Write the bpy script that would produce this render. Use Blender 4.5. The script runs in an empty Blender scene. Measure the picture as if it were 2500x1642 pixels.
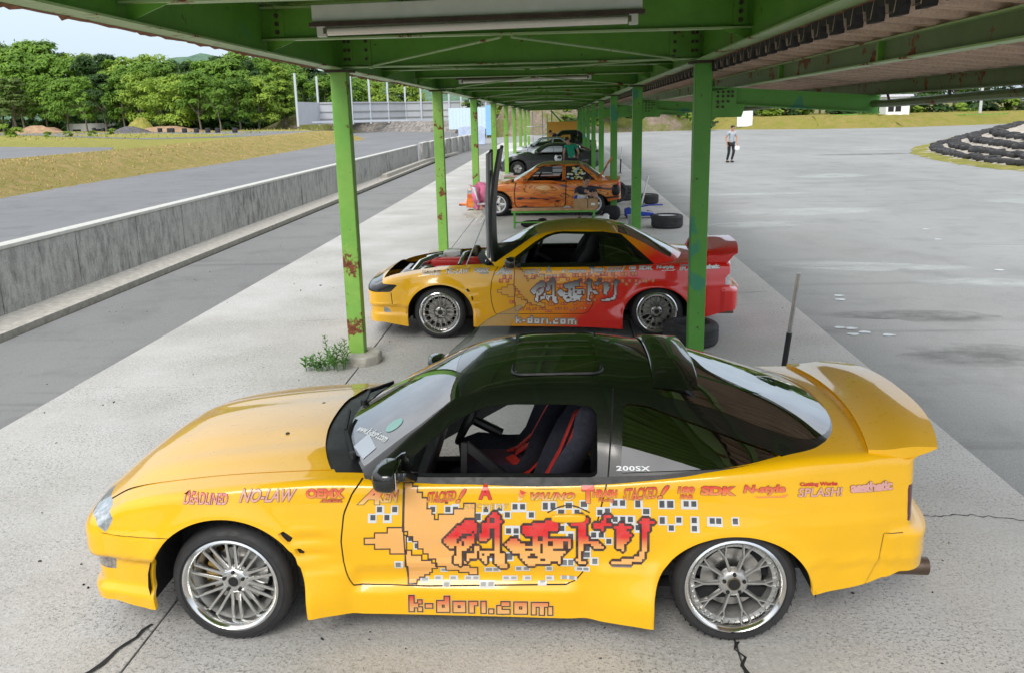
import bpy, bmesh, math, random
import numpy as np
from mathutils import Vector, Matrix
from mathutils.bvhtree import BVHTree
S = bpy.context.scene
COL = S.collection
rad = math.radians
PI = math.pi
# ------------------------------------------------------------------ camera
F = 2160.0
PPX, PPY = 1250.0, 821.0
CAM_H = 2.55
_dy = np.array([115., 551., -F]); _a = 190.0; _b = (F*F+115.*_a)/551.
_z = np.array([-_a, _b, F])
_Y = _dy/np.linalg.norm(_dy); _Z = _z/np.linalg.norm(_z); _X = np.cross(_Y, _Z)
RW = np.array([_X, _Y, _Z])
cam = bpy.data.cameras.new('camera'); camo = bpy.data.objects.new('camera', cam); COL.objects.link(camo)
cam.sensor_fit = 'HORIZONTAL'; cam.sensor_width = 36; cam.lens = F/2500*36
cam.clip_start = 0.05; cam.clip_end = 5000
mw = Matrix([[RW[i][j] for j in range(3)] for i in range(3)]).to_4x4()
mw.translation = (0, 0, CAM_H); camo.matrix_world = mw
S.camera = camo
def ray(u, v):
    d = RW @ np.array([u-PPX, -(v-PPY), -F]); return d/np.linalg.norm(d)
def at(u, v, z=0.0):           # point of the place seen at (u,v) of the 2500 px photo, lying at height z
    d = ray(u, v); t = (z-CAM_H)/d[2]; return Vector((t*d[0], t*d[1], z))
def aty(u, v, y):              # ... lying at depth y
    d = ray(u, v); t = y/d[1]; return Vector((t*d[0], y, CAM_H+t*d[2]))
# ------------------------------------------------------------------ world, sun, exposure
SUN_EL, SUN_AZ = rad(40), rad(193)      # azimuth of the sun seen from the place, clockwise from +Y
W = bpy.data.worlds.new('World'); S.world = W; W.use_nodes = True
nt = W.node_tree; nt.nodes.clear()
def wn(t, **k):
    n = nt.nodes.new(t)
    for a, b in k.items(): setattr(n, a, b)
    return n
sky = wn('ShaderNodeTexSky', sky_type='NISHITA', sun_disc=False, sun_elevation=SUN_EL, sun_rotation=SUN_AZ, air_density=1.0, dust_density=2.0, ozone_density=1.5, altitude=300)
tcw = wn('ShaderNodeTexCoord'); nzw = wn('ShaderNodeTexNoise'); nzw.inputs['Scale'].default_value = 2.2; nzw.inputs['Detail'].default_value = 6
mpw = wn('ShaderNodeMapping'); mpw.inputs['Scale'].default_value = (1, 1, 2.5)
nt.links.new(tcw.outputs['Generated'], mpw.inputs['Vector']); nt.links.new(mpw.outputs[0], nzw.inputs['Vector'])
rmw = wn('ShaderNodeMapRange'); rmw.inputs['From Min'].default_value = .35; rmw.inputs['From Max'].default_value = .7; rmw.inputs['To Min'].default_value = .62; rmw.inputs['To Max'].default_value = .95
nt.links.new(nzw.outputs[0], rmw.inputs[0])
sxw = wn('ShaderNodeSeparateXYZ'); nt.links.new(tcw.outputs['Generated'], sxw.inputs[0])
rhw = wn('ShaderNodeMapRange'); rhw.inputs['From Min'].default_value = .04; rhw.inputs['From Max'].default_value = .55; nt.links.new(sxw.outputs[2], rhw.inputs[0])
ovw = wn('ShaderNodeMix', data_type='RGBA'); nt.links.new(rhw.outputs[0], ovw.inputs[0]); ovw.inputs[6].default_value = (3.3, 3.95, 4.7, 1); ovw.inputs[7].default_value = (8.6, 8.7, 8.7, 1)   # overcast: zenith brighter than the horizon
mxw = wn('ShaderNodeMix', data_type='RGBA'); nt.links.new(rmw.outputs[0], mxw.inputs[0])
nt.links.new(sky.outputs[0], mxw.inputs[6]); nt.links.new(ovw.outputs[2], mxw.inputs[7])
bg = wn('ShaderNodeBackground'); bg.inputs[1].default_value = 0.12
nt.links.new(mxw.outputs[2], bg.inputs[0]); ow = wn('ShaderNodeOutputWorld'); nt.links.new(bg.outputs[0], ow.inputs[0])
sun = bpy.data.lights.new('sun', 'SUN'); sun.energy = 1.35; sun.angle = rad(28); sun.color = (1, .95, .87)
suno = bpy.data.objects.new('sun', sun); COL.objects.link(suno)
_sd = Vector((math.sin(SUN_AZ)*math.cos(SUN_EL), math.cos(SUN_AZ)*math.cos(SUN_EL), math.sin(SUN_EL)))
suno.rotation_euler = (-_sd).to_track_quat('-Z', 'Y').to_euler(); suno.location = (-20, -20, 40)
vs = S.view_settings
vs.view_transform = 'Standard'; vs.look = 'None'; vs.gamma = 1; vs.use_curve_mapping = False
vs.exposure = 0.75
S.cycles.max_bounces = 8; S.cycles.diffuse_bounces = 4; S.cycles.glossy_bounces = 4; S.cycles.transparent_max_bounces = 12; S.cycles.transmission_bounces = 4
S.cycles.caustics_reflective = False; S.cycles.caustics_refractive = False
# ------------------------------------------------------------------ helpers
def prop(o, label=None, cat=None, group=None, kind=None):
    if label: o['label'] = label
    if cat: o['category'] = cat
    if group: o['group'] = group
    if kind: o['kind'] = kind
    return o
def thing(name, label, cat, loc=(0, 0, 0), rotz=0.0, group=None):
    o = bpy.data.objects.new(name, None); COL.objects.link(o); o.empty_display_size = .2
    o.location = loc; o.rotation_euler = (0, 0, rotz)
    return prop(o, label, cat, group)
def part_empty(name, parent, loc=(0, 0, 0)):
    o = bpy.data.objects.new(name, None); COL.objects.link(o); o.parent = parent; o.location = loc; o.empty_display_size = .1
    return o
def link(name, me, parent=None, loc=(0, 0, 0)):
    o = bpy.data.objects.new(name, me); COL.objects.link(o); o.location = loc
    if parent: o.parent = parent
    return o
def mesh(name, V, Fc, mats, fm=None, smooth=40, normals=None):
    me = bpy.data.meshes.new(name)
    me.from_pydata([tuple(map(float, v)) for v in V], [], [tuple(f) for f in Fc])
    for m in (mats if isinstance(mats, (list, tuple)) else [mats]): me.materials.append(m)
    if fm is not None: me.polygons.foreach_set('material_index', list(fm))
    if smooth:
        me.polygons.foreach_set('use_smooth', [True]*len(me.polygons))
        if normals is not None: me.normals_split_custom_set_from_vertices([tuple(map(float, n)) for n in normals])
        else: me.set_sharp_from_angle(angle=rad(smooth))
    me.update()
    return me
def dup(root, loc=None, rotz=None, label=None, scale=None):
    def cp(o, par):
        c = o.copy(); COL.objects.link(c)
        if par: c.parent = par
        for ch in o.children: cp(ch, c)
        return c
    r = cp(root, None)
    if loc is not None: r.location = loc
    if rotz is not None: r.rotation_euler = (r.rotation_euler[0], r.rotation_euler[1], rotz)
    if scale is not None: r.scale = scale
    if label: r['label'] = label
    return r
class MB:
    def __init__(s): s.v = []; s.f = []; s.m = []
    def add(s, V, Fc, mi=0):
        o = len(s.v); s.v += [Vector(v) for v in V]; s.f += [tuple(i+o for i in f) for f in Fc]; s.m += [mi]*len(Fc); return s
    def box(s, c, d, rot=None, mi=0, taper=1.0):
        c = Vector(c); V = []
        for z in (-1, 1):
            k = taper if z > 0 else 1
            for x, y in ((-1, -1), (1, -1), (1, 1), (-1, 1)):
                p = Vector((x*d[0]/2*k, y*d[1]/2*k, z*d[2]/2))
                if rot is not None: p = rot @ p
                V.append(c+p)
        return s.add(V, [(3, 2, 1, 0), (4, 5, 6, 7), (0, 1, 5, 4), (1, 2, 6, 5), (2, 3, 7, 6), (3, 0, 4, 7)], mi)
    def bar(s, p, q, w, h, up=(0, 0, 1), mi=0):     # box from p to q, w across, h along up
        p, q = Vector(p), Vector(q); d = q-p; L = d.length; d.normalize(); up = Vector(up)
        x = d.cross(up)
        if x.length < 1e-4: x = d.cross(Vector((1, 0, 0)))
        x.normalize(); u = x.cross(d); V = []
        for e in (p, q):
            for a, b in ((-1, -1), (1, -1), (1, 1), (-1, 1)): V.append(e+x*a*w/2+u*b*h/2)
        return s.add(V, [(0, 1, 2, 3), (7, 6, 5, 4), (0, 4, 5, 1), (1, 5, 6, 2), (2, 6, 7, 3), (3, 7, 4, 0)], mi)
    def tube(s, pts, r, n=8, mi=0, cap=True):
        pts = [Vector(p) for p in pts]; rs = r if isinstance(r, (list, tuple)) else [r]*len(pts); V = []; Fc = []
        prev = None
        for i, p in enumerate(pts):
            d = (pts[min(i+1, len(pts)-1)]-pts[max(i-1, 0)]).normalized()
            if prev is None:
                x = d.cross(Vector((0, 0, 1)))
                if x.length < .05: x = d.cross(Vector((1, 0, 0)))
            else: x = prev-d*prev.dot(d)
            x.normalize(); prev = x; y = d.cross(x)
            for k in range(n):
                a = 2*PI*k/n; V.append(p+(x*math.cos(a)+y*math.sin(a))*rs[i])
        for i in range(len(pts)-1):
            for k in range(n):
                a, b = i*n+k, i*n+(k+1) % n; Fc.append((a, b, b+n, a+n))
        if cap: Fc.append(tuple(range(n-1, -1, -1))); Fc.append(tuple(range((len(pts)-1)*n, len(pts)*n)))
        return s.add(V, Fc, mi)
    def lathe(s, prof, n=32, c=(0, 0, 0), axis='y', mi=0, a0=0, a1=2*PI, mis=None):  # prof: (r, h)
        full = abs(a1-a0-2*PI) < 1e-6; m = n if full else n+1; V = []; Fc = []; mm = []
        for r, h in prof:
            for k in range(m):
                a = a0+(a1-a0)*k/n; x, z = r*math.cos(a), r*math.sin(a)
                V.append(Vector(c)+(Vector((x, h, z)) if axis == 'y' else Vector((x, z, h)) if axis == 'z' else Vector((h, x, z))))
        for i in range(len(prof)-1):
            for k in range(n):
                a, b = i*m+k, i*m+(k+1) % m; Fc.append((a, b, b+m, a+m)); mm.append(mis[i] if mis else mi)
        s.add(V, Fc, mi); s.m[-len(Fc):] = mm
        return s
    def prism(s, poly, y0, y1, axis='y', mi=0):      # poly of (x,z) extruded along y
        n = len(poly); V = []
        for h in (y0, y1):
            for a, b in poly: V.append((a, h, b) if axis == 'y' else (a, b, h) if axis == 'z' else (h, a, b))
        Fc = [tuple(range(n)), tuple(range(2*n-1, n-1, -1))]+[(i, i+n, (i+1) % n+n, (i+1) % n) for i in range(n)]
        return s.add(V, Fc, mi)
    def build(s, name, mats, parent=None, smooth=35, loc=(0, 0, 0), bevel=0):
        me = mesh(name, s.v, s.f, mats, s.m, smooth)
        bm = bmesh.new(); bm.from_mesh(me); bmesh.ops.recalc_face_normals(bm, faces=bm.faces); bm.to_mesh(me); bm.free()
        if smooth: me.set_sharp_from_angle(angle=rad(smooth))
        o = link(name, me, parent, loc)
        if bevel:
            b = o.modifiers.new('bevel', 'BEVEL'); b.width = bevel; b.segments = 2; b.limit_method = 'ANGLE'; b.angle_limit = rad(40)
        return o
# ------------------------------------------------------------------ materials
class NT:
    def __init__(s, name):
        s.m = bpy.data.materials.new(name); s.m.use_nodes = True; s.t = s.m.node_tree; s.t.nodes.clear()
        s.out = s.n('ShaderNodeOutputMaterial')
        s.tc = s.n('ShaderNodeTexCoord')
    def n(s, t, **k):
        n = s.t.nodes.new(t)
        for a, b in k.items(): setattr(n, a, b)
        return n
    def l(s, a, b): s.t.links.new(a, b)
    def co(s, scale=(1, 1, 1), which='Object', rot=(0, 0, 0)):
        m = s.n('ShaderNodeMapping'); m.inputs['Scale'].default_value = scale; m.inputs['Rotation'].default_value = rot
        s.l(s.tc.outputs[which], m.inputs[0]); return m.outputs[0]
    def noise(s, scale, detail=4, rough=.6, vec=None, dist=0.0):
        n = s.n('ShaderNodeTexNoise'); n.inputs['Scale'].default_value = scale; n.inputs['Detail'].default_value = detail; n.inputs['Roughness'].default_value = rough; n.inputs['Distortion'].default_value = dist
        s.l(vec if vec is not None else s.tc.outputs['Object'], n.inputs['Vector']); return n.outputs[0]
    def vor(s, scale, vec=None, feat='F1', out='Distance'):
        n = s.n('ShaderNodeTexVoronoi', feature=feat); n.inputs['Scale'].default_value = scale
        s.l(vec if vec is not None else s.tc.outputs['Object'], n.inputs['Vector']); return n.outputs[out]
    def rng(s, v, a, b, c=0.0, d=1.0):
        n = s.n('ShaderNodeMapRange'); n.inputs[1].default_value = a; n.inputs[2].default_value = b; n.inputs[3].default_value = c; n.inputs[4].default_value = d
        s.l(v, n.inputs[0]); return n.outputs[0]
    def mix(s, f, a, b, mode='MIX'):
        n = s.n('ShaderNodeMix', data_type='RGBA', blend_type=mode)
        for i, x in ((0, f), (6, a), (7, b)):
            if hasattr(x, 'links'): s.l(x, n.inputs[i])
            elif i == 0: n.inputs[0].default_value = x
            else: n.inputs[i].default_value = tuple(x)+(1,) if len(x) == 3 else x
        return n.outputs[2]
    def math(s, op, a, b=0.0):
        n = s.n('ShaderNodeMath', operation=op)
        for i, x in ((0, a), (1, b)):
            if hasattr(x, 'links'): s.l(x, n.inputs[i])
            else: n.inputs[i].default_value = x
        return n.outputs[0]
    def bump(s, h, strength=.3, dist=.01):
        n = s.n('ShaderNodeBump'); n.inputs['Strength'].default_value = strength; n.inputs['Distance'].default_value = dist; s.l(h, n.inputs['Height']); return n.outputs[0]
    def sep(s, vec=None):
        n = s.n('ShaderNodeSeparateXYZ'); s.l(vec if vec is not None else s.tc.outputs['Object'], n.inputs[0]); return n.outputs
    def bsdf(s, col, rough=.5, metal=0.0, nrm=None, coat=0.0, spec=.5, crough=.03, trans=0.0):
        b = s.n('ShaderNodeBsdfPrincipled')
        for k, x in (('Base Color', col), ('Roughness', rough), ('Metallic', metal), ('Coat Weight', coat), ('Coat Roughness', crough), ('Specular IOR Level', spec), ('Transmission Weight', trans)):
            if hasattr(x, 'links'): s.l(x, b.inputs[k])
            elif k == 'Base Color': b.inputs[k].default_value = tuple(x)+(1,)
            else: b.inputs[k].default_value = x
        if nrm is not None: s.l(nrm, b.inputs['Normal'])
        s.l(b.outputs[0], s.out.inputs[0]); return b
def M(name, c, rough=.5, metal=0.0, var=.12, scale=6, bump=0.0, bscale=60, coat=0.0, spec=.5):
    t = NT(name); n = t.noise(scale, 5)
    col = t.mix(t.rng(n, .3, .7), [x*(1-var) for x in c], [min(1, x*(1+var)) for x in c])
    nr = t.bump(t.noise(bscale, 4), bump, .01) if bump else None
    r = t.rng(t.noise(scale*2.3, 3), .3, .7, max(0.02, rough*.85), min(1, rough*1.15))
    t.bsdf(col, r, metal, nr, coat, spec); return t.m
def ground_mat(name, base, dark, light, speck=220, big=.5, rough=.9, dirty=.25, pits=0.0, bump=.35, streak=None):
    t = NT(name); pos = t.tc.outputs['Object']
    fine = t.noise(speck, 3, .7); mid = t.noise(speck/9, 5, .65); lg = t.noise(big, 5, .6)
    c = t.mix(t.rng(fine, .32, .68), dark, light)
    c = t.mix(t.rng(mid, .35, .7, 0, .55), c, base)
    c = t.mix(t.math('MULTIPLY', t.rng(lg, .4, .68), dirty), c, [x*.6 for x in dark])
    h = t.math('ADD', t.math('MULTIPLY', fine, .6), mid)
    if pits:
        v = t.vor(26, t.co((1, 1, 1))); p = t.math('MULTIPLY', t.rng(v, .10, .2, 1, 0), t.rng(t.noise(3.5, 3), .5, .6))
        c = t.mix(t.math('MULTIPLY', p, pits), c, [x*.3 for x in dark]); h = t.math('SUBTRACT', h, p)
    t.bsdf(c, rough, 0, t.bump(h, bump, .012), spec=.3); return t
MAT = {}
# concrete slab under the shelter
def concrete_slab():
    t = NT('slab_concrete'); x, y, z = t.sep()
    fine = t.noise(170, 2, .8); mid = t.noise(28, 6, .75); lg = t.noise(.5, 5, .6); grit = t.noise(52, 4, .85)
    c = t.mix(t.rng(mid, .36, .66), (.40, .39, .37), (.55, .545, .53))
    c = t.mix(t.rng(lg, .40, .64, 0, .8), c, (.60, .60, .595))                    # bleached areas
    c = t.mix(t.rng(fine, .52, .70, 0, .55), c, (.22, .21, .20))                   # sand grain
    ex = t.rng(t.noise(.8, 5, .65), .40, .62, .25, 1)                               # where the aggregate shows
    c = t.mix(t.math('MULTIPLY', t.rng(grit, .53, .60), t.math('MULTIPLY', ex, .9)), c, (.13, .125, .12))
    c = t.mix(t.math('MULTIPLY', t.rng(t.noise(60, 3, .7, vec=t.co((1, 1.3, 1))), .60, .68), .5), c, (.70, .70, .68))
    pits = t.math('MULTIPLY', t.rng(t.vor(19), .05, .12, 1, 0), t.rng(t.noise(2.3, 3), .5, .6))
    c = t.mix(t.math('MULTIPLY', pits, .8), c, (.05, .048, .045))
    c = t.mix(t.rng(t.noise(.35, 5, .6), .56, .72, 0, .35), c, (.24, .235, .225))
    h = t.math('SUBTRACT', t.math('ADD', t.math('MULTIPLY', grit, .9), mid), t.math('MULTIPLY', pits, 2.0))
    t.bsdf(c, .92, 0, t.bump(h, .6, .014), spec=.25); return t.m
MAT['slab'] = concrete_slab()
def asphalt(name, a, b, c3, stains=0.0):
    t = NT(name); x, y, z = t.sep()
    fine = t.noise(75, 3, .85); mid = t.noise(16, 6, .75); lg = t.noise(.22, 6, .6, vec=t.co((1, .45, 1)))
    c = t.mix(t.rng(fine, .36, .64), a, b); c = t.mix(t.rng(mid, .35, .7, 0, .5), c, c3)
    c = t.mix(t.rng(lg, .36, .66, 0, .6), c, [q*1.38 for q in c3])
    c = t.mix(t.rng(t.noise(.9, 6, .7), .50, .68, 0, .4), c, [q*.62 for q in c3])
    st = t.rng(t.noise(.35, 5, .6, vec=t.co((.35, 1.6, 1))), .62, .70)           # pale dried run-off
    c = t.mix(t.math('MULTIPLY', st, stains), c, (.40, .43, .44))
    ty = t.rng(t.noise(.8, 4, .6, vec=t.co((.12, 2.2, 1), rot=(0, 0, .25))), .60, .72)   # tyre marks
    c = t.mix(t.math('MULTIPLY', ty, .4), c, [q*.5 for q in a])
    t.bsdf(c, .88, 0, t.bump(t.math('ADD', fine, mid), .35, .01), spec=.3); return t.m
MAT['lane'] = asphalt('lane_asphalt', (.12, .122, .124), (.25, .252, .252), (.178, .18, .18))
MAT['track'] = asphalt('track_asphalt', (.12, .124, .132), (.215, .22, .23), (.16, .164, .172))
MAT['lot'] = asphalt('lot_asphalt', (.155, .16, .16), (.33, .335, .328), (.245, .25, .248), stains=.15)
MAT['stain'] = M('dried_wash_stain', (.50, .55, .57), .8, var=.12, scale=3)
MAT['kerb'] = M('pale_kerb_concrete', (.42, .40, .36), .9, var=.25, scale=9, bump=.4, bscale=90)
def dirtywall():
    t = NT('stained_wall_concrete'); x, y, z = t.sep()
    st = t.noise(2.2, 7, .7, vec=t.co((2.2, 2.2, .9))); st2 = t.noise(7, 7, .75, vec=t.co((1.6, 1.6, .45))); fine = t.noise(40, 5, .7)
    big = t.noise(.28, 4, .6)
    c = t.mix(t.rng(fine, .3, .7), (.33, .33, .32), (.50, .50, .48))
    c = t.mix(t.math('MULTIPLY', t.rng(st, .42, .66), t.rng(big, .36, .60, .15, .9)), c, (.10, .098, .094))
    c = t.mix(t.rng(st2, .54, .70, 0, .55), c, (.07, .07, .066))
    t.bsdf(c, .93, 0, t.bump(t.math('ADD', fine, st2), .5, .02), spec=.25); return t.m
MAT['wall'] = dirtywall()
MAT['cap'] = M('pale_wall_cap', (.50, .50, .47), .85, var=.12, scale=12, bump=.2)
def green_paint(name, g, g2, rust, teal=.0):
    t = NT(name); pos = t.tc.outputs['Object']
    lg = t.noise(1.3, 5, .65); fn = t.noise(9, 6, .7); sp = t.noise(3.2, 7, .68)
    c = t.mix(t.rng(lg, .35, .68), g, g2)
    c = t.mix(t.rng(fn, .45, .75, 0, .35), c, [x*.7 for x in g])
    if teal: c = t.mix(t.rng(t.noise(1.9, 3, .5), .64, .66, 0, teal), c, (.03, .26, .19))
    m = t.rng(sp, rust, rust+.025)
    rc = t.mix(t.rng(t.noise(30, 4, .7), .35, .65), (.10, .035, .016), (.27, .085, .04))
    c = t.mix(m, c, rc)
    ch = t.math('MULTIPLY', t.rng(t.noise(11, 5, .7), .655, .67), .85)
    c = t.mix(ch, c, (.05, .035, .025))
    r = t.rng(m, 0, 1, .42, .9)
    t.bsdf(c, r, 0, t.bump(t.math('ADD', t.math('MULTIPLY', m, -.6), t.math('MULTIPLY', fn, .3)), .5, .006), spec=.45); return t.m
MAT['post_a'] = green_paint('flaking_light_green_paint', (.17, .42, .065), (.30, .50, .10), .595)
MAT['post_b'] = green_paint('green_paint', (.10, .34, .05), (.13, .39, .07), .66, teal=.7)
MAT['steel_green'] = green_paint('green_steel_paint', (.10, .28, .028), (.14, .35, .045), .635, teal=.25)
MAT['steel_pale'] = green_paint('pale_green_flange_paint', (.26, .42, .15), (.36, .50, .24), .60)
MAT['purlin'] = green_paint('dull_green_rusty_paint', (.10, .15, .055), (.13, .20, .085), .575)
def corrug(name, a, b, st):
    t = NT(name); f = t.noise(55, 5, .75); s = t.noise(2.5, 6, .7, vec=t.co((.6, 3, 3)))
    c = t.mix(t.rng(f, .3, .7), a, b); c = t.mix(t.rng(s, .5, .72, 0, .8), c, st)
    t.bsdf(c, .93, 0, t.bump(f, .5, .01), spec=.2); return t.m
MAT['asb'] = corrug('brown_corrugated_sheet', (.42, .31, .24), (.66, .52, .42), (.24, .17, .125))
MAT['greensheet'] = corrug('green_corrugated_sheet', (.13, .26, .06), (.26, .40, .13), (.07, .10, .035))
MAT['rust'] = M('rust', (.20, .09, .045), .95, var=.4, scale=22, bump=.4)
MAT['bolt'] = M('dark_rusty_bolt', (.06, .045, .032), .8, var=.4, scale=40)
MAT['blackfoam'] = M('black_closure_strip', (.018, .017, .017), .85, var=.4, scale=20)
MAT['white_enamel'] = M('white_enamel', (.72, .73, .70), .45, var=.06, scale=8)
MAT['tube'] = M('unlit_fluorescent_tube', (.84, .80, .76), .25, var=.02)
MAT['hood_dark'] = M('brown_lamp_edge', (.06, .04, .03), .7, var=.3)
MAT['rubber'] = M('tyre_rubber', (.022, .022, .024), .62, var=.25, scale=14, bump=.15, bscale=120)
MAT['rubber2'] = M('dusty_tyre_rubber', (.035, .035, .037), .8, var=.3, scale=10, bump=.2, bscale=80)
MAT['black'] = M('black_plastic', (.012, .012, .013), .45, var=.2, scale=12)
MAT['matte'] = M('matt_black_interior', (.014, .014, .016), .85, var=.25, scale=18)
MAT['chrome'] = M('polished_aluminium', (.72, .72, .71), .14, 1.0, var=.05, scale=14)
MAT['alu'] = M('brushed_aluminium', (.50, .49, .47), .32, 1.0, var=.12, scale=18)
MAT['gunmetal'] = M('grey_wheel_paint', (.46, .46, .45), .32, .7, var=.1, scale=18)
MAT['brassy'] = M('worn_hub_metal', (.16, .14, .09), .4, .8, var=.3, scale=30)
MAT['wood'] = M('bench_wood', (.48, .27, .14), .7, var=.25, scale=7)
MAT['card'] = M('cardboard', (.42, .26, .13), .85, var=.12, scale=9)
MAT['white'] = M('white_paint', (.78, .79, .80), .5, var=.05)
MAT['grey'] = M('grey_paint', (.30, .31, .32), .6, var=.1)
MAT['blue'] = M('blue_enamel', (.02, .06, .42), .35, var=.1)
MAT['red'] = M('red_enamel', (.55, .02, .015), .35, var=.1)
MAT['skin'] = M('skin', (.46, .26, .18), .6, var=.08)
MAT['hair'] = M('black_hair', (.012, .010, .009), .6, var=.3, scale=40)
def glass(name, tint=(.30, .34, .32), alpha=.55, refl=1.0, ior=1.62):
    t = NT(name); g = t.n('ShaderNodeBsdfGlossy'); g.inputs['Roughness'].default_value = .015; g.inputs['Color'].default_value = (refl, refl, refl, 1)
    tr = t.n('ShaderNodeBsdfTransparent'); tr.inputs[0].default_value = tuple(tint)+(1,)
    lw = t.n('ShaderNodeLayerWeight'); lw.inputs[0].default_value = .5; f0 = ((ior-1)/(ior+1))**2+alpha
    nz = t.rng(t.noise(5, 4), .3, .7, .92, 1.08)
    fa = t.math('MULTIPLY', t.math('ADD', t.math('MULTIPLY', t.math('POWER', lw.outputs['Facing'], 4.0), max(0, 1-f0)), f0), nz)
    m = t.n('ShaderNodeMixShader'); t.l(fa, m.inputs[0]); t.l(tr.outputs[0], m.inputs[1]); t.l(g.outputs[0], m.inputs[2]); t.l(m.outputs[0], t.out.inputs[0]); return t.m
MAT['screen'] = glass('windscreen_glass', (.42, .47, .46), .20)
MAT['hatchglass'] = glass('tinted_hatch_glass', (.10, .12, .12), .22)
MAT['darkglass'] = glass('dark_quarter_glass', (.05, .055, .055), .10)
MAT['clear'] = glass('clear_side_glass', (.80, .86, .82), .0, 1.0, 1.45)
def attr_mat(name, rough=.35, coat=.3):
    t = NT(name); a = t.n('ShaderNodeAttribute'); a.attribute_name = 'ink'
    c = t.mix(t.rng(t.noise(30, 3), .3, .7, 0, .12), a.outputs[0], (.5, .45, .4))
    t.bsdf(c, rough, 0, None, coat); return t.m
MAT['ink'] = attr_mat('printed_vinyl')
def paint(name, c, rough=.28, coat=1.0, flake=0.0, var=.04):
    t = NT(name); n = t.noise(3, 5); d = t.noise(24, 5, .7)
    col = t.mix(t.rng(n, .3, .7), [x*(1-var) for x in c], [min(1, x*(1+var)) for x in c])
    col = t.mix(t.rng(d, .66, .82, 0, .05), col, (.35, .31, .24))
    t.bsdf(col, t.rng(d, .3, .75, rough*.9, rough*1.3), flake, t.bump(t.noise(2.2, 3), .03, .02), coat, spec=.3, crough=.04); return t.m
MAT['yellow'] = paint('chrome_yellow_car_paint', (.88, .475, .0015))
MAT['gloss_black'] = paint('gloss_black_car_paint', (.006, .007, .006), .2)
# ------------------------------------------------------------------ ground and setting
rnd = random.Random(5)
def sheet(name, poly, z, mat, kind='structure', cuts=0):
    me = bpy.data.meshes.new(name); me.from_pydata([(p[0], p[1], z if len(p) < 3 else p[2]) for p in poly], [], [tuple(range(len(poly)))]); me.materials.append(mat)
    o = link(name, me); prop(o, kind=kind); return o
def grass_mat(name, a, b, straw, soil, sc=1.0):
    t = NT(name); f = t.noise(9*sc, 6, .75); m = t.noise(1.1*sc, 6, .7); l = t.noise(.16*sc, 4, .6); s = t.noise(38*sc, 3, .7)
    c = t.mix(t.rng(f, .3, .7), a, b); c = t.mix(t.rng(m, .38, .62), c, straw); c = t.mix(t.rng(l, .45, .65, 0, .5), c, b)
    c = t.mix(t.rng(s, .6, .75, 0, .6), c, soil)
    t.bsdf(c, .95, 0, t.bump(t.math('ADD', f, s), .9, .12), spec=.15); return t.m
MAT['turf'] = grass_mat('meadow_grass', (.22, .27, .04), (.34, .34, .08), (.46, .40, .12), (.28, .22, .09))
MAT['bank'] = grass_mat('dry_bank_grass', (.26, .27, .055), (.40, .34, .11), (.52, .38, .17), (.26, .17, .09), 1.6)
MAT['lotbank'] = grass_mat('bank_grass', (.20, .24, .03), (.30, .29, .06), (.38, .29, .10), (.20, .15, .06), 1.0)
MAT['base'] = grass_mat('rough_ground', (.10, .14, .03), (.17, .18, .06), (.26, .21, .10), (.12, .09, .05), .5)
MAT['soil'] = M('bare_soil', (.34, .22, .13), .95, var=.3, scale=1.5, bump=.5, bscale=8)
MAT['darkrock'] = M('dark_rubble', (.10, .095, .10), .95, var=.5, scale=4, bump=.8, bscale=9)
def hill_mat():
    t = NT('scrubby_rock_slope'); f = t.noise(2.2, 7, .75); m = t.noise(.35, 5, .7); s = t.noise(7, 4, .7)
    c = t.mix(t.rng(f, .3, .7), (.22, .17, .12), (.46, .38, .31))
    g = t.mix(t.rng(s, .3, .7), (.12, .16, .03), (.30, .30, .09))
    c = t.mix(t.rng(m, .42, .56), c, g)
    t.bsdf(c, .95, 0, t.bump(t.math('ADD', f, s), 1.0, .3), spec=.1); return t.m
MAT['hill'] = hill_mat()
sheet('ground', [(-2500, -600), (2500, -600), (2500, 4000), (-2500, 4000)], -.30, MAT['base'])
AX0, AX1 = -4.84, 3.07                      # edges of the concrete slab
# asphalt lot on the right, its far edge meeting the bank
lotfar = [(70, 112), (54, 108), (37, 100), (28, 100.5), (18.5, 107), (8, 104), (-2, 100), (-8, 92)]
sheet('lot', [(AX1-.05, -80), (120, -80), (120, 112)]+lotfar+[(-7, 76), (AX1-.05, 76)], -.03, MAT['lot'])
sheet('pit_lane', [(-7.05, -60), (AX0+.05, -60), (AX0+.05, 76), (-7, 76), (-6.6, 62)], -.035, MAT['lane'])
sheet('track', [(-60, -60), (-7.5, -60), (-7.3, 62), (-9, 100), (-12, 122), (-20, 141), (-33, 150), (-52, 162), (-75, 150), (-60, 100)], -.05, MAT['track'])
mb = MB(); mb.box((-7.33, 14, -.06), (.66, 110, .10)); o = mb.build('kerb_strip', MAT['kerb']); prop(o, kind='structure')
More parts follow.
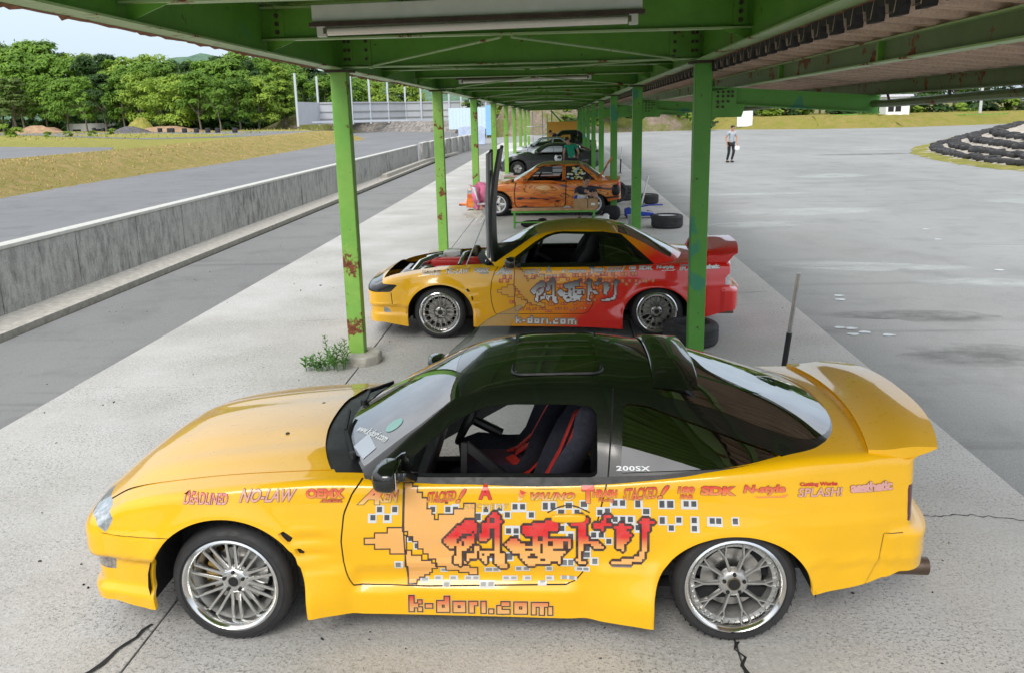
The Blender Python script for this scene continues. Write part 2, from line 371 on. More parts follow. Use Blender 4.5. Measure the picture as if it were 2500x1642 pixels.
# the slab: panels with open joints over a dark bed
mb = MB(); ys = [-9, -2.6, 2.75, 8.15, 15.0, 21.8, 28.6, 35.4, 42.2, 49, 55.8, 62.6, 69.4, 76]
xs = [AX0, -2.115, .845, AX1]
for i in range(3):
    for j in range(len(ys)-1):
        w = .011; mb.box(((xs[i]+xs[i+1])/2+rnd.uniform(-.002, .002), (ys[j]+ys[j+1])/2, -.06-rnd.uniform(0, .004)), (xs[i+1]-xs[i]-w*(1.1 if i != 1 else 1), ys[j+1]-ys[j]-w, .12))
o = mb.build('pit_apron', MAT['slab'], bevel=.004); prop(o, kind='structure')
sheet('apron_bed', [(AX0+.02, -9), (AX1-.02, -9), (AX1-.02, 76), (AX0+.02, 76)], -.05, MAT['matte'])
def crack(pts, w, n=14):
    V = []; Fc = []; P = [Vector(p) for p in pts]
    rr = random.Random(int(pts[0][0]*100))
    for i in range(len(P)-1):
        for k in range(n):
            t = k/n; q = P[i].lerp(P[i+1], t); d = (P[i+1]-P[i]).normalized(); nn = Vector((-d.y, d.x, 0)); q = q+nn*rr.uniform(-.02, .02); ww = w*rr.uniform(.3, 1)
            V += [q+nn*ww, q-nn*ww]
    for i in range(len(V)//2-1): Fc.append((2*i, 2*i+1, 2*i+3, 2*i+2))
    return V, Fc
mb = MB()
for pts, w in (([(2.2, 5.29, .003), (2.6, 5.33, .003), (3.06, 5.2, .003)], .006), ([(1.5, 12.2, .003), (3.0, 12.5, .003)], .008), ([(.845, 3.9, .003), (.87, 3.0, .003)], .014), ([(-2.13, 4.0, .003), (-2.4, 3.2, .003)], .018), ([(-3.4, 10.9, .003), (-2.2, 11.1, .003)], .004), ([(1.6, 11.5, .003), (2.9, 11.7, .003)], .004)):
    mb.add(*crack(pts, w))
o = mb.build('apron_cracks', MAT['matte'], smooth=0); prop(o, kind='structure')
# small black debris and stones on the slab and lane
mb = MB()
for i in range(430):
    x = rnd.uniform(-6.8, 3.0); y = 2.4+rnd.random()**1.8*26; s = rnd.uniform(.003, .010)*(1.5 if rnd.random() < .1 else 1)
    z = 0 if x > AX0 else -.035
    R = Matrix.Rotation(rnd.uniform(0, 6), 3, 'Z'); mb.box((x, y, z+s*.35), (s*rnd.uniform(.8, 3), s, s*.7), R, 0 if rnd.random() < .6 else 1, .6)
o = mb.build('grit', [MAT['matte'], MAT['kerb']], smooth=0); prop(o, kind='stuff')
# pale dried wash stains and marks on the lot (thin films)
def blob(c, rx, ry, rot=0, n=26, j=.25, seed=1):
    r = random.Random(seed); ph = [r.uniform(0, 6) for _ in range(4)]
    out = []
    for k in range(n):
        a = 2*PI*k/n; q = 1+j*(.5*math.sin(3*a+ph[0])+.35*math.sin(5*a+ph[1])+.3*math.sin(9*a+ph[2])+.2*math.sin(15*a+ph[3]))
        x, y = rx*q*math.cos(a), ry*q*math.sin(a); out.append((c[0]+x*math.cos(rot)-y*math.sin(rot), c[1]+x*math.sin(rot)+y*math.cos(rot)))
    return out
def soft_film(name, c3, amount):
    t = NT(name); n = t.noise(1.6, 6, .7, vec=t.co((1, 1.6, 1))); b = t.n('ShaderNodeBsdfDiffuse'); b.inputs[0].default_value = tuple(c3)+(1,)
    tr = t.n('ShaderNodeBsdfTransparent'); m = t.n('ShaderNodeMixShader'); g = t.n('ShaderNodeTexGradient', gradient_type='SPHERICAL')
    mp = t.n('ShaderNodeMapping'); mp.inputs['Location'].default_value = (-1, -1, 0); mp.inputs['Scale'].default_value = (2, 2, 0); t.l(t.tc.outputs['Generated'], mp.inputs[0]); t.l(mp.outputs[0], g.inputs[0])
    f = t.math('MULTIPLY', t.math('MULTIPLY', t.rng(g.outputs[0], .02, .45), t.rng(n, .34, .6)), amount)
    t.l(f, m.inputs[0]); t.l(tr.outputs[0], m.inputs[1]); t.l(b.outputs[0], m.inputs[2]); t.l(m.outputs[0], t.out.inputs[0]); return t.m
MAT['film'] = soft_film('dried_wash_film', (.62, .66, .66), .42)
MAT['oil'] = soft_film('dark_wet_patch', (.15, .155, .155), .45)
for k, (c, rx, ry, ro, mt) in enumerate([((5.6, 27.3), 2.6, .45, 0, 'film'), ((6.0, 22.6), 2.4, .9, .1, 'film'), ((4.6, 20.2), 1.5, .6, .2, 'film'), ((5.0, 14.6), 2.0, .42, -.25, 'film'), ((6.4, 13.1), 1.5, .35, -.35, 'film'), ((7.9, 11.6), 1.0, .3, -.5, 'film'), ((10.2, 34), 2.0, .9, .5, 'film'), ((12.5, 24), 1.6, .7, -.6, 'film'), ((18.6, 53), 2.6, .6, 0, 'film'), ((16.0, 48.2), 3.0, .8, 0, 'oil'), ((4.5, 11.0), 1.2, .35, -.2, 'oil'), ((4.4, 9.2), .9, .5, 0, 'oil'), ((5.6, 6.2), 1.6, .6, .2, 'oil')]):
    sheet('wash_stain', blob(c, rx, ry, ro, seed=k), -.026-.0003*k, MAT[mt])
for k, (u, v) in enumerate([(2050, 800), (2078, 802), (2111, 811), (2083, 816), (2170, 818), (2048, 722), (2052, 732), (2260, 560), (2290, 585), (2440, 660)]):
    p = at(u, v, -.03); sheet('wash_stain', blob((p.x, p.y), .07, .055, 0, seed=k+40, j=.2), -.024, MAT['stain'])
# ------------------------------------------------------------------ pit wall
pw = thing('pit_wall', 'long stained grey concrete wall with pale top beside the race track', 'wall', (0, 0, 0))
mb = MB(); mc = MB(); y = -9.0
hts = lambda y: .93 if y < 30 else .88
while y < 46.5:
    L = 2.05; mb.box((-7.74, y+L/2, .41), (.2, L-.02, .92)); mc.box((-7.74, y+L/2, .896), (.235, L-.006, .055)); y += L
mb.box((-7.77, 18, .38), (.12, 54, .84))
while y < 63:
    L = 2.05; dx = (y-46)*.08; mb.box((-7.64+dx, y+L/2, .46), (.2, L-.02, 1.02)); mc.box((-7.64+dx, y+L/2, .996), (.235, L-.004, .05)); y += L
mb.build('wall', MAT['wall'], pw); mc.build('coping', MAT['cap'], pw, bevel=.008)
mb = MB()
for yy in (9.35, 17.6, 26.1): mb.box((-7.63, yy, .43), (.015, .05, .86))
mb.build('joint_strip', MAT['wall'], pw)
mb = MB(); mb.box((-7.28, 43, .06), (.24, 12, .15)); mb.box((-6.9, 53, .06), (.24, 9, .13), Matrix.Rotation(-.08, 3, 'Z')); mb.build('wall_foot', MAT['kerb'], pw)
# ------------------------------------------------------------------ grass bank, infield, far track
bl = [(-22, -30), (-20.4, 5), (-19.9, 20), (-20.0, 31), (-20.5, 40), (-19.9, 52), (-20.6, 68), (-21.4, 83), (-21.0, 92), (-21.5, 99)]
def strip(name, line, prof, mat, jit=.08, sub=8, noise_h=0.0, seed=3):
    r = random.Random(seed); P = []
    L = [Vector((p[0], p[1], 0)) for p in line]
    for i in range(len(L)-1):
        for k in range(sub): P.append(L[i].lerp(L[i+1], k/sub))
    P.append(L[-1]); V = []; Fc = []; n = len(prof)
    for i, p in enumerate(P):
        d = (P[min(i+1, len(P)-1)]-P[max(i-1, 0)]).normalized(); nn = Vector((-d.y, d.x, 0))
        for k, (o, h) in enumerate(prof):
            q = p+nn*(o+r.uniform(-1, 1)*jit); q.z = h+(r.uniform(-1, 1)*noise_h if 0 < k < n-1 else 0); V.append(q)
    for i in range(len(P)-1):
        for k in range(n-1): Fc.append((i*n+k, (i+1)*n+k, (i+1)*n+k+1, i*n+k+1))
    me = mesh(name, V, Fc, mat, None, 60); return link(name, me)
bprof = [(-.3, -.12), (0, -.02), (.5, .12), (1.0, .30), (1.6, .52), (2.2, .70), (2.9, .84), (3.8, .93), (5, .90), (7, .82)]
o = strip('grass_bank', bl, bprof, MAT['bank'], .16, 40, .05); prop(o, kind='structure')
sheet('infield', [(-26.5, -30), (-25, 31), (-26, 52), (-27, 83), (-26.5, 99), (-34, 120), (-48, 128), (-66, 138), (-100, 170), (-190, 190), (-190, -30)], .82, MAT['turf'])
# dry grass blades over the bank and the infield edge
def blades(name, spots, h, mats, w=.03):
    mb = MB()
    for (x, y, z) in spots:
        a = rnd.uniform(0, 6.28); hh = h*rnd.uniform(.5, 1.4); d = Vector((math.cos(a), math.sin(a), 0)); l = Vector((rnd.uniform(-.6, .6), rnd.uniform(-.6, .6), 0))*hh
        p = Vector((x, y, z)); ww = w*rnd.uniform(.6, 1.6)
        mb.add([p-d*ww, p+d*ww, p+l*.5+d*ww*.6+Vector((0, 0, hh*.6)), p+l+Vector((0, 0, hh))], [(0, 1, 2), (0, 2, 3)], rnd.randrange(len(mats)))
    me = mesh(name, mb.v, mb.f, mats, mb.m, 0); o = link(name, me); prop(o, kind='stuff'); return o
MAT['straw'] = M('straw_blades', (.50, .40, .16), .9, var=.3); MAT['straw2'] = M('brown_straw_blades', (.42, .29, .12), .9, var=.3); MAT['blade'] = M('green_blades', (.28, .29, .065), .9, var=.3)
def bank_pt(y, d):
    for i in range(len(bl)-1):
        if bl[i][1] <= y <= bl[i+1][1]:
            t = (y-bl[i][1])/(bl[i+1][1]-bl[i][1]); x = bl[i][0]*(1-t)+bl[i+1][0]*t; break
    else: x = -20
    z = np.interp(d, [p[0] for p in bprof], [p[1] for p in bprof]); return (x-d, y, z-.03)
spots = [bank_pt(20+rnd.random()**1.3*78, rnd.uniform(.05, 5.5)) for _ in range(11000)]
blades('bank_grass', spots, .085, [MAT['straw2'], MAT['straw'], MAT['straw2'], MAT['blade']], .03)
spots = [(-30-rnd.random()*66, 82+rnd.random()*53, .82) for _ in range(1500)]
blades('meadow_grass', spots, .20, [MAT['straw2'], MAT['blade'], MAT['blade']], .07)
sheet('upper_track', [(-60, 78), (-42, 65), (-29, 57.5), (-24.6, 48), (-26.5, 40), (-40, 30), (-80, 40)], .835, MAT['track'])
sheet('far_track', [(-120, 150), (-74, 121), (-37, 79), (-30, 81), (-27, 88), (-25, 103), (-44, 116), (-76, 133), (-110, 165)], .84, MAT['track'])
sheet('infield_strip', [(-66, 116), (-40, 84), (-33, 84), (-32, 92), (-52, 112)], .85, MAT['turf'])
# soil heaps between far track and wood
def heap(name, c, rx, ry, h, mat, seed, kind='structure'):
    r = random.Random(seed); V = [(c[0], c[1], c[2]+h)]; Fc = []; n = 18; rings = 5
    for i in range(1, rings+1):
        for k in range(n):
            a = 2*PI*k/n; q = i/rings; rr = q*(1+.18*r.uniform(-1, 1)); V.append((c[0]+rx*rr*math.cos(a), c[1]+ry*rr*math.sin(a), c[2]+h*(math.cos(q*PI)*.5+.5)*r.uniform(.8, 1.15)-(.1 if i == rings else 0)))
    for k in range(n): Fc.append((0, 1+k, 1+(k+1) % n))
    for i in range(rings-1):
        for k in range(n): a = 1+i*n+k; b = 1+i*n+(k+1) % n; Fc.append((a, a+n, b+n, b))
    o = link(name, mesh(name, V, Fc, mat, None, 60)); return o
o = heap('soil_heap', (-58.5, 121, .8), 3.6, 2, .9, MAT['darkrock'], 1); prop(o, 'low dark rubble heap in front of a grassy mound by the wood', 'heap')
o = heap('soil_heap', (-59.8, 127, .8), 3, 2, 2.0, MAT['turf'], 2); prop(o, 'small grassy mound behind a dark rubble heap', 'heap')
o = heap('soil_heap', (-54.5, 124, .8), 7, 2.2, .8, MAT['soil'], 3); prop(o, 'long low heap of brown soil at the edge of the wood', 'heap')
o = heap('soil_heap', (-82, 139, .8), 6, 2.5, 1.2, MAT['soil'], 4); prop(o, 'brown earth heap under the big pine beside the wood', 'heap')
# far wooded hills
def hills(name, xs0, xs1, y, hf, mat):
    V = []; Fc = []; nx, ny = 60, 6
    for i in range(nx+1):
        x = xs0+(xs1-xs0)*i/nx
        for j in range(ny+1):
            q = j/ny; V.append((x+rnd.uniform(-3, 3), y+q*120, -2+hf(x)*math.sin(q*PI/2)+rnd.uniform(-2, 2)))
    for i in range(nx):
        for j in range(ny): a = i*(ny+1)+j; Fc.append((a, a+ny+1, a+ny+2, a+1))
    o = link(name, mesh(name, V, Fc, mat, None, 60)); prop(o, kind='structure')
t = NT('distant_wooded_hill'); f = t.noise(.12, 6, .7); c = t.mix(t.rng(f, .3, .7), (.07, .14, .10), (.16, .25, .17)); t.bsdf(c, .95, 0, t.bump(f, 1, 3), spec=.05); MAT['hillfar'] = t.m
hills('hills', -560, 60, 800, lambda x: 40+24*math.exp(-((x+385)/70)**2)+10*math.exp(-((x+290)/60)**2)+4*math.sin(x*.05), MAT['hillfar'])
# slope behind the shelter's far end and along the lot
def slope():
    V = []; Fc = []; foot = [(-8.6, 112), (-7.6, 104), (-5.5, 98), (2, 104), (9, 108), (16, 110), (19, 109)]
    L = []
    for i in range(len(foot)-1):
        for k in range(10): L.append(Vector(foot[i]).lerp(Vector(foot[i+1]), k/10))
    L.append(Vector(foot[-1])); n = 12; r = random.Random(9)
    for i, p in enumerate(L):
        hmax = 9.0*min(1, (len(L)-1-i)/22+.12)
        for j in range(n):
            q = j/(n-1); V.append((p.x+q*2+r.uniform(-.3, .3), p.y+q*16+r.uniform(-.4, .4), -.2+hmax*(q**.8)+r.uniform(-.3, .3)*(j > 0)))
    for i in range(len(L)-1):
        for j in range(n-1): a = i*n+j; Fc.append((a, a+n, a+n+1, a+1))
    o = link('hillside', mesh('hillside', V, Fc, MAT['hill'], None, 60)); prop(o, kind='structure')
slope()
o = strip('lot_bank', list(reversed([(14, 110), (18.5, 107.2), (28, 100.3), (37, 99.8), (54, 107.8), (70, 112)])), [(.0, 0), (0, 0)], MAT['lotbank']) if False else None
lb = [(16.5, 108.6), (18.5, 107.2), (28, 100.3), (37, 99.8), (54, 107.8), (75, 114)]
o = strip('lot_bank', lb, [(-.4, -.1), (0, 0), (1, .35), (2.2, .85), (3.4, 1.2), (5, 1.3), (40, 1.25)], MAT['lotbank'], .12, 30, .06, 7); prop(o, kind='structure')
# ------------------------------------------------------------------ the open shelter over the pits
PY = [2.15+.25]+[9.05+6.65*k for k in range(9)]
PY[0] = 2.2
def lx(y): return -2.17 if y < 12 else -2.09
def rx(y): return 1.40 if y < 12 else 1.335
def gz(y): return 2.985-.0075*(y-9)
GH = .36
YN, YF = 1.4, 63.0
sh = thing('pit_shelter', 'long open green steel shelter with rusty posts over the parked cars', 'shelter', (0, 0, 0))
def ibeam(mb, p, q, h, w, tf=.012, tw=.01, mi=0, mf=None):   # p,q: bottom centre line
    p, q = Vector(p), Vector(q); up = Vector((0, 0, 1)); mf = mi if mf is None else mf
    mb.bar(p+up*h/2, q+up*h/2, tw, h-2*tf, mi=mi); mb.bar(p+up*tf/2, q+up*tf/2, w, tf, mi=mf); mb.bar(p+up*(h-tf/2), q+up*(h-tf/2), w, tf, mi=mf)
for side, fx, nm in ((-1, lx, 'left'), (1, rx, 'right')):
    mb = MB(); yk = [YN]+PY[1:]+[YF]; 
    for i in range(len(yk)-1):
        a, b = yk[i], yk[i+1]; xa, xb = fx(a), fx(b)
        if side < 0: xa, xb = xa-.03, xb-.03
        ibeam(mb, (xa, a, gz(a)), (xb, b, gz(b)), GH, .17, mi=0, mf=1)
    mb.build('girder', [MAT['steel_green'], MAT['steel_pale']], sh)
    # dripping rust crust along the lower flange
    V = []; Fc = []; y = YN; k = 0; sx = -1 if side < 0 else 1
    while y < 18:
        x = fx(y)-.03*(side < 0)+sx*.088; dz = abs(rnd.gauss(0, .010))+.002; V += [(x, y, gz(y)+.013), (x+sx*.004, y, gz(y)-dz), (x-sx*.03, y, gz(y)-.002)]; y += rnd.uniform(.02, .12); k += 1
    for q in range(k-1): a = q*3; Fc += [(a, a+3, a+4, a+1), (a+1, a+4, a+5, a+2)]
    link('rust_crust', mesh('rust_crust', V, Fc, MAT['rust'], None, 0), sh)
for i, y in enumerate(PY[1:]):
    for side, fx, mt in ((-1, lx, 'post_a'), (1, rx, 'post_b')):
        x = fx(y); z1 = gz(y); mb = MB(); w = .165
        # welded box post from two channels: body, pale lips at the corners
        mb.box((x, y, z1/2+.03), (w, .15, z1-.06)); p = mb.build('post', MAT[mt], sh, bevel=.008)
        mb = MB(); mb.box((x, y, z1-.015), (.26, .24, .022))
        mb.build('post_plate', MAT['bolt'], sh)
        mb = MB(); r = random.Random(i*2+side); 
        poly = [(x+.26*math.cos(2*PI*k/9+.3)*r.uniform(.85, 1.15)*1.1, y-.02+.26*math.sin(2*PI*k/9+.3)*r.uniform(.85, 1.1)) for k in range(9)] if i == 0 else [(x-.26, y-.27), (x+.26, y-.27), (x+.26, y+.27), (x-.26, y+.27)]
        mb.prism(poly, -.02, (.16 if side < 0 else .05) if i else (.10 if side < 0 else .03), 'z'); mb.build('footing', MAT['kerb'], sh, bevel=.02)
def crossbeam(y, deep, name='cross_beam'):
    xl, xr = lx(y)-.02, rx(y)+.02; h = .33 if deep else .235; zb = gz(y)+(.015 if deep else .095); sl = .0
    mb = MB(); ibeam(mb, (xl, y, zb), (xr, y, zb+sl), h, .11, mi=0, mf=1); o = mb.build(name, [MAT['steel_green'], MAT['steel_pale']], sh)
    for s, x in ((1, xl), (-1, xr)):
        mb = MB(); mb.box((x+s*.11, y-.012, zb+h*.5), (.10, .012, h*.8)); mb.build('gusset', MAT['steel_green'], sh)
        if deep: mb = MB(); mb.box((x+s*.30, y-.012, zb+h*.5), (.09, .012, h*.86)); mb.build('gusset', MAT['steel_green'], sh)
        else: mb = MB(); mb.prism([(x+s*.02, gz(y)+.01), (x+s*.24, zb+.0), (x+s*.02, zb+.0)], y-.006, y+.006); mb.build('gusset', MAT['steel_green'], sh)
        if y > 12: continue
        for zz in (.25, .5, .75):
            for xx in ((.09, .13, .3) if deep else (.11,)):
                mb = MB(); mb.lathe([(0, -.014), (.016, -.014), (.018, 0), (0, 0)], 6, (x+s*xx, y-.018, zb+h*zz), 'y'); mb.build('bolt', MAT['bolt'], sh)
frames = PY[1:]
BY = []
for i, y in enumerate(PY):
    if i: crossbeam(y, True)
    n = PY[i+1] if i+1 < len(PY) else y+6
    d = n-y
    for q in (1/3, 2/3):
        yy = y+d*q if i else 9.05-6.65*(1-q)
        if yy < YF: BY.append(yy); crossbeam(yy, False)
# bracing rods in plan: from frame corners to the middle of the next beams
for i in range(0, 6):
    y = PY[1]+6.65*i; z = gz(y)+.03
    for s in (-1, 1):
        yn = y+s*2.22; xm = (lx(y)+rx(y))/2; zn = gz(yn)+.10
        for xs_ in (lx(y)+.32, rx(y)-.28): mb = MB(); mb.tube([(xs_, y, z), (xm+(.04 if xs_ > 0 else -.04), yn, zn-.02)], .012, 6); mb.build('bracing_rod', MAT['steel_pale'], sh)
    for xs_ in (lx(y)+.32, rx(y)-.28): mb = MB(); mb.lathe([(0, -.02), (.03, -.02), (.03, .02), (0, .02)], 8, (xs_, y, z-.005), 'z'); mb.build('rod_boss', MAT['steel_pale'], sh)
# main roof sheet: ridged steel above the beams
def corrugated(name, x0, x1, y0, y1, zf, mat, pitch=.19, amp=.03, parent=sh, trap=True):
    V = []; Fc = []; y = y0; rows = []
    while y < y1:
        for dy, h in (((0, 0), (pitch*.32, 0), (pitch*.44, amp), (pitch*.88, amp)) if trap else [(pitch*k/6, amp*.5*(1-math.cos(2*PI*k/6))) for k in range(6)]): rows.append((y+dy, h))
        y += pitch
    nx = 2
    for yy, h in rows:
        for k in range(nx): x = x0+(x1-x0)*k/(nx-1); V.append((x, yy, zf(x, yy)+h))
    n = len(V)
    for i in range(len(rows)-1):
        Fc.append((i*nx, (i+1)*nx, (i+1)*nx+1, i*nx+1))
    V += [(v[0], v[1], v[2]+.006) for v in V]; Fc += [(d+n, c+n, b+n, a+n) for a, b, c, d in Fc]
    return link(name, mesh(name, V, Fc, mat, None, 0 if trap else 60), parent)
corrugated('roof_sheet', -2.32, 1.52, YN-.2, YF, lambda x, y: gz(y)+GH+.045+.012*(x+2.2), MAT['greensheet'])
# purlins carrying the main sheet
for x in (-1.2, -.3, .6): mb = MB(); mb.bar((x, YN, gz(YN)+GH+.015), (x, YF, gz(YF)+GH+.015), .05, .05); mb.build('purlin', MAT['steel_green'], sh)
# lean-to roof on the lot side: corrugated sheet, closure strip, purlins, brackets, pipe
zr = lambda x, y: gz(y)-.085-.10*(x-1.47)
corrugated('lean_to_sheet', 1.47, 3.09, YN-.2, YF, lambda x, y: zr(x, y), MAT['asb'], .30, .085, sh, True)
V = []; Fc = []; y = YN; rows = []
while y < 45:
    for dy, b in ((.0, .05), (.03, .05), (.05, -.014), (.16, -.014), (.18, .05)): rows.append((y+dy, b))
    y += .30
for yy, b in rows: z = zr(1.5, yy); V += [(1.470, yy, z+.10), (1.474, yy, z+b), (1.52, yy, z+b+.004), (1.53, yy, z+.10)]
for q in range(len(rows)-1):
    a = q*4
    for k in range(3): Fc.append((a+k, a+4+k, a+5+k, a+1+k))
link('closure_strip', mesh('closure_strip', V, Fc, MAT['blackfoam'], None, 0), sh)
PX1, PX2 = 1.82, 3.02
for x, h in ((PX1, .125), (PX2, .12)):
    mb = MB(); ibeam(mb, (x, YN, zr(x, YN)-h), (x, YF, zr(x, YF)-h), h, .09, .009, .008, 0, 1 if x < 2 else 0); mb.build('purlin', [MAT['purlin'], MAT['steel_pale']], sh)
for yy in [3.3, 5.3, 7.6, 10.9]: mb = MB(); mb.box((PX1-.012, yy, zr(PX1, yy)-.062), (.05, .03, .11)); mb.build('stiffener', MAT['steel_green'], sh)
for i, y in enumerate(PY[1:]):
    x0 = rx(y)+.08; mb = MB(); za = zr(x0, y)-.15; zb2 = zr(3.08, y)-.125
    ibeam(mb, (x0, y, za-.17), (3.10, y, zb2-.155), .165, .10, mi=0, mf=0); mb.build('cantilever_arm', MAT['post_b'], sh)
    mb = MB(); mb.prism([(x0, za-.05), (x0+.24, za-.02), (x0+.24, za-.17), (x0, za-.34)], y-.062, y-.05); mb.prism([(x0, za-.17), (x0+.34, za-.17), (x0+.30, za-.30), (x0, za-.30)], y-.03, y+.03)
    mb.build('bracket', MAT['post_b'], sh)
    for a in (.06, .11, .16, .2):
        for b in (-.06, -.10, -.15, -.2):
            if a-b*.8 < .32 and y < 17: mb = MB(); mb.lathe([(0, -.012), (.013, -.012), (.014, 0), (0, 0)], 6, (x0+a, y-.062, za+b), 'y'); mb.build('bolt', MAT['bolt'], sh)
mb = MB(); pts = []
for k in range(60):
    y = YN+k*.9; s = math.sin((y-9.05)/6.65*PI); pts.append((3.05, y, 2.545-.0068*(y-9)+.035*s*s))
mb.tube(pts, .035, 8); mb.build('gutter_pipe', MAT['purlin'], sh)
for k in range(26): y = YN+.6+k*1.33; mb = MB(); mb.bar((3.05, y, 2.58-.0068*(y-9)), (3.03, y, zr(3.03, y)-.10), .015, .02); mb.build('pipe_hanger', MAT['bolt'], sh)
# far end: frame posts and sloping strut
mb = MB(); ibeam(mb, (-2.1, YF-1, gz(YF)), (1.34, YF-1, gz(YF)), .3, .1); mb.build('cross_beam', MAT['steel_green'], sh)
# fluorescent fittings
def lamp(y, tilt, label):
    t = thing('strip_light', label, 'lamp', (-.56, y, gz(y)+.15), 0, 'strip lights hung under the shelter beams'); L = 2.25
    mb = MB(); mb.box((0, 0, .085), (L, .05, .115)); mb.build('lamp_housing', MAT['white_enamel'], t, bevel=.006)
    mb = MB(); mb.box((0, -.01, .012), (L+.03, .10, .026)); mb.build('reflector_edge', MAT['hood_dark'], t)
    mb = MB(); mb.tube([(-L/2+.1, -.01, -.035), (L/2-.1, -.01, -.035)], .027, 12); mb.build('tube', MAT['tube'], t)
    for s in (-1, 1):
        mb = MB(); mb.box((s*(L/2-.06), -.01, -.03), (.06, .05, .075)); mb.box((s*(L/2-.085), -.036, -.03), (.02, .006, .04), mi=1); mb.build('tube_holder', [MAT['white_enamel'], MAT['brassy']], t, bevel=.004)
    mb = MB()
    for x in (-.5, .1, .42): mb.tube([(x, 0, .14), (x+.02, .0, .24)], .004, 5)
    mb.tube([(-.1, -.03, .26), (-.14, -.05, .14)], .003, 5); mb.build('hanger_wire', MAT['matte'], t); t.rotation_euler = (0, -.012, 0); return t
lamp(6.35, 0, 'large white strip light with its tube above the yellow fastback, nearest of the row')
for k, (y, lb) in enumerate([(15.2, 'second white strip light along the shelter, above the yellow and red coupe'), (24.8, 'third white strip light along the shelter, above the orange flame car'), (34.8, 'fourth white strip light along the shelter, above the dark grey fastback'), (44, 'fifth white strip light along the shelter, small in the distance'), (53, 'sixth white strip light along the shelter, farthest from the camera')]): lamp(y, 0, lb)
# ------------------------------------------------------------------ car bodies: lofted skins cut into panels
def sp(keys):                  # monotone cubic through (x, y) keys
    K = np.array(keys, float); x, y = K[:, 0], K[:, 1]; h = np.diff(x); d = np.diff(y)/h; m = np.zeros_like(y)
    m[0], m[-1] = d[0], d[-1]
    for i in range(1, len(x)-1):
        if d[i-1]*d[i] > 0:
            w1, w2 = 2*h[i]+h[i-1], h[i]+2*h[i-1]; m[i] = (w1+w2)/(w1/d[i-1]+w2/d[i])
    def f(q):
        q = np.asarray(q, float); qq = np.clip(q, x[0], x[-1]); i = np.clip(np.searchsorted(x, qq)-1, 0, len(h)-1)
        t = (qq-x[i])/h[i]; a = y[i]; b = y[i+1]
        return (2*t**3-3*t*t+1)*a+(t**3-2*t*t+t)*h[i]*m[i]+(-2*t**3+3*t*t)*b+(t**3-t*t)*h[i]*m[i+1]
    return f
def sst(a, b, x):
    t = np.clip((np.asarray(x, float)-a)/(b-a), 0, 1); return t*t*(3-2*t)
class Skin:
    def __init__(s): s.P = []; s.N = []; s.U = []
    def grid(s, P, U, flip=False):
        nu, nv = P.shape[:2]; du = np.gradient(P, axis=0); dv = np.gradient(P, axis=1); N = np.cross(du, dv); N /= np.maximum(np.linalg.norm(N, axis=2, keepdims=True), 1e-9)
        if flip: N = -N
        o = len(s.P); s.P += list(P.reshape(-1, 3)); s.N += list(N.reshape(-1, 3)); s.U += list(U.reshape(-1, 2))
        F_ = [[(o+i*nv+j, o+(i+1)*nv+j, o+(i+1)*nv+j+1, o+i*nv+j+1) for j in range(nv-1)] for i in range(nu-1)]
        if flip: F_ = [[f[::-1] for f in r] for r in F_]
        return F_
    def split(s, faces, f):
        A = np.array(s.P); val = f(A, np.array(s.U)); val = np.where(np.abs(val) < 1e-7, 1e-7, val).tolist()
        ins, out, cache = [], [], {}
        for fc in faces:
            neg = sum(1 for i in fc if val[i] < 0)
            if neg == len(fc): ins.append(fc); continue
            if neg == 0: out.append(fc); continue
            a, b = [], []; n = len(fc)
            for k in range(n):
                i, j = fc[k], fc[(k+1) % n]; vi, vj = val[i], val[j]
                (a if vi < 0 else b).append(i)
                if (vi < 0) != (vj < 0):
                    key = (i, j) if i < j else (j, i); m = cache.get(key)
                    if m is None:
                        i0, j0 = key; t = val[i0]/(val[i0]-val[j0]); m = len(s.P); cache[key] = m
                        s.P.append(s.P[i0]*(1-t)+s.P[j0]*t); nn = s.N[i0]*(1-t)+s.N[j0]*t; s.N.append(nn/max(np.linalg.norm(nn), 1e-9)); s.U.append(s.U[i0]*(1-t)+s.U[j0]*t)
                    a.append(m); b.append(m)
            if len(a) > 2: ins.append(tuple(a))
            if len(b) > 2: out.append(tuple(b))
        return ins, out
    def build(s, faces, name, mat, parent, off=0.0, lip=0.0, lipvec=None, solid=0.0):
        if not faces: return None
        mp = {}; V = []; N = []; Fc = []
        for fc in faces:
            g = []
            for i in fc:
                if i not in mp: mp[i] = len(V); V.append(s.P[i]+s.N[i]*off); N.append(s.N[i])
                g.append(mp[i])
            Fc.append(tuple(g))
        if lip:                       # turned-in edge along the open border
            cnt = {}
            for f in Fc:
                for k in range(len(f)): e = (f[k], f[(k+1) % len(f)]); cnt[tuple(sorted(e))] = cnt.get(tuple(sorted(e)), [])+[e]
            low = {}
            for k, es in list(cnt.items()):
                if len(es) == 1:
                    a, b = es[0]
                    for q in (a, b):
                        if q not in low:
                            low[q] = len(V); d = -N[q] if lipvec is None else lipvec(V[q], N[q]); V.append(V[q]+d*lip); N.append(N[q])
                    Fc.append((b, a, low[a], low[b]))
        return link(name, mesh(name, V, Fc, mat, None, 60, N), parent)
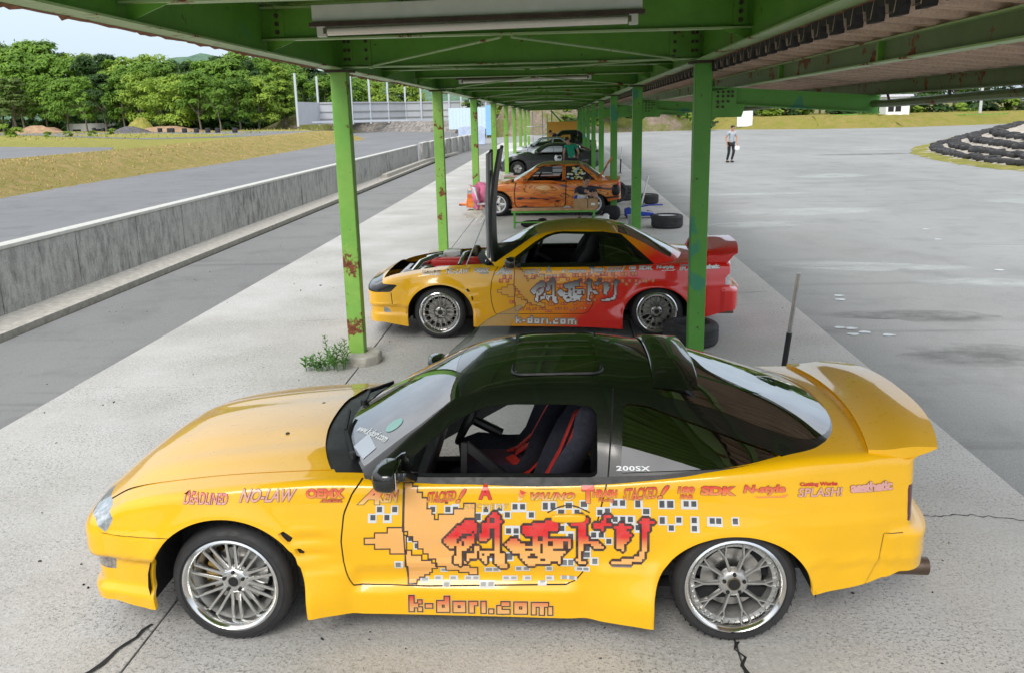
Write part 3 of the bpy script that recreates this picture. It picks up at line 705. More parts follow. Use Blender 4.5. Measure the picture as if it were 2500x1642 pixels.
def sdf(poly, swap=None):       # signed distance to polygon in the car's (x,z) side plane; negative inside
    Q = np.array(poly, float)
    def f(P, U=None):
        p = P[:, [0, 2]] if swap is None else P[:, swap]; d = np.full(len(p), 1e9); ins = np.zeros(len(p), bool)
        for i in range(len(Q)):
            a, b = Q[i], Q[(i+1) % len(Q)]; e = b-a; w = p-a; t = np.clip((w@e)/max(e@e, 1e-12), 0, 1)
            d = np.minimum(d, np.hypot(*(w-np.outer(t, e)).T))
            c = (a[1] > p[:, 1]) != (b[1] > p[:, 1]); 
            with np.errstate(divide='ignore', invalid='ignore'): xi = a[0]+(p[:, 1]-a[1])/(b[1]-a[1]+1e-15)*(b[0]-a[0])
            ins ^= c & (p[:, 0] < xi)
        return np.where(ins, -d, d)
    return f
def polyline_d(pts, swap=(0, 2)):
    Q = np.array(pts, float)
    def f(P, U=None):
        p = P[:, list(swap)]; d = np.full(len(p), 1e9)
        for i in range(len(Q)-1):
            a, b = Q[i], Q[i+1]; e = b-a; w = p-a; t = np.clip((w@e)/max(e@e, 1e-12), 0, 1); d = np.minimum(d, np.hypot(*(w-np.outer(t, e)).T))
        return d
    return f
near = lambda P: np.abs(P[:, 1])
def arch_f(c):
    cx, cz, a, b = c
    return lambda P, U=None: np.sqrt(((P[:, 0]-cx)/a)**2+(np.maximum(P[:, 2]-cz, 0)/b)**2)-1
class Body:
    """loft of the lower body. Rows along s, columns from the near sill over the deck to the far sill."""
    def __init__(B, p, ds=.02, ns=26, nc=5, nd=13):
        B.p = p; B.sk = Skin(); s0, s1 = p['s']; n = int((s1-s0)/ds)+1; ss = np.linspace(s0, s1, n)
        W, ZB, ZS, ZC = sp(p['W']), sp(p['zb']), sp(p['zs']), sp(p['zc']); prof = sp(p['side']); feat = p.get('feat')
        rr = p.get('r', .06); tb = p.get('inset', .03); A, nf, Lf = p['nose']; Bt, nr_, Lr = p['tail']; recf, recr = sp(p['recf']), sp(p['recr'])
        kf = 1-sst(s0, s0+Lf, ss); kf = (1-np.clip((ss-s0)/Lf, 0, 1))**1.5; kr = np.clip((ss-(s1-Lr))/Lr, 0, 1)**1.5
        plan = lambda t, m: np.maximum(0, 1-np.clip(t, 0, 1)**m)**(1/m)
        t2 = .975
        half = []; T = []
        w, zb, zs, zc = W(ss), ZB(ss), ZS(ss), ZC(ss)
        R = np.full(n, rr) if not isinstance(rr, list) else sp(rr)(ss)
        for j in range(ns):
            q = j/(ns-1); z = zb+(zs-R-zb)*q; y = w+prof(z)
            if feat: y = y+feat(ss, z)
            half.append((ss, y, z)); T.append(1.0)
        y1, z1 = half[-1][1], half[-1][2]; yc = y1-tb*.35; zcn = zs+0*z1; y2 = y1-R*1.1-tb*.6
        for j in range(1, nc+1):
            q = j/nc; half.append((ss, (1-q)**2*y1+2*q*(1-q)*yc+q*q*y2, (1-q)**2*z1+2*q*(1-q)*zcn+q*q*zs)); T.append(1+(t2-1)*q)
        B.y2 = y2
        dk = p.get('deck')
        for j in range(1, nd+1):
            q = math.cos(j/nd*PI/2); y = y2*q; z = zs+(zc-zs)*(1-q**2.2)
            if dk: z = z+dk(ss, y)*(1-q**6)
            half.append((ss, y, z)); T.append(t2*q)
        cols = [(x, -y, z, t) for (x, y, z), t in zip(half, T)]+[(x, y, z, t) for (x, y, z), t in list(zip(half, T))[-2::-1]]
        P = np.zeros((n, len(cols), 3)); U = np.zeros((n, len(cols), 2))
        for c, (x, y, z, t) in enumerate(cols):
            P[:, c, 0] = x+kf*plan(t, nf)*(-A+recf(z))+kr*plan(t, nr_)*(Bt-recr(z)); P[:, c, 1] = y; P[:, c, 2] = z; U[:, c, 0] = ss; U[:, c, 1] = c
        F_ = B.sk.grid(P, U); m = len(cols); k1 = ns+nc-1
        B.side = [f for r in F_ for j, f in enumerate(r) if j < k1 or j >= m-1-k1]
        B.deck = [f for r in F_ for j, f in enumerate(r) if k1 <= j < m-1-k1]
        # end caps
        def cap(i, A_, m_, rec, sgn):
            rows = list(range(0, ns+nc)); tt = np.concatenate([-np.cos(np.linspace(0, PI/2, nd+3)), np.cos(np.linspace(PI/2, 0, nd+3))[1:]])
            Q = np.zeros((len(rows), len(tt), 3)); UU = np.zeros((len(rows), len(tt), 2))
            for r, j in enumerate(rows):
                x, y, z = half[j][0][i], half[j][1][i], half[j][2][i]
                Q[r, :, 0] = x+sgn*plan(np.abs(tt)*T[j], m_)*(A_-rec(z)); Q[r, :, 1] = y*tt; Q[r, :, 2] = z; UU[r, :, 0] = x; UU[r, :, 1] = -1
            return [f for r in B.sk.grid(Q, UU, flip=(sgn > 0)) for f in r]
        B.front = cap(0, A, nf, recf, -1); B.rear = cap(n-1, Bt, nr_, recr, 1)
class House:
    """loft of the greenhouse."""
    def __init__(H, p, ds=.02, ns=12, nc=5, nt=11):
        H.p = p; H.sk = Skin(); g0, g1 = p['s']; n = int((g1-g0)/ds)+1; ss = np.linspace(g0, g1, n)
        T, YG, ZG, YB, ZB, BW = (sp(p[k]) for k in ('top', 'yg', 'zg', 'yb', 'zb', 'bow')); t, yg, zg, yb, zb, bw = T(ss), YG(ss), ZG(ss), YB(ss), ZB(ss), BW(ss)
        H.yg, H.bw = YG, BW; r = p.get('r', .05); half = []
        L = np.hypot(yb-yg, zg-zb)+1e-6; f = np.clip(1-r/L, .2, 1)
        for j in range(ns):
            q = j/(ns-1)*f; half.append((yb+(yg-yb)*q+.02*np.sin(PI*q)*np.minimum(1, L/.3), zb+(zg-zb)*q))
        y1, z1 = half[-1]; y2 = yg-np.minimum(r, .4*yg); ex = 2.3+p.get('flat', 0)*sst(2.0, 2.3, ss); z2 = t-(t-zg)*(y2/yg)**ex
        for j in range(1, nc+1): q = j/nc; half.append(((1-q)**2*y1+2*q*(1-q)*yg+q*q*y2, (1-q)**2*z1+2*q*(1-q)*(zg+.004)+q*q*z2))
        for j in range(1, nt+1): y = y2*(1-j/nt); half.append((y, t-(t-zg)*(y/yg)**ex))
        cols = [(-y, z) for y, z in half]+[(y, z) for y, z in half[-2::-1]]
        P = np.zeros((n, len(cols), 3)); U = np.zeros((n, len(cols), 2))
        for c, (y, z) in enumerate(cols): P[:, c, 0] = ss+bw*(np.abs(y)/.7)**2; P[:, c, 1] = y; P[:, c, 2] = z; U[:, c, 0] = ss; U[:, c, 1] = c
        F_ = H.sk.grid(P, U); m = len(cols); k1 = ns+nc-3
        H.side = [f for r_ in F_ for j, f in enumerate(r_) if j < k1 or j >= m-1-k1]
        H.top = [f for r_ in F_ for j, f in enumerate(r_) if k1 <= j < m-1-k1]
# ------------------------------------------------------------------ wheels
def rod2(mb, a, b, w0, w1, d, y0, y1, mi=0):        # spoke in the wheel plane: polar a=(r,ang) to b
    p = Vector((a[0]*math.cos(a[1]), 0, a[0]*math.sin(a[1]))); q = Vector((b[0]*math.cos(b[1]), 0, b[0]*math.sin(b[1]))); t = (q-p).normalized(); n = Vector((-t.z, 0, t.x)); V = []
    for e, w, y in ((p, w0, y0), (q, w1, y1)):
        for s, yy in ((-1, y+.003), (-.55, y-.004), (.55, y-.004), (1, y+.003), (1, y+d), (-1, y+d)): V.append(e+n*s*w/2+Vector((0, yy, 0)))
    mb.add(V, [(0, 1, 7, 6), (1, 2, 8, 7), (2, 3, 9, 8), (3, 4, 10, 9), (5, 0, 6, 11), (4, 5, 11, 10)], mi)
def make_wheel(parent, x, yout, z, side, R, rim, wid, style, mats, steer=0.0, camber=0.0, seg=56, nuts=5, name='wheel'):
    """outer face toward -y when side=-1; centre x, outer plane yout, height z."""
    w = part_empty(name, parent, (x, yout, z)); w.rotation_euler = (camber*side, 0, steer+(0 if side < 0 else PI))
    tr = [(rim-.004, .010), (rim+.012, .003), (rim+.035, -.002), (R-.055, -.004), (R-.028, .008), (R-.012, .022), (R-.003, .042)]
    groove = []
    for k in range(4):
        g = .06+(wid-.12)*(k+.5)/4; groove += [(R, g-.012), (R-.007, g-.007), (R-.007, g+.007), (R, g+.012)]
    tr += groove+[(R-.003, wid-.042), (R-.014, wid-.02), (R-.05, wid-.004), (rim, wid-.01)]
    mb = MB(); mb.lathe([(r, h) for r, h in tr], seg, mi=0)
    if seg > 48:
        n = 46
        for k in range(n):
            for g0, g1, off in ((.036, wid*.36, 0), (wid*.66, wid-.036, .5)):
                a0 = 2*PI*(k+off)/n; a1 = a0+.075
                V = []
                for rr, (aa, hh) in ((R+.0012, (a0, g0)), (R+.0012, (a0+.028, g0)), (R+.0012, (a1+.028, g1)), (R+.0012, (a1, g1))): V.append((rr*math.cos(aa), hh, rr*math.sin(aa)))
                mb.add(V, [(0, 1, 2, 3)], 1)
    mb.build('tyre', [MAT['rubber'], MAT['matte']], w, smooth=30)
    lipm, spm, hubm = mats; mb = MB()
    mb.lathe([(rim+.006, .016), (rim+.008, .0), (rim-.002, -.004), (rim-.012, .004), (rim-.02, .02), (rim-.028, .055)], seg, mis=[0]*5)
    mb.lathe([(rim-.028, .055), (rim-.05, .09), (rim-.05, wid-.02)], seg, mi=2)
    hub = .062; y0 = style.get('hub_y', .055); yo = style.get('rim_y', .05)
    for (ra, aa, rb, ab, w0, w1) in style['spokes']: rod2(mb, (ra, aa), (rb if rb < 1 else rim-.024, ab), w0, w1, .022, y0+(yo-y0)*(0 if ra < .1 else (ra/rim)), yo if rb > .15 else y0+.6*(yo-y0), 1)
    mb.lathe([(0.0, y0-.002), (.03, y0-.002), (.032, y0-.008), (hub-.012, y0-.010), (hub, y0-.004), (hub+.012, y0+.012), (hub+.012, y0+.03)], 40, mi=1)
    if style.get('bolts'):
        for k in range(style['bolts']): a = 2*PI*(k+.5)/style['bolts']; mb.lathe([(0, .044), (.0045, .044), (.005, .05)], 6, ((rim-.034)*math.cos(a), 0, (rim-.034)*math.sin(a)), mi=0)
        mb.lathe([(rim-.024, .052), (rim-.046, .05), (rim-.048, .062)], seg, mi=1)
    mb.build('rim', [lipm, spm, MAT['gunmetal']], w, smooth=35)
    mb = MB(); mb.lathe([(0, y0-.006), (.024, y0-.006), (.027, y0-.016), (.031, y0-.016), (.033, y0+.0)], 24, mi=0); mb.lathe([(0, y0-.0155), (.024, y0-.0155)], 20, mi=1)
    for k in range(nuts): a = 2*PI*k/nuts+.3; mb.lathe([(0, y0-.022), (.007, y0-.022), (.0095, y0-.018), (.0095, y0-.004)], 8, (.05*math.cos(a), 0, .05*math.sin(a)), mi=1)
    mb.build('hub', [hubm, MAT['black']], w)
    mb = MB(); mb.lathe([(.05, y0+.075), (.075, y0+.07), (.15, y0+.07), (.15, y0+.09), (.05, y0+.09)], 40, mi=0)
    mb.lathe([(0, wid-.02), (rim-.05, wid-.02)], 32, mi=1); mb.build('brake_disc', [MAT['alu'], MAT['matte']], w)
    if style.get('caliper'):
        mb = MB(); mb.lathe([(.105, y0+.05), (.165, y0+.05), (.168, y0+.06), (.168, y0+.11), (.105, y0+.11)], 12, a0=2.2, a1=3.3); mb.build('caliper', style['caliper'], w)
    return w
def vee(n, r0, r1, da, w0=.013, w1=.011, a0=0.0):
    return [(r0, a0+2*PI*k/n+(-.06 if s < 0 else .06), r1, a0+2*PI*k/n+s*da, w0, w1) for k in range(n) for s in (-1, 1)]
def wye(n, rm, da, a0=0.0):
    o = []
    for k in range(n):
        a = a0+2*PI*k/n; o.append((.055, a, rm, a, .017, .014))
        for s in (-1, 1): o.append((rm-.004, a+s*.02, 2, a+s*da, .012, .011))
    return o
# ------------------------------------------------------------------ printed vinyl on the flanks
class Vinyl:
    """flat ink patches laid 2 mm proud of the flank; coordinates are car (x,z)."""
    def __init__(s, bvh, off=.0025): s.v = []; s.f = []; s.c = []; s.bvh = bvh; s.off = off
    def y(s, x, z):
        h = s.bvh.ray_cast(Vector((x, -2.0, z)), Vector((0, 1, 0)), 1.9)
        return h[0].y if h[0] is not None and h[0].y < -.5 else -.84
    def quad(s, x0, z0, x1, z1, c, k=0.0):
        o = len(s.v)
        for x, z in ((x0, z0), (x1, z0), (x1, z1), (x0, z1)): s.v.append((x, s.y(x, z)-s.off-k, z))
        s.f.append((o, o+1, o+2, o+3)); s.c += [c if not callable(c) else c(z) for z in (z0, z0, z1, z1)]
    def tris(s, pts, faces, c, k=0.0):
        o = len(s.v)
        for x, z in pts: s.v.append((x, s.y(x, z)-s.off-k, z)); s.c.append(c(z) if callable(c) else c)
        s.f += [tuple(i+o for i in f) for f in faces]
    def build(s, name, parent, mat):
        me = mesh(name, s.v, s.f, mat, None, 0); a = me.color_attributes.new('ink', 'FLOAT_COLOR', 'POINT')
        a.data.foreach_set('color', [q for c in s.c for q in (c[0], c[1], c[2], 1.0)]); return link(name, me, parent)
_tc = {}
def text_tris(txt, bold=0.0, shear=0.0, spacing=1.0):
    key = (txt, bold, shear, spacing)
    if key not in _tc:
        cu = bpy.data.curves.new('lettering', 'FONT'); cu.body = txt; cu.offset = bold; cu.shear = shear; cu.space_character = spacing; cu.resolution_u = 3; cu.align_x = 'LEFT'
        o = bpy.data.objects.new('lettering', cu); COL.objects.link(o); dg = bpy.context.evaluated_depsgraph_get(); me = bpy.data.meshes.new_from_object(o.evaluated_get(dg))
        bm = bmesh.new(); bm.from_mesh(me); zz = [v.co.y for v in bm.verts]
        for q in (.2, .4, .6, .8): bmesh.ops.bisect_plane(bm, geom=bm.verts[:]+bm.edges[:]+bm.faces[:], plane_co=(0, min(zz)+(max(zz)-min(zz))*q, 0), plane_no=(0, 1, 0))
        bm.to_mesh(me); bm.free()
        V = [(v.co.x, v.co.y) for v in me.vertices]; Fc = [tuple(p.vertices) for p in me.polygons]
        bpy.data.objects.remove(o); bpy.data.curves.remove(cu); bpy.data.meshes.remove(me)
        _tc[key] = (V, Fc)
    return _tc[key]
def fit(V, box, tilt=0.0, ref=None):   # scale glyph outlines into box (x0,z0,x1,z1)
    ref = ref or V
    xs_ = [v[0] for v in ref]; zs_ = [v[1] for v in ref]; x0, x1, z0, z1 = min(xs_), max(xs_), min(zs_), max(zs_); a, b, c, d = box
    return [(a+(x-x0)/(x1-x0)*(c-a), b+(z-z0)/(z1-z0)*(d-b)+tilt*((x-x0)/(x1-x0)-.5)) for x, z in V]
# ------------------------------------------------------------------ cars
def side_coords(root, yaw, yl=-.85):     # photo pixel -> (x,z) on the flank of a car
    n = np.array([-math.sin(yaw), math.cos(yaw), 0.0]); o = np.array([root[0], root[1], 0.0]); c0 = np.array([0, 0, CAM_H])
    def f(u, v):
        d = ray(u, v); t = np.dot(o+n*yl-c0, n)/np.dot(d, n); P = c0+t*d-o; return (P[0]*math.cos(yaw)+P[1]*math.sin(yaw), P[2])
    return f
def lid(poly, f=lambda x: x): return [f(p) for p in poly]
def superbox(mb, c, d, e=.45, nu=20, nv=12, mi=0, rot=None):    # rounded super-ellipsoid
    V = []; pw = lambda a, k: math.copysign(abs(a)**k, a)
    for i in range(nv+1):
        th = -PI/2+PI*i/nv
        for k in range(nu):
            ph = 2*PI*k/nu; p = Vector((d[0]/2*pw(math.cos(th), e)*pw(math.cos(ph), e), d[1]/2*pw(math.cos(th), e)*pw(math.sin(ph), e), d[2]/2*pw(math.sin(th), e)))
            if rot is not None: p = rot @ p
            V.append(Vector(c)+p)
    Fc = [(i*nu+k, i*nu+(k+1) % nu, (i+1)*nu+(k+1) % nu, (i+1)*nu+k) for i in range(nv) for k in range(nu)]
    return mb.add(V, Fc, mi)
def bucket_seat(parent, x, y, mats, belts=True, name='seat'):
    """mats: shell/cloth, inner panel, belt"""
    st = part_empty(name, parent, (x, y, 0)); prof = [(.0, .34, .25, .10), (-.02, .40, .25, .12), (.10, .44, .25, .13), (.28, .42, .25, .13), (.42, .44, .25, .13), (.50, .55, .24, .12), (.56, .70, .24, .12), (.63, .86, .27, .11), (.68, .97, .26, .09), (.71, 1.04, .17, .10), (.74, 1.14, .15, .08), (.75, 1.20, .12, .05)]
    V = []; Fc = []; n = 11
    # cross sections follow the seat line; the edge bolsters curl forward
    P = [Vector((p[0], 0, p[1])) for p in prof]
    for i, p in enumerate(prof):
        t = (P[min(i+1, len(P)-1)]-P[max(i-1, 0)]).normalized(); nrm = Vector((-t.z, 0, t.x))
        if i < 2: nrm = Vector((-.2, 0, 1)).normalized()
        for k in range(n):
            q = -1+2*k/(n-1); b = max(0, (abs(q)-.45)/.55); V.append(P[i]+Vector((0, q*p[2], 0))+nrm*(p[3]*b**1.6))
    m = len(V)
    for i, p in enumerate(prof):
        t = (P[min(i+1, len(P)-1)]-P[max(i-1, 0)]).normalized(); nrm = Vector((-t.z, 0, t.x))
        for k in range(n):
            q = -1+2*k/(n-1); V.append(V[i*n+k]-nrm*.05+Vector((0, .012*q, 0)))
    L = len(prof)
    for i in range(L-1):
        for k in range(n-1):
            a = i*n+k; Fc.append((a, a+1, a+n+1, a+n)); Fc.append((m+a, m+a+n, m+a+n+1, m+a+1))
    for i in range(L-1): Fc.append((i*n, (i+1)*n, m+(i+1)*n, m+i*n)); a = i*n+n-1; Fc.append((a, m+a, m+a+n, a+n))
    for k in range(n-1): Fc.append((k, m+k, m+k+1, k+1)); a = (L-1)*n+k; Fc.append((a, a+1, m+a+1, m+a))
    o = link('seat_shell', mesh('seat_shell', V, Fc, mats[0], None, 60), st)
    mb = MB(); superbox(mb, (.22, 0, .44), (.46, .34, .13), .5); mb.build('seat_cushion', mats[1], st, smooth=60)
    if belts:
        mb = MB()
        for s in (-1, 1):
            pts = [(.74, s*.10, 1.06), (.62, s*.10, 1.0), (.54, s*.09, .80), (.44, s*.07, .62), (.34, s*.04, .54)]
            for a, b in zip(pts, pts[1:]): mb.bar(a, b, .05, .008, (-.6, 0, .5))
            for a, b in (((.30, s*.05, .52), (.42, s*.24, .50)), ((.42, s*.24, .50), (.50, s*.29, .60))): mb.bar(a, b, .055, .012, (-.3, 0, 1))
        mb.build('harness', mats[2], st)
    return st
def seat_cloth():
    t = NT('purple_check_seat_cloth'); x, y, z = t.sep(); w = t.n('ShaderNodeTexWave'); w.inputs['Scale'].default_value = 40; t.l(t.tc.outputs['Object'], w.inputs['Vector'])
    t.bsdf(t.mix(w.outputs[1], (.035, .018, .03), (.14, .045, .09)), .95); return t.m
MAT['cloth_p'] = seat_cloth(); MAT['cloth_n'] = M('dark_navy_velour', (.020, .021, .034), .95, var=.3, scale=30, bump=.2); MAT['belt'] = M('red_webbing', (.62, .03, .02), .7, var=.12, scale=30)
MAT['orangelens'] = M('smoked_lamp_lens', (.22, .20, .18), .15, var=.5, scale=60, coat=1)
MAT['taillens'] = M('dark_red_lamp_lens', (.10, .012, .010), .12, var=.3, scale=30, coat=1)
MAT['headlamp'] = M('headlamp_lens', (.40, .43, .45), .08, .3, var=.5, scale=28, coat=1)
MAT['exhaust'] = M('scorched_exhaust', (.18, .13, .10), .35, .9, var=.3)
def wing(parent, name, mat, half, xl, xt, zl, zt, th, zdeck, chord=9, span=30, lip=0.02):
    V = []; Fc = []; ring = []
    for i in range(span+1):
        q = -1+2*i/span; q = math.copysign(abs(q)**.85, q); y = q*half; a = abs(q); x0, x1, z0, z1, t_ = xl(a), xt(a), zl(a), zt(a), th(a)
        sec = []
        for k in range(chord): u = k/(chord-1); sec.append((x0+(x1-x0)*u, z0+(z1-z0)*u+.012*math.sin(PI*u)-.022*math.sin(2*PI*u)*.35+lip*u**5))
        for k in range(chord): u = 1-k/(chord-1); sec.append((x0+(x1-x0)*u+(.006 if u == 0 else 0), z0+(z1-z0)*u+.006*math.sin(PI*u)+lip*u**5-(.006+t_*(1-u)**.8)))
        ring.append(len(sec)); V += [(x, y, z) for x, z in sec]
    n = 2*chord
    for i in range(span):
        for k in range(n): a = i*n+k; b = i*n+(k+1) % n; Fc.append((a, b, b+n, a+n))
    Fc.append(tuple(range(n))); Fc.append(tuple(range(span*n+n-1, span*n-1, -1)))
    me = mesh(name, V, Fc, mat, None, 50); bm = bmesh.new(); bm.from_mesh(me); bmesh.ops.recalc_face_normals(bm, faces=bm.faces); bm.to_mesh(me); bm.free(); me.set_sharp_from_angle(angle=rad(50))
    return link(name, me, parent)
def mirror(parent, x, y, z, s, mat, cap=None):
    e = part_empty('wing_mirror', parent, (x, y, z)); mb = MB(); R = Matrix.Rotation(rad(8)*s, 3, 'Z')
    superbox(mb, (0, 0, 0), (.135, .22, .125), .62, rot=R)
    for v in mb.v:
        if v.x > .035: v.x = .035+(v.x-.035)*.15
        v.z *= 1-.28*max(0, v.y*s*-1+.0)/.11*.0; v.x += .25*max(0, v.y*s)*0
    mb.build('mirror_housing', mat, e, smooth=60)
    mb = MB(); mb.bar((.02, -s*.07, -.03), (.07, -s*.17, -.075), .09, .05, (0, 0, 1)); mb.build('mirror_arm', mat, e, bevel=.01)
    mb = MB(); mb.box((.042, 0, 0), (.004, .17, .09)); mb.build('mirror_glass', MAT['chrome'], e); return e
def hole_liner(parent, name, sk, faces, depth, mat):     # inner flange around an opening
    cnt = {}
    for f in faces:
        for k in range(len(f)): e = (f[k], f[(k+1) % len(f)]); cnt.setdefault(tuple(sorted(e)), []).append(e)
    V = []; Fc = []; mp = {}
    for k, es in cnt.items():
        if len(es) != 1: continue
        a, b = es[0]
        for q in (a, b):
            if q not in mp: mp[q] = len(V); p = sk.P[q]; V += [p+sk.N[q]*.004, p-np.array([0, math.copysign(depth, p[1]), 0])-sk.N[q]*.01]
        Fc.append((mp[a], mp[b], mp[b]+1, mp[a]+1))
    return link(name, mesh(name, V, Fc, mat, None, 40), parent)
def arch_lining(parent, c, lows=(.22, .18), y0=.845, y1=.42):
    cx, cz, a, b = c; n = 16
    for s in (-1, 1):
        mb = MB(); V = []
        for k in range(n+1):
            t = PI*k/n
            for y in (y0, y1): V.append((cx+(a+.015)*math.cos(t), s*y, cz+(b+.015)*math.sin(t)))
        V += [(cx+a+.02, s*y1, .14), (cx-a-.02, s*y1, .14)]; m = len(V); Fc = [(2*k, 2*k+1, 2*k+3, 2*k+2) for k in range(n)]+[tuple([2*k+1 for k in range(n+1)]+[m-1, m-2])]
        for sg, lo, k in ((-1, lows[0], n), (1, lows[1], 0)):
            if lo < cz: X = cx+sg*(a+.015); o = len(V); V += [(X, s*y1, lo), (X, s*(y0-.02), lo)]; Fc.append((2*k, 2*k+1, o, o+1))
        mb.add(V, Fc); mb.build('arch_lining', MAT['matte'], parent, smooth=40)
def seam_band(sk, faces, dist, w, ext=None):      # cut the band |dist|<w of a signed distance, inside the extent
    rest = []
    if ext is not None: faces, rest = sk.split(faces, ext)
    a, b = sk.split(faces, lambda P, U: dist(P)-w); c, d = sk.split(a, lambda P, U: dist(P)+w)
    return d, b+c+rest
def curve_d(pts, i=0, j=2, both=False):      # signed height above the curve coordinate_j = f(coordinate_i)
    Q = np.array(pts, float)
    def f(P, U=None): return (np.abs(P[:, j]) if both else P[:, j])-np.interp(P[:, i], Q[:, 0], Q[:, 1])
    return f
def open_door(o, hinge, ang):
    R = Matrix.Rotation(ang, 4, 'Z'); h = Vector((hinge[0], hinge[1], 0)); o.rotation_euler = (0, 0, ang); o.location = h-(R @ h)
def build_shell(root, pb, ph, M_, cuts):
    """skins, openings, seams; M_ materials: body, house, glass..., cuts: dict of regions"""
    B = Body(pb, **cuts.get('res', {})); H = House(ph, **cuts.get('hres', {})); sk, hk = B.sk, H.sk
    ar = cuts['arches']
    side, deck, front, rear = B.side, B.deck, B.front, B.rear
    for a in ar:
        _, side = sk.split(side, arch_f(a)); _, deck = sk.split(deck, arch_f(a)); _, front = sk.split(front, arch_f(a)); _, rear = sk.split(rear, arch_f(a))
    bvh = BVHTree.FromPolygons([Vector(p) for p in sk.P], side); 
    gaps = []
    # cabin opening and cowl
    cab, deck = sk.split(deck, cuts['cabin'])
    cowl, deck = sk.split(deck, cuts['cowl'])
    lamps = {}
    for nm, f in cuts.get('regions', []):     # lamps, vents: taken out of flank, deck and both ends
        got = []
        for key in ('side', 'deck', 'front', 'rear'):
            src = dict(side=side, deck=deck, front=front, rear=rear)[key]; i, o = sk.split(src, f); got += i
            if key == 'side': side = o
            elif key == 'deck': deck = o
            elif key == 'front': front = o
            else: rear = o
        lamps.setdefault(nm, []).append(got)
    for a in cuts.get('seams_side', []):
        g, side = seam_band(sk, side, *a); gaps += g
    for a in cuts.get('seams_deck', []):
        g, deck = seam_band(sk, deck, *a); gaps += g
    hood, deck = sk.split(deck, cuts['hood'])
    door, side = sk.split(side, cuts['door'])
    fb, side = sk.split(side, cuts['front_bumper']); rb, side = sk.split(side, cuts['rear_bumper'])
    bl_ = lambda f, nm, m, **k: sk.build(f, nm, m, root, **k)
    lipdir = lambda p, n: np.array([0, -math.copysign(1, p[1]), 0])
    bl_(side+deck, 'body', M_['body'], lip=.035, lipvec=lipdir)
    dl = [f for f in door if sk.P[f[0]][1] < 0]; dr = [f for f in door if sk.P[f[0]][1] >= 0]
    bl_(dl, 'door', M_['body']); fd = bl_(dr, 'door', M_['body'])
    if 'far_door' in cuts: open_door(fd, *cuts['far_door'])
    bl_(fb+front, 'front_bumper', M_['body'], lip=.03, lipvec=lipdir); bl_(rb+rear, 'rear_bumper', M_['body'], lip=.03, lipvec=lipdir)
    if not cuts.get('hood_open'): bl_(hood, 'hood', M_['body'])
    bl_(cowl, 'cowl_panel', MAT['black'], off=-.012); bl_(gaps, 'panel_seam', MAT['matte'], off=-.006)
    for nm, lst in lamps.items():
        for got in lst:
            m, off = M_[nm] if isinstance(M_[nm], tuple) else (M_[nm], 0)
            l = [f for f in got if sk.P[f[0]][1] < 0]; r = [f for f in got if sk.P[f[0]][1] >= 0]
            bl_(l, nm, m, off=off); bl_(r, nm, m, off=off)
    # greenhouse
    hs, ht = H.side, H.top
    wins = []
    for nm, f in cuts['windows']:
        i, hs = hk.split(hs, f); wins.append((nm, i))
    glass_ = []
    for nm, f in cuts['glass_top']:
        i, ht = hk.split(ht, f); glass_.append((nm, i))
        i2, hs = hk.split(hs, f) if cuts.get('glass_side_too') else ([], hs)
    tr, hs = hk.split(hs, cuts['trim']) if 'trim' in cuts else ([], hs)
    rf, ht = hk.split(ht, cuts['roof']) if 'roof' in cuts else ([], ht)
    g, hs = seam_band(hk, hs, *cuts['bpillar'])
    if 'far_door' in cuts: keep = lambda L: [f for f in L if not (hk.P[f[0]][1] > 0 and .62 < hk.P[f[0]][0] < 1.87 and hk.P[f[0]][2] < .90)]; tr = keep(tr); hs = keep(hs)
    hb = lambda f, nm, m, **k: hk.build(f, nm, m, root, **k)
    hb(hs+ht, 'pillars', M_['house']); hb(rf, 'roof', M_['roof']); [hb([f for f in tr if (hk.P[f[0]][1] < 0) == q], 'window_trim', M_.get('trim', MAT['black']), off=.002) for q in (True, False)]; hb(g, 'panel_seam', MAT['matte'], off=-.004)
    for nm, i in glass_: hb(i, nm, M_[nm], off=.001 if nm != 'sunroof' else .004)
    for nm, i in wins:
        l = [f for f in i if hk.P[f[0]][1] < 0]; r = [f for f in i if hk.P[f[0]][1] >= 0]
        for side_f in (l, r):
            if M_.get(nm) is not None: hb(side_f, nm, M_[nm], off=-.006)
            if nm == 'side_window' and side_f is r and 'far_door' in cuts:
                g = hk.build(side_f, 'door_glass', MAT['clear'], fd, lip=.006)
                mb = MB(); mb.box((1.25, .79, .57), (1.12, .04, .46)); mb.build('door_trim', MAT['matte'], fd)
            hole_liner(root, 'window_seal', hk, side_f, .05, MAT['black'])
    hbvh = BVHTree.FromPolygons([Vector(p) for p in hk.P], H.side)
    for a, lo in zip(ar, ((.21, .19), (.15, .9))): arch_lining(root, a, lo)
    return B, H, bvh, hbvh
def cabin(root, x0=.62, x1=1.85, dash=(.60, .98, .86), belt=.82, w=.76, rearx=2.75, sides=(-1, 1)):
    mb = MB()
    mb.box(((x0+rearx)/2, 0, .22), (rearx-x0, 1.46, .06))
    for s in sides: mb.box(((x0+x1)/2+.05, s*(w-.0), .53), (x1-x0+.1, .03, belt-.27))
    for s in (-1, 1): mb.box(((x0+x1)/2, s*(w-.02), .27), (x1-x0, .08, .14))
    mb.box((x1+.45, 0, .55), (.9, 1.42, .5)); mb.box((.45, 0, .5), (.3, 1.45, .5)); mb.box((1.25, 0, .36), (1.0, .22, .2))
    mb.build('cabin_floor', MAT['matte'], root)
    mb = MB(); a, b, h = dash
    mb.prism([(a-.12, h-.06), (a+.1, h), (b-.06, h-.005), (b, h-.06), (b-.03, h-.22), (a+.2, h-.40), (a, h-.4)], -w+.04, w-.04); mb.build('dashboard', MAT['black'], root, bevel=.02)
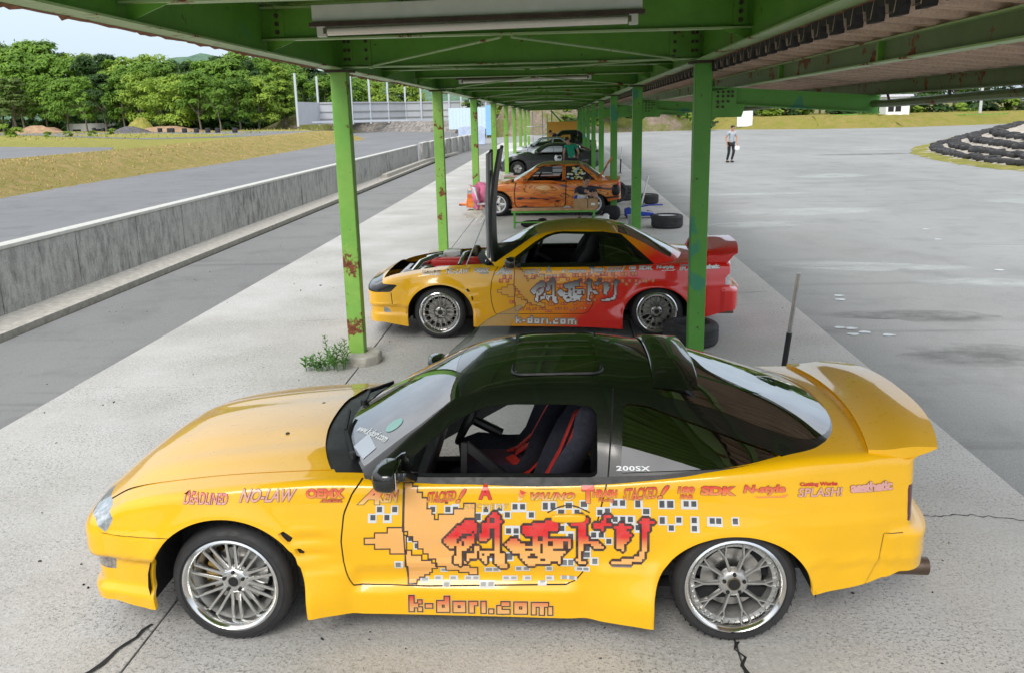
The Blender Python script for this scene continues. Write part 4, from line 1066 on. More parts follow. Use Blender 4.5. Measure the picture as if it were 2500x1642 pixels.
def steering_wheel(root, c, tilt=rad(62), r=.175):
    mb = MB(); R = Matrix.Rotation(-tilt, 3, 'Y'); pts = [Vector(c)+R @ Vector((math.cos(a)*r, math.sin(a)*r, 0)) for a in np.linspace(0, 2*PI, 33)]
    mb.tube(pts, .016, 8, cap=False)
    for a in (PI/2, -PI/2, PI): mb.bar(Vector(c)+R @ Vector((0, 0, -.03)), Vector(c)+R @ Vector((math.cos(a)*r, math.sin(a)*r, 0)), .03, .008)
    mb.tube([Vector(c)+R @ Vector((0, 0, -.02)), Vector(c)+R @ Vector((0, 0, -.22))], .03, 10); mb.build('steering_wheel', MAT['black'], root)
def wiper_pair(root, pts):
    mb = MB()
    for a, b, c in pts: mb.bar(a, b, .018, .014); mb.bar(b, c, .012, .022); mb.lathe([(0, -.01), (.022, -.01), (.018, .02), (0, .02)], 10, a, 'z')
    mb.build('wiper', MAT['black'], root)
def underside(root, x0, x1):
    mb = MB(); mb.box(((x0+x1)/2, 0, .24), (x1-x0, .84, .12)); mb.box((1.24, 0, .19), (1.55, 1.5, .06)); mb.build('underbody', MAT['matte'], root)
# ---------------- livery shared by the two yellow cars
C1 = lambda x, y: (860+x/4.736, 1170+y/4.736)
C2 = lambda x, y: (1200+x/4.736, 1170+y/4.736)
ARROW = [[C1(*p) for p in q] for q in (
 [(595,85),(690,85),(690,120),(725,120),(725,178),(785,178),(785,240),(840,240),(840,355),(897,355),(897,412),(950,412),(950,472),(990,472),(990,415),(1165,415),(1165,360),(1280,360),(1280,310),(1412,310),(1412,620),(1300,1000),(1435,1035),(1435,1130),(1350,1130),(1350,1100),(1240,1100),(1240,1050),(1075,1050),(1075,990),(960,990),(960,905),(895,905),(895,852),(835,852),(835,800),(775,800),(775,695),(715,695),(715,645),(655,645),(655,585),(600,585)],
 [(600,575),(425,575),(425,625),(255,625),(255,670),(145,670),(145,745),(260,745),(260,795),(435,795),(435,848),(610,848)],
 [(620,830),(690,830),(690,882),(805,882),(805,935),(920,935),(920,985),(970,985),(970,1045),(925,1045),(925,1095),(875,1095),(875,1125),(820,1125),(820,1160),(770,1160),(770,1190),(725,1190),(725,1218),(648,1218)])]
GLYPH = [[C1(*p) for p in q] for q in (
 [(1070,680),(1070,745),(1110,755),(1110,790),(1160,790),(1200,760),(1200,700),(1240,680),(1250,640),(1300,620),(1400,600),(1400,650),(1440,580),(1440,545),(1420,480),(1370,460),(1290,490),(1230,530),(1180,585),(1110,635)],
 [(1200,770),(1200,880),(1185,890),(1185,960),(1210,985),(1250,990),(1250,840),(1330,800),(1350,760),(1420,730),(1400,630),(1240,700)],
 [(1490,490),(1490,620),(1475,640),(1490,740),(1560,680),(1655,640),(1655,960),(1700,1020),(1780,1020),(1780,980),(1750,960),(1750,860),(1710,840),(1710,510),(1760,480),(1740,455),(1700,480),(1690,400),(1640,380),(1600,420),(1570,450),(1570,490)],
 [(1310,880),(1310,940),(1360,930),(1440,895),(1500,900),(1520,980),(1570,970),(1570,870),(1640,850),(1640,830),(1480,820),(1460,760),(1400,770),(1400,840)])]+[[C2(*p) for p in q] for q in (
 [(360,540),(360,620),(400,640),(490,640),(520,665),(590,640),(660,640),(660,600),(760,600),(760,520),(780,480),(840,450),(830,425),(790,430),(700,480),(590,490),(460,520)],
 [(490,630),(525,630),(525,745),(490,745)],[(590,630),(645,630),(645,725),(590,725)],
 [(160,740),(190,800),(220,830),(290,850),(330,880),(330,910),(390,950),(430,990),(480,1015),(500,970),(650,970),(690,950),(790,960),(800,880),(860,840),(930,770),(930,700),(890,690),(860,670),(680,670),(640,700),(560,720),(390,740),(320,720),(300,690),(210,690),(180,720)],
 [(930,510),(930,535),(1000,545),(1000,900),(960,915),(960,935),(1000,945),(1005,975),(1080,975),(1080,945),(1045,930),(1050,740),(1120,730),(1190,770),(1200,800),(1290,800),(1290,770),(1260,760),(1240,720),(1130,700),(1115,660),(1090,650),(1095,510),(1130,495),(1130,460),(1090,430),(1010,425),(1000,460),(980,500)],
 [(1180,510),(1180,540),(1230,570),(1300,580),(1310,530),(1375,540),(1380,500),(1330,500),(1330,450),(1380,450),(1380,425),(1300,425),(1290,480),(1260,510)],
 [(1410,540),(1450,560),(1450,795),(1490,810),(1490,830),(1530,830),(1535,735),(1580,720),(1580,660),(1615,640),(1615,610),(1575,590),(1575,570),(1615,560),(1615,540),(1530,530),(1520,500),(1490,500),(1485,530)],
 [(1710,475),(1710,500),(1745,510),(1750,830),(1700,840),(1700,890),(1570,910),(1550,920),(1530,900),(1490,900),(1490,930),(1400,940),(1400,970),(1610,970),(1620,940),(1740,930),(1780,900),(1790,590),(1830,580),(1835,510),(1875,495),(1875,470),(1835,460),(1830,430),(1745,430),(1745,465)])]
HOLES = [[C1(*p) for p in ((a,b),(c,b),(c,d),(a,d))] for a,b,c,d in ((1290,605,1395,655),(1575,575,1655,640),(1430,600,1470,740),(1570,710,1640,790),(1590,860,1650,920),(1270,720,1300,765),(1500,850,1530,890),(1340,775,1400,800),(1580,490,1640,500))]+[[C2(*p) for p in ((a,b),(c,b),(c,d),(a,d))] for a,b,c,d in ((640,720,720,765),(560,745,592,840),(400,795,490,832),(430,872,530,908),(840,715,875,820),(550,842,830,868),(560,915,625,940),(530,640,588,690),(690,625,790,645),(460,850,500,880),(390,745,470,760),(700,800,830,815),(1050,500,1062,600),(1530,560,1575,575))]+[[C1(*p) for p in q] for q in ([(1300,600),(1240,650),(1255,665),(1315,615)],[(1215,690),(1200,760),(1215,760),(1232,690)],[(1490,640),(1490,660),(1560,660),(1560,640)],[(1440,820),(1440,890),(1455,890),(1455,820)],[(1600,450),(1600,490),(1640,490),(1640,450)])]
SQ = [C1(*p) for p in ((55,362),(230,447),(315,360),(403,447),(487,360),(925,358),(1100,358),(1188,350),(1540,360),(1700,345),(1880,330),(1968,330),(1795,415),(2065,412),(1455,435),(1805,587),(1893,587),(1893,665),(680,680),(755,765),(535,985),(1060,1060),(1580,1052),(1665,1052),(1925,1042),(2012,1042),(2275,1035),(830,1172),(990,1168),(1165,1168),(1085,1215),(1335,1168),(1420,1168),(1515,1218),(1600,1218),(1775,1168),(1862,1168),(2022,1163),(2200,1213),(2282,1160),(1820,890),(1620,888))]+[C2(*p) for p in ((620,318),(713,318),(893,310),(1070,300),(1425,285),(1515,285),(1698,288),(1978,288),(2068,288),(2248,285),(2338,285),(805,390),(985,390),(1255,380),(1340,375),(1790,375),(1435,462),(1520,455),(1612,462),(1978,465),(2165,462),(2073,548),(2345,462),(2345,548),(815,565),(910,645),(1180,635),(1265,630),(1355,710),(1700,550),(1100,800),(1100,872),(1190,945),(845,955),(915,955),(1015,1030),(1095,1030),(845,1155),(935,1155),(895,490),(2540,462),(2622,462),(2808,458),(905,480))]
KD = [(960+x/5.409, 1430+y/5.409, 960+x2/5.409, 1430+y2/5.409) for x, y, x2, y2 in ((215,120,270,335),(270,225,330,280),(330,180,375,225),(330,280,380,335),(428,235,515,285),(580,190,640,345),(640,190,680,240),(640,285,680,345),(680,130,740,345),(795,200,850,350),(850,200,890,250),(850,290,890,350),(890,200,950,350),(1005,200,1065,355),(1065,200,1110,250),(1165,200,1220,360),(1268,310,1320,365),(1430,205,1535,260),(1375,260,1430,370),(1430,315,1535,370),(1600,210,1660,370),(1660,210,1705,265),(1660,310,1705,370),(1705,210,1765,370),(1830,215,1880,380),(1880,215,2045,270),(1935,270,1990,385),(2050,275,2100,385))]
def inpoly(px, py, poly):
    ins = np.zeros(px.shape, bool)
    for i in range(len(poly)):
        (ax, ay), (bx, by) = poly[i], poly[(i+1) % len(poly)]; c = (ay > py) != (by > py)
        xi = ax+(py-ay)/(by-ay+1e-12)*(bx-ax); ins ^= c & (px < xi)
    return ins
def dil(m, k=1):
    r = m.copy()
    for _ in range(k):
        q = r.copy(); q[1:] |= r[:-1]; q[:-1] |= r[1:]; q[:, 1:] |= r[:, :-1]; q[:, :-1] |= r[:, 1:]; q[1:, 1:] |= r[:-1, :-1]; q[:-1, :-1] |= r[1:, 1:]; q[1:, :-1] |= r[:-1, 1:]; q[:-1, 1:] |= r[1:, :-1]; r = q
    return r
def dil4(m):
    q = m.copy(); q[1:] |= m[:-1]; q[:-1] |= m[1:]; q[:, 1:] |= m[:, :-1]; q[:, :-1] |= m[:, 1:]; return q
def lerp3(a, b, t): t = max(0, min(1, t)); return tuple(a[i]*(1-t)+b[i]*t for i in range(3))
def paint_run(vy, grid, colf, u0, v0, c, xz, k=0.0):      # run-length quads of a boolean raster
    H_, W_ = grid.shape
    for r in range(H_):
        x = 0
        while x < W_:
            if grid[r, x]:
                e = x
                while e < W_ and grid[r, e] and e-x < 10: e += 1
                pts = [xz(u0+a*c, v0+b*c) for a, b in ((x, r+1), (e, r+1), (e, r), (x, r))]; vb = v0+(r+.5)*c
                o = len(vy.v)
                for p in pts: vy.v.append((p[0], vy.y(*p)-vy.off-k, p[1])); vy.c.append(colf(vb))
                vy.f.append((o, o+1, o+2, o+3)); x = e
            else: x += 1
def livery(root, bvh, xz, pal, detail=True):
    c = 3.1; u0, v0 = 885, 1183; W_, H_ = 302, 86
    gx, gy = np.meshgrid(u0+(np.arange(W_//2)+.5)*2*c, v0+(np.arange(H_//2)+.5)*2*c)
    any_ = lambda L: np.any([inpoly(gx, gy, q) for q in L], axis=0)
    up = lambda m: np.kron(m, np.ones((2, 2), bool)).astype(bool)
    ar = [up(inpoly(gx, gy, q)) for q in ARROW]; gl = up(any_(GLYPH)); ho = up(any_(HOLES)) & gl
    A = np.any(ar, axis=0); edge = np.zeros_like(A)
    for m in ar: edge |= dil(m) & ~m
    edge &= ~(ar[0] & ar[1])
    ge = dil4(dil4(gl)) & ~gl; blk = edge | ge | ho
    for m in (ar[0],): pass
    arw = A & ~blk & ~gl; glf = gl & ~ho
    blk &= ~(glf)
    fx, fy = np.meshgrid(u0+(np.arange(W_)+.5)*c, v0+(np.arange(H_)+.5)*c); white = np.zeros_like(A); core = np.zeros_like(A)
    for (u, v) in SQ:
        hh = 10.2 if v < 1385 else 7.2 if v < 1400 else 5.8; hc = 6.6 if v < 1385 else 4.4 if v < 1400 else 3.2
        white |= (abs(fx-u) < 10.2) & (abs(fy-v) < hh); core |= (abs(fx-u) < 6.4) & (abs(fy-v) < hc)
    free = ~(A | gl | ge | edge); white &= free; core &= free; white &= ~core
    vy = Vinyl(bvh)
    paint_run(vy, arw, lambda v: pal['peach'], u0, v0, c, xz); paint_run(vy, blk, lambda v: pal['line'], u0, v0, c, xz, .0003)
    paint_run(vy, glf, lambda v: pal['glyph'](v), u0, v0, c, xz, .0004)
    paint_run(vy, white, lambda v: pal['sqw'], u0, v0, c, xz); paint_run(vy, core, lambda v: pal['sqd'](v), u0, v0, c, xz)
    # door-edge line of the arrow
    pts = [C1(592, 60), C1(592, 575), C1(606, 830), C1(645, 1218)]
    for a, b in zip(pts, pts[1:]):
        for k in range(6):
            ua, va, ub, vb = a[0]+(b[0]-a[0])*k/6, a[1]+(b[1]-a[1])*k/6, a[0]+(b[0]-a[0])*(k+1)/6, a[1]+(b[1]-a[1])*(k+1)/6
            vy.tris([xz(ua-1.7, va), xz(ua+1.7, va), xz(ub+1.7, vb), xz(ub-1.7, vb)], [(0, 1, 2, 3)], pal["line"], .0008)
    vy.build('pixel_graphic', root, MAT['ink'])
    # web address on the sill
    vy = Vinyl(bvh, .003)
    for ring, cf, k in ((4.4, lambda v: pal['halo'], 0), (3.0, lambda v: pal['line'], .0006), (0, pal['kd'], .0012)):
        for (a, b, a2, b2) in KD:
            n = max(1, int((a2-a)/6)); m = max(1, int((b2-b+2*ring)/5))
            for i in range(n):
                for j in range(m):
                    ua, ub = a-ring+(a2-a+2*ring)*i/n, a-ring+(a2-a+2*ring)*(i+1)/n; va, vb = b-ring+(b2-b+2*ring)*j/m, b-ring+(b2-b+2*ring)*(j+1)/m
                    if pal.get('clip') and pal['clip']((ua+ub)/2, (va+vb)/2): continue
                    o = len(vy.v)
                    for p, vv in ((xz(ua, vb), vb), (xz(ub, vb), vb), (xz(ub, va), va), (xz(ua, va), va)): vy.v.append((p[0], vy.y(*p)-vy.off-k, p[1])); vy.c.append(cf(vv))
                    vy.f.append((o, o+1, o+2, o+3))
    vy.build('web_address', root, MAT['ink'])
    # row of sponsor names
    vy = Vinyl(bvh, .0045)
    def word(txt, box, sh=0.0, bold=.012, c0=None, c1=None, line=None, tilt=0.0, ol=.022, sp_=1.0):
        c0 = c0 or pal['s0']; c1 = c1 or pal['s1']; line = line or pal['sl']; ref, _ = text_tris(txt, bold, sh, sp_)
        zs_ = [xz(box[0], box[3])[1], xz(box[0], box[1])[1]]
        def put(bd, col, k):
            V, Fc = text_tris(txt, bd, sh, sp_); P = fit(V, (box[0], box[3], box[2], box[1]), tilt, ref); o = len(vy.v)
            for (u, v) in P:
                x, z = xz(u, v); vy.v.append((x, vy.y(x, z)-vy.off-k, z)); vy.c.append(col((z-zs_[0])/(zs_[1]-zs_[0])) if callable(col) else col)
            vy.f.extend([tuple(i+o for i in f) for f in Fc])
        put(bold+ol, line, 0); put(bold, lambda q: lerp3(c1, c0, q), .0012)
    pk0, pk1 = pal['p0'], pal['p1']
    word('DEADLINED', (446, 1206, 555, 1230), .12, .02, pk0, pk1); word('NO-LAW', (583, 1197, 720, 1226), .35, .02, pk1, pk1)
    word('OEMX', (744, 1197, 838, 1219), .0, .05); word('DIESEL', (780, 1221, 834, 1228), .4, .03, ol=.05)
    word('A', (872, 1190, 925, 1233), .45, .04, pal['s0'], pal['y']); word('KEN', (916, 1201, 971, 1229), .22, .04, pal['s0'], pal['y'])
    word('STACKED', (1040, 1204, 1112, 1227), .3, .02, tilt=-4); word('!', (1112, 1198, 1137, 1230), .5, .03); word('Racing', (1056, 1221, 1094, 1232), .2, .02)
    word('A', (1168, 1188, 1200, 1222), 0, .04, pal['s0'], pal['s0']); word('ALCHEMY', (1131, 1232, 1241, 1243), 0, .005, pal['y'], pal['y'], sp_=1.5)
    for k in range(3):
        for poly in ([(1268, 1200), (1284, 1206), (1290, 1203), (1272, 1213)],):
            V = [(u-3*k, v+7*k) for u, v in poly]; xzv = [xz(*p) for p in V]; vy.tris(xzv, [(0, 1, 2, 3)], lerp3(pal['s0'], pal['y'], k/2), .001)
    word('VALINO', (1295, 1206, 1404, 1224), .35, .05, pal['s0'], pal['y'])
    word('T', (1421, 1191, 1451, 1230), .0, .08); word('HRASH', (1447, 1199, 1508, 1217), .1, .06); word('Racing', (1461, 1217, 1500, 1229), .25, .01)
    word('STACKED', (1522, 1194, 1606, 1220), .3, .02, tilt=-5); word('!', (1606, 1188, 1635, 1219), .5, .03); word('INC.', (1545, 1214, 1569, 1223), 0, .02)
    word('180', (1655, 1190, 1697, 1206), .15, .06); word('FAB', (1661, 1208, 1692, 1218), .1, .05)
    word('SDK', (1711, 1188, 1796, 1209), .1, .06); word('N-style', (1815, 1185, 1920, 1208), .2, .05)
    vy.tris([xz(*p) for p in ((1841, 1211), (1905, 1211), (1928, 1206), (1916, 1214), (1850, 1214))], [(0, 1, 2, 3, 4)], pal['s1'], .001)
    word('SPLASH!', (1950, 1194, 2062, 1214), .2, .02, pk1, pk1); word('Cutting Works', (1956, 1181, 2050, 1192), .1, .04, pal['s0'], pal['s0'], ol=.02)
    word('aesthetic', (2082, 1184, 2193, 1208), 0, .05, pk1, pk1, sp_=.85)
    vy.build('sponsor_lettering', root, MAT['ink'])
PEACH = (.86, .43, .11)
PAL1 = dict(peach=PEACH, line=(.035, .008, .008), glyph=lambda v: lerp3((.70, .008, .010), PEACH, (v-1308)/30), sqw=(.66, .67, .68), sqd=lambda v: lerp3((.045, .05, .06), (.36, .38, .38), (v-1345)/75), halo=(.80, .52, .16), kd=lambda v: lerp3((.66, .03, .02), (.80, .42, .14), (v-1455)/32), s0=(.72, .015, .012), s1=(.84, .26, .06), sl=(.06, .008, .008), p0=(.72, .12, .12), p1=(.72, .36, .32), y=(.82, .55, .16))
# ---------------- the near fastback
ROOT1, YAW1 = (-1.655, 4.69), rad(.8)
xz1 = side_coords(ROOT1, YAW1)
car1 = thing('fastback_coupe', 'bright yellow fastback sports coupe with black roof and pixel lettering, nearest of the row', 'car', (ROOT1[0], ROOT1[1], 0), YAW1, 'cars parked under the shelter')
AR1F, AR1R = (0.0, .31, .392, .374), (2.46, .25, .385, .345)
def feat1(s, z):
    y = np.zeros_like(z)
    # front bumper: recess under the crease, lip standing out at the bottom
    fm = 1-sst(-.36, -.30, s); y = y-.035*fm*sst(.465, .44, z)*sst(.27, .31, z) if False else y-.035*fm*(1-sst(.43, .455, z))*sst(.25, .29, z); y = y+.012*fm*(1-sst(.59, .605, z))*sst(.44, .47, z)
    y = y-.02*fm*(1-sst(.20, .27, z))*.0
    # arches
    for cx, cz, a, b in (AR1F, AR1R):
        d = np.sqrt(((s-cx)/a)**2+(np.maximum(z-cz, 0)/b)**2); y = y+.014*np.exp(-((d-1.0)/.14)**2)
    # sill: flares towards both ends
    k = sst(.36, .40, s)*(1-sst(2.08, 2.12, s)); fl = .012+.045*(1-sst(.38, .62, s))+.060*sst(1.72, 2.06, s)
    y = y+k*fl*(1-sst(.20, .425, z))*1.0-k*.03*sst(.10, .0, z)
    y = y+k*.016*(1-sst(.418, .428, z))*(1-sst(.52, .66, s)*(1-sst(1.75, 1.84, s)))
    # door: step between door skin and sill, soft crease above
    dm = sst(.60, .66, s)*(1-sst(1.66, 1.76, s)); y = y-.022*dm*(1-sst(.37, .44, z))*sst(.312, .318, z)
    y = y+.010*dm*(1-sst(.318, .322, z))
    y = y-.006*sst(.44, .47, z)*(1-sst(.5, .62, z))*sst(.6, .8, s)
    # rear lower step and shoulder crease
    y = y-.010*(1-sst(.425, .435, z))*sst(2.78, 2.84, s); y = y+.006*np.exp(-((z-.645)/.02)**2)*sst(2.2, 2.5, s)
    y = y+.02*sst(3.17, 3.21, s)*(1-sst(.565, .60, z))
    # fender gills behind the front wheel
    g = sst(.30, .36, s)*(1-sst(.40, .60, s))
    for zc in (.615, .53, .455): y = y+.014*g*np.exp(-((z-zc)/.018)**2)
    y = y-.012*g*np.exp(-((z-.575)/.03)**2)-.012*g*np.exp(-((z-.495)/.03)**2)
    return y
def deck1(s, y):      # hood bulge lines
    k = sst(-.62, -.2, s)*(1-sst(.35, .6, s)); return k*(.012*np.exp(-((np.abs(y)-.50)/.07)**2)+.010*(1-sst(.25, .40, np.abs(y))))
pb1 = dict(s=(-.62, 3.26), W=[(-.62, .795), (-.5, .83), (-.3, .85), (0, .862), (.4, .852), (1, .845), (1.8, .848), (2.2, .858), (2.46, .868), (2.8, .855), (3.05, .835), (3.26, .79)],
 zb=[(-.62, .20), (-.40, .175), (.36, .17), (1.2, .15), (2.09, .13), (2.5, .2), (2.84, .265), (3.1, .31), (3.26, .37)],
 zs=[(-.62, .665), (-.53, .71), (-.45, .752), (-.18, .805), (.23, .845), (.53, .855), (.9, .845), (1.5, .845), (1.85, .85), (2.06, .865), (2.34, .893), (2.62, .925), (2.86, .95), (3.05, .955), (3.2, .94), (3.26, .93)],
 zc=[(-.62, .668), (-.55, .735), (-.45, .795), (-.2, .852), (.1, .89), (.4, .915), (.6, .92), (2.4, .95), (2.9, .975), (3.1, .98), (3.26, .945)],
 side=[(.10, -.035), (.17, -.028), (.30, -.010), (.42, 0), (.56, .004), (.70, -.008), (.80, -.026), (.95, -.055)], feat=feat1, deck=deck1,
 r=[(-.62, .085), (-.45, .045), (.3, .038), (.7, .035), (1.9, .035), (2.6, .05), (3.26, .05)], inset=.03, nose=(.225, 2.6, 1.0), tail=(.23, 2.6, .55),
 recf=[(.15, .02), (.20, .0), (.24, .0), (.28, .04), (.43, .04), (.46, .0), (.58, .005), (.62, .03), (.67, .085), (.8, .10)], recr=[(.3, .05), (.38, .0), (.56, .0), (.585, .10), (.62, .12), (.92, .10), (1, .10)])
ph1 = dict(s=(.50, 3.10), top=[(.50, .925), (.8, 1.085), (1.10, 1.218), (1.25, 1.258), (1.5, 1.286), (1.8, 1.29), (2.1, 1.263), (2.35, 1.208), (2.7, 1.105), (2.95, 1.02), (3.10, .965)],
 yg=[(.50, .755), (.8, .655), (1.1, .56), (1.4, .545), (1.9, .56), (2.3, .575), (2.7, .625), (2.95, .70), (3.10, .71)],
 zg=[(.50, .875), (.8, 1.035), (1.1, 1.18), (1.25, 1.212), (1.5, 1.235), (1.7, 1.238), (1.9, 1.222), (2.1, 1.188), (2.25, 1.155), (2.43, 1.108), (2.7, 1.015), (2.95, .945), (3.10, .91)],
 yb=[(.5, .79), (1, .812), (2, .818), (2.6, .80), (2.95, .75), (3.10, .74)], zb=[(.5, .81), (1.8, .81), (2.34, .86), (2.62, .885), (2.95, .89), (3.10, .86)], bow=[(.5, .16), (1.1, .115), (1.4, .04), (1.8, 0), (2.2, -.02), (2.8, -.09), (3.10, -.13)], r=.05, flat=1.6)
yg1 = sp(ph1['yg'])
near_y = lambda lim: (lambda P: np.abs(P[:, 1]) > lim)
DOOR1 = sdf([(.70, .95), (.70, .875), (.64, .80), (.595, .70), (.575, .56), (.58, .44), (.60, .36), (.62, .317), (1.66, .317), (1.70, .335), (1.745, .40), (1.80, .62), (1.855, .84), (1.86, .95)])
ext_x = lambda a, b: (lambda P, U: np.maximum(a-P[:, 0], P[:, 0]-b))
W1 = sdf([(.855, .862), (.90, .925), (1.015, 1.012), (1.126, 1.086), (1.21, 1.128), (1.29, 1.152), (1.42, 1.162), (1.70, 1.162), (1.79, 1.152), (1.818, 1.128), (1.812, .88), (1.80, .862)])
Q1 = sdf([(1.92, .878), (1.95, 1.165), (2.06, 1.15), (2.64, .955), (2.70, .93), (2.40, .897)])
cuts1 = dict(arches=[AR1F, AR1R],
 cabin=lambda P, U: np.maximum.reduce([np.abs(P[:, 1])-.80, .70-P[:, 0]+.10*(1-(np.abs(P[:, 1])/.72)**2)*0, P[:, 0]-1.86+0*P[:, 1]]),
 cowl=lambda P, U: np.maximum.reduce([np.abs(P[:, 1])-.745, (.385+.15*(np.abs(P[:, 1])/.74)**2.6)-P[:, 0], P[:, 0]-.75]),
 hood=lambda P, U: np.maximum(np.abs(P[:, 1])-.70, P[:, 0]-.6),
 door=DOOR1,
 front_bumper=lambda P, U: np.maximum(P[:, 0]+.2, P[:, 2]-.585), rear_bumper=lambda P, U: np.maximum.reduce([3.13-.0-P[:, 0]+0*(P[:, 2]), P[:, 2]-.578]),
 seams_side=[(DOOR1, .004), (curve_d([(-.8, .588), (-.2, .583)]), .003, ext_x(-.75, -.2)), (curve_d([(.30, 3.095), (.45, 3.155), (.577, 3.165)], 2, 0), .003, lambda P, U: np.maximum(P[:, 2]-.577, 3.0-P[:, 0])), (curve_d([(3.1, .577), (3.4, .577)]), .003, ext_x(3.165, 3.5))],
 seams_deck=[(curve_d([(-.64, .662), (-.3, .690), (.2, .704), (.56, .706)], 0, 1, True), .0095, ext_x(-.66, .56)), (curve_d([(2.86, .735), (3.10, .73), (3.3, .72)], 0, 1, True), .0045, ext_x(2.84, 3.3))],
 regions=[('headlight', lambda P, U: np.maximum(sdf([(-1.1, .690), (-.66, .697), (-.60, .710), (-.548, .668), (-.596, .592), (-.625, .603), (-.66, .650), (-1.1, .652)])(P), .46-np.abs(P[:, 1]))),
          ('tail_lamp', lambda P, U: np.maximum.reduce([P[:, 2]-.80, .625-P[:, 2], 3.278-P[:, 0], .30-np.abs(P[:, 1])])),
          ('indicator', sdf([(-.80, .435), (-.585, .43), (-.60, .365), (-.66, .37), (-.80, .395)])),
          ('vent', sdf([(.270, .605), (.306, .622), (.345, .578), (.316, .545)])), ('vent', sdf([(.342, .528), (.376, .540), (.398, .502), (.368, .472)]))],
 windows=[('side_window', W1), ('quarter_glass', Q1)],
 glass_top=[('windscreen', lambda P, U: np.maximum.reduce([.515-U[:, 0], U[:, 0]-1.085, np.abs(P[:, 1])-(yg1(U[:, 0])-.035)])),
            ('sunroof', lambda P, U: np.maximum(np.maximum(np.abs(P[:, 0]-1.63)-.215, np.abs(P[:, 1])-.405), np.hypot(np.maximum(np.abs(P[:, 0]-1.63)-.165, 0), np.maximum(np.abs(P[:, 1])-.355, 0))-.05)),
            ('hatch_glass', lambda P, U: np.where(U[:, 0] < 2.3, np.maximum(2.14-U[:, 0], np.abs(P[:, 1])-(yg1(U[:, 0])-.02)), (np.maximum(U[:, 0]-2.3, 0)/.765)**5+(np.abs(P[:, 1])/(yg1(U[:, 0])-.02))**5-1))],
 roof=lambda P, U: np.maximum.reduce([1.10-U[:, 0], U[:, 0]-2.125]), bpillar=(curve_d([(.80, 1.855), (1.26, 1.905)], 2, 0), .004, ext_x(1.8, 1.95)),
 trim=lambda P, U: P[:, 2]-np.interp(P[:, 0], [.5, 1.8, 2.1, 2.4, 2.7], [.862, .862, .872, .905, .93]), far_door=((.63, .845), rad(61)))
M1 = dict(body=MAT['yellow'], house=MAT['gloss_black'], roof=MAT['gloss_black'], windscreen=MAT['screen'], sunroof=MAT['darkglass'], hatch_glass=MAT['hatchglass'], quarter_glass=MAT['darkglass'], side_window=None, headlight=MAT['headlamp'], tail_lamp=MAT['taillens'], indicator=MAT['orangelens'], vent=(MAT['matte'], -.03))
B1, H1, bvh1, hbvh1 = build_shell(car1, pb1, ph1, M1, cuts1)
cabin(car1, sides=(-1,)); underside(car1, -.5, 3.2)
bucket_seat(car1, 1.10, -.37, (MAT['cloth_n'], MAT['cloth_p'], MAT['belt'])); bucket_seat(car1, 1.04, .37, (MAT['cloth_n'], MAT['cloth_p'], MAT['belt']))
steering_wheel(car1, (1.10, .37, .755), r=.165)
mb = MB(); mb.bar((1.15, -.62, .60), (1.165, -.62, .975), .022, .03, (1, 0, 0)); mb.bar((1.17, -.60, .955), (1.38, -.58, .76), .03, .04); mb.build('door_bar', MAT['black'], car1)
# sunroof frame, small roof spoiler, aerial stub
mb = MB()
def ring_pts(cx, hx, hy, r, zf, n=6):
    out = []
    for sx, sy, a0 in ((1, 1, 0), (-1, 1, PI/2), (-1, -1, PI), (1, -1, 1.5*PI)):
        for k in range(n+1): a = a0+PI/2*k/n; x = cx+sx*(hx-r)+r*math.cos(a); y = sy*(hy-r)+r*math.sin(a); out.append((x, y, zf(x, y)))
    return out+[out[0]]
topf, zgf, ygf = sp(ph1['top']), sp(ph1['zg']), sp(ph1['yg'])
roofz = lambda x, y: float(topf(x)-(topf(x)-zgf(x))*(abs(y)/ygf(x))**(2.3+1.6*float(sst(2.0, 2.3, x))))
mb.tube(ring_pts(1.63, .226, .416, .06, lambda x, y: roofz(x, y)+.002), .010, 6, cap=False); mb.build('sunroof_seal', MAT['black'], car1)
V = []; Fc = []; n = 24
for i in range(n+1):
    q = -1+2*i/n; y = q*.50; e = 1-abs(q)**6
    for k, (x, h) in enumerate(((2.10, .004), (2.12, .026), (2.22, .032), (2.315, .030), (2.325, .022), (2.20, .005))): V.append((x+.02*(1-q*q), y, roofz(x, y)+h*e+.002+(.022 if k in (3, 4) else .006 if k == 2 else 0)))
for i in range(n):
    for k in range(6): a, b = i*6+k, i*6+(k+1) % 6; Fc.append((a, a+6, b+6, b))
link('roof_spoiler', mesh('roof_spoiler', V, Fc, MAT['gloss_black'], None, 50), car1)
wing(car1, 'rear_wing', MAT['yellow'], .735, lambda a: 3.165-.075*a*a, lambda a: 3.515-.105*a**2.4, lambda a: 1.005-.035*a**2, lambda a: 1.01-.05*a**3, lambda a: .02+.06*sst(.86, .96, a), .97)
mb = MB()
for s in (-1, 1): mb.prism([(3.10, .93), (3.36, .95), (3.30, .90), (3.285, .80), (3.27, .80), (3.25, .91), (3.12, .90)], s*.70-.02, s*.70+.02)
mb.build('wing_mount', MAT['yellow'], car1, bevel=.006)
mirror(car1, .845, -.93, .935, -1, MAT['gloss_black']); mirror(car1, .845, .93, .935, 1, MAT['gloss_black'])
for s in (-1, 1):
    mb = MB(); mb.prism([(.72, .855), (.93, .88), (.90, .99), (.88, .985)], s*.785-.01, s*.785+.01); mb.build('mirror_sail', MAT['gloss_black'], car1)
wiper_pair(car1, [((.60, -.60, .90), (.50, -.30, .925), (.47, -.05, .95)), ((.52, .10, .945), (.50, .35, .935), (.60, .62, .905))])
mb = MB()
for x, y in ((.26, .20), (.18, -.28)): z = float(sp(pb1['zc'])(x)); mb.lathe([(0, .012), (.01, .011), (.014, .0)], 8, (x, y, z-.002), 'z')
mb.build('washer_jet', MAT['black'], car1)
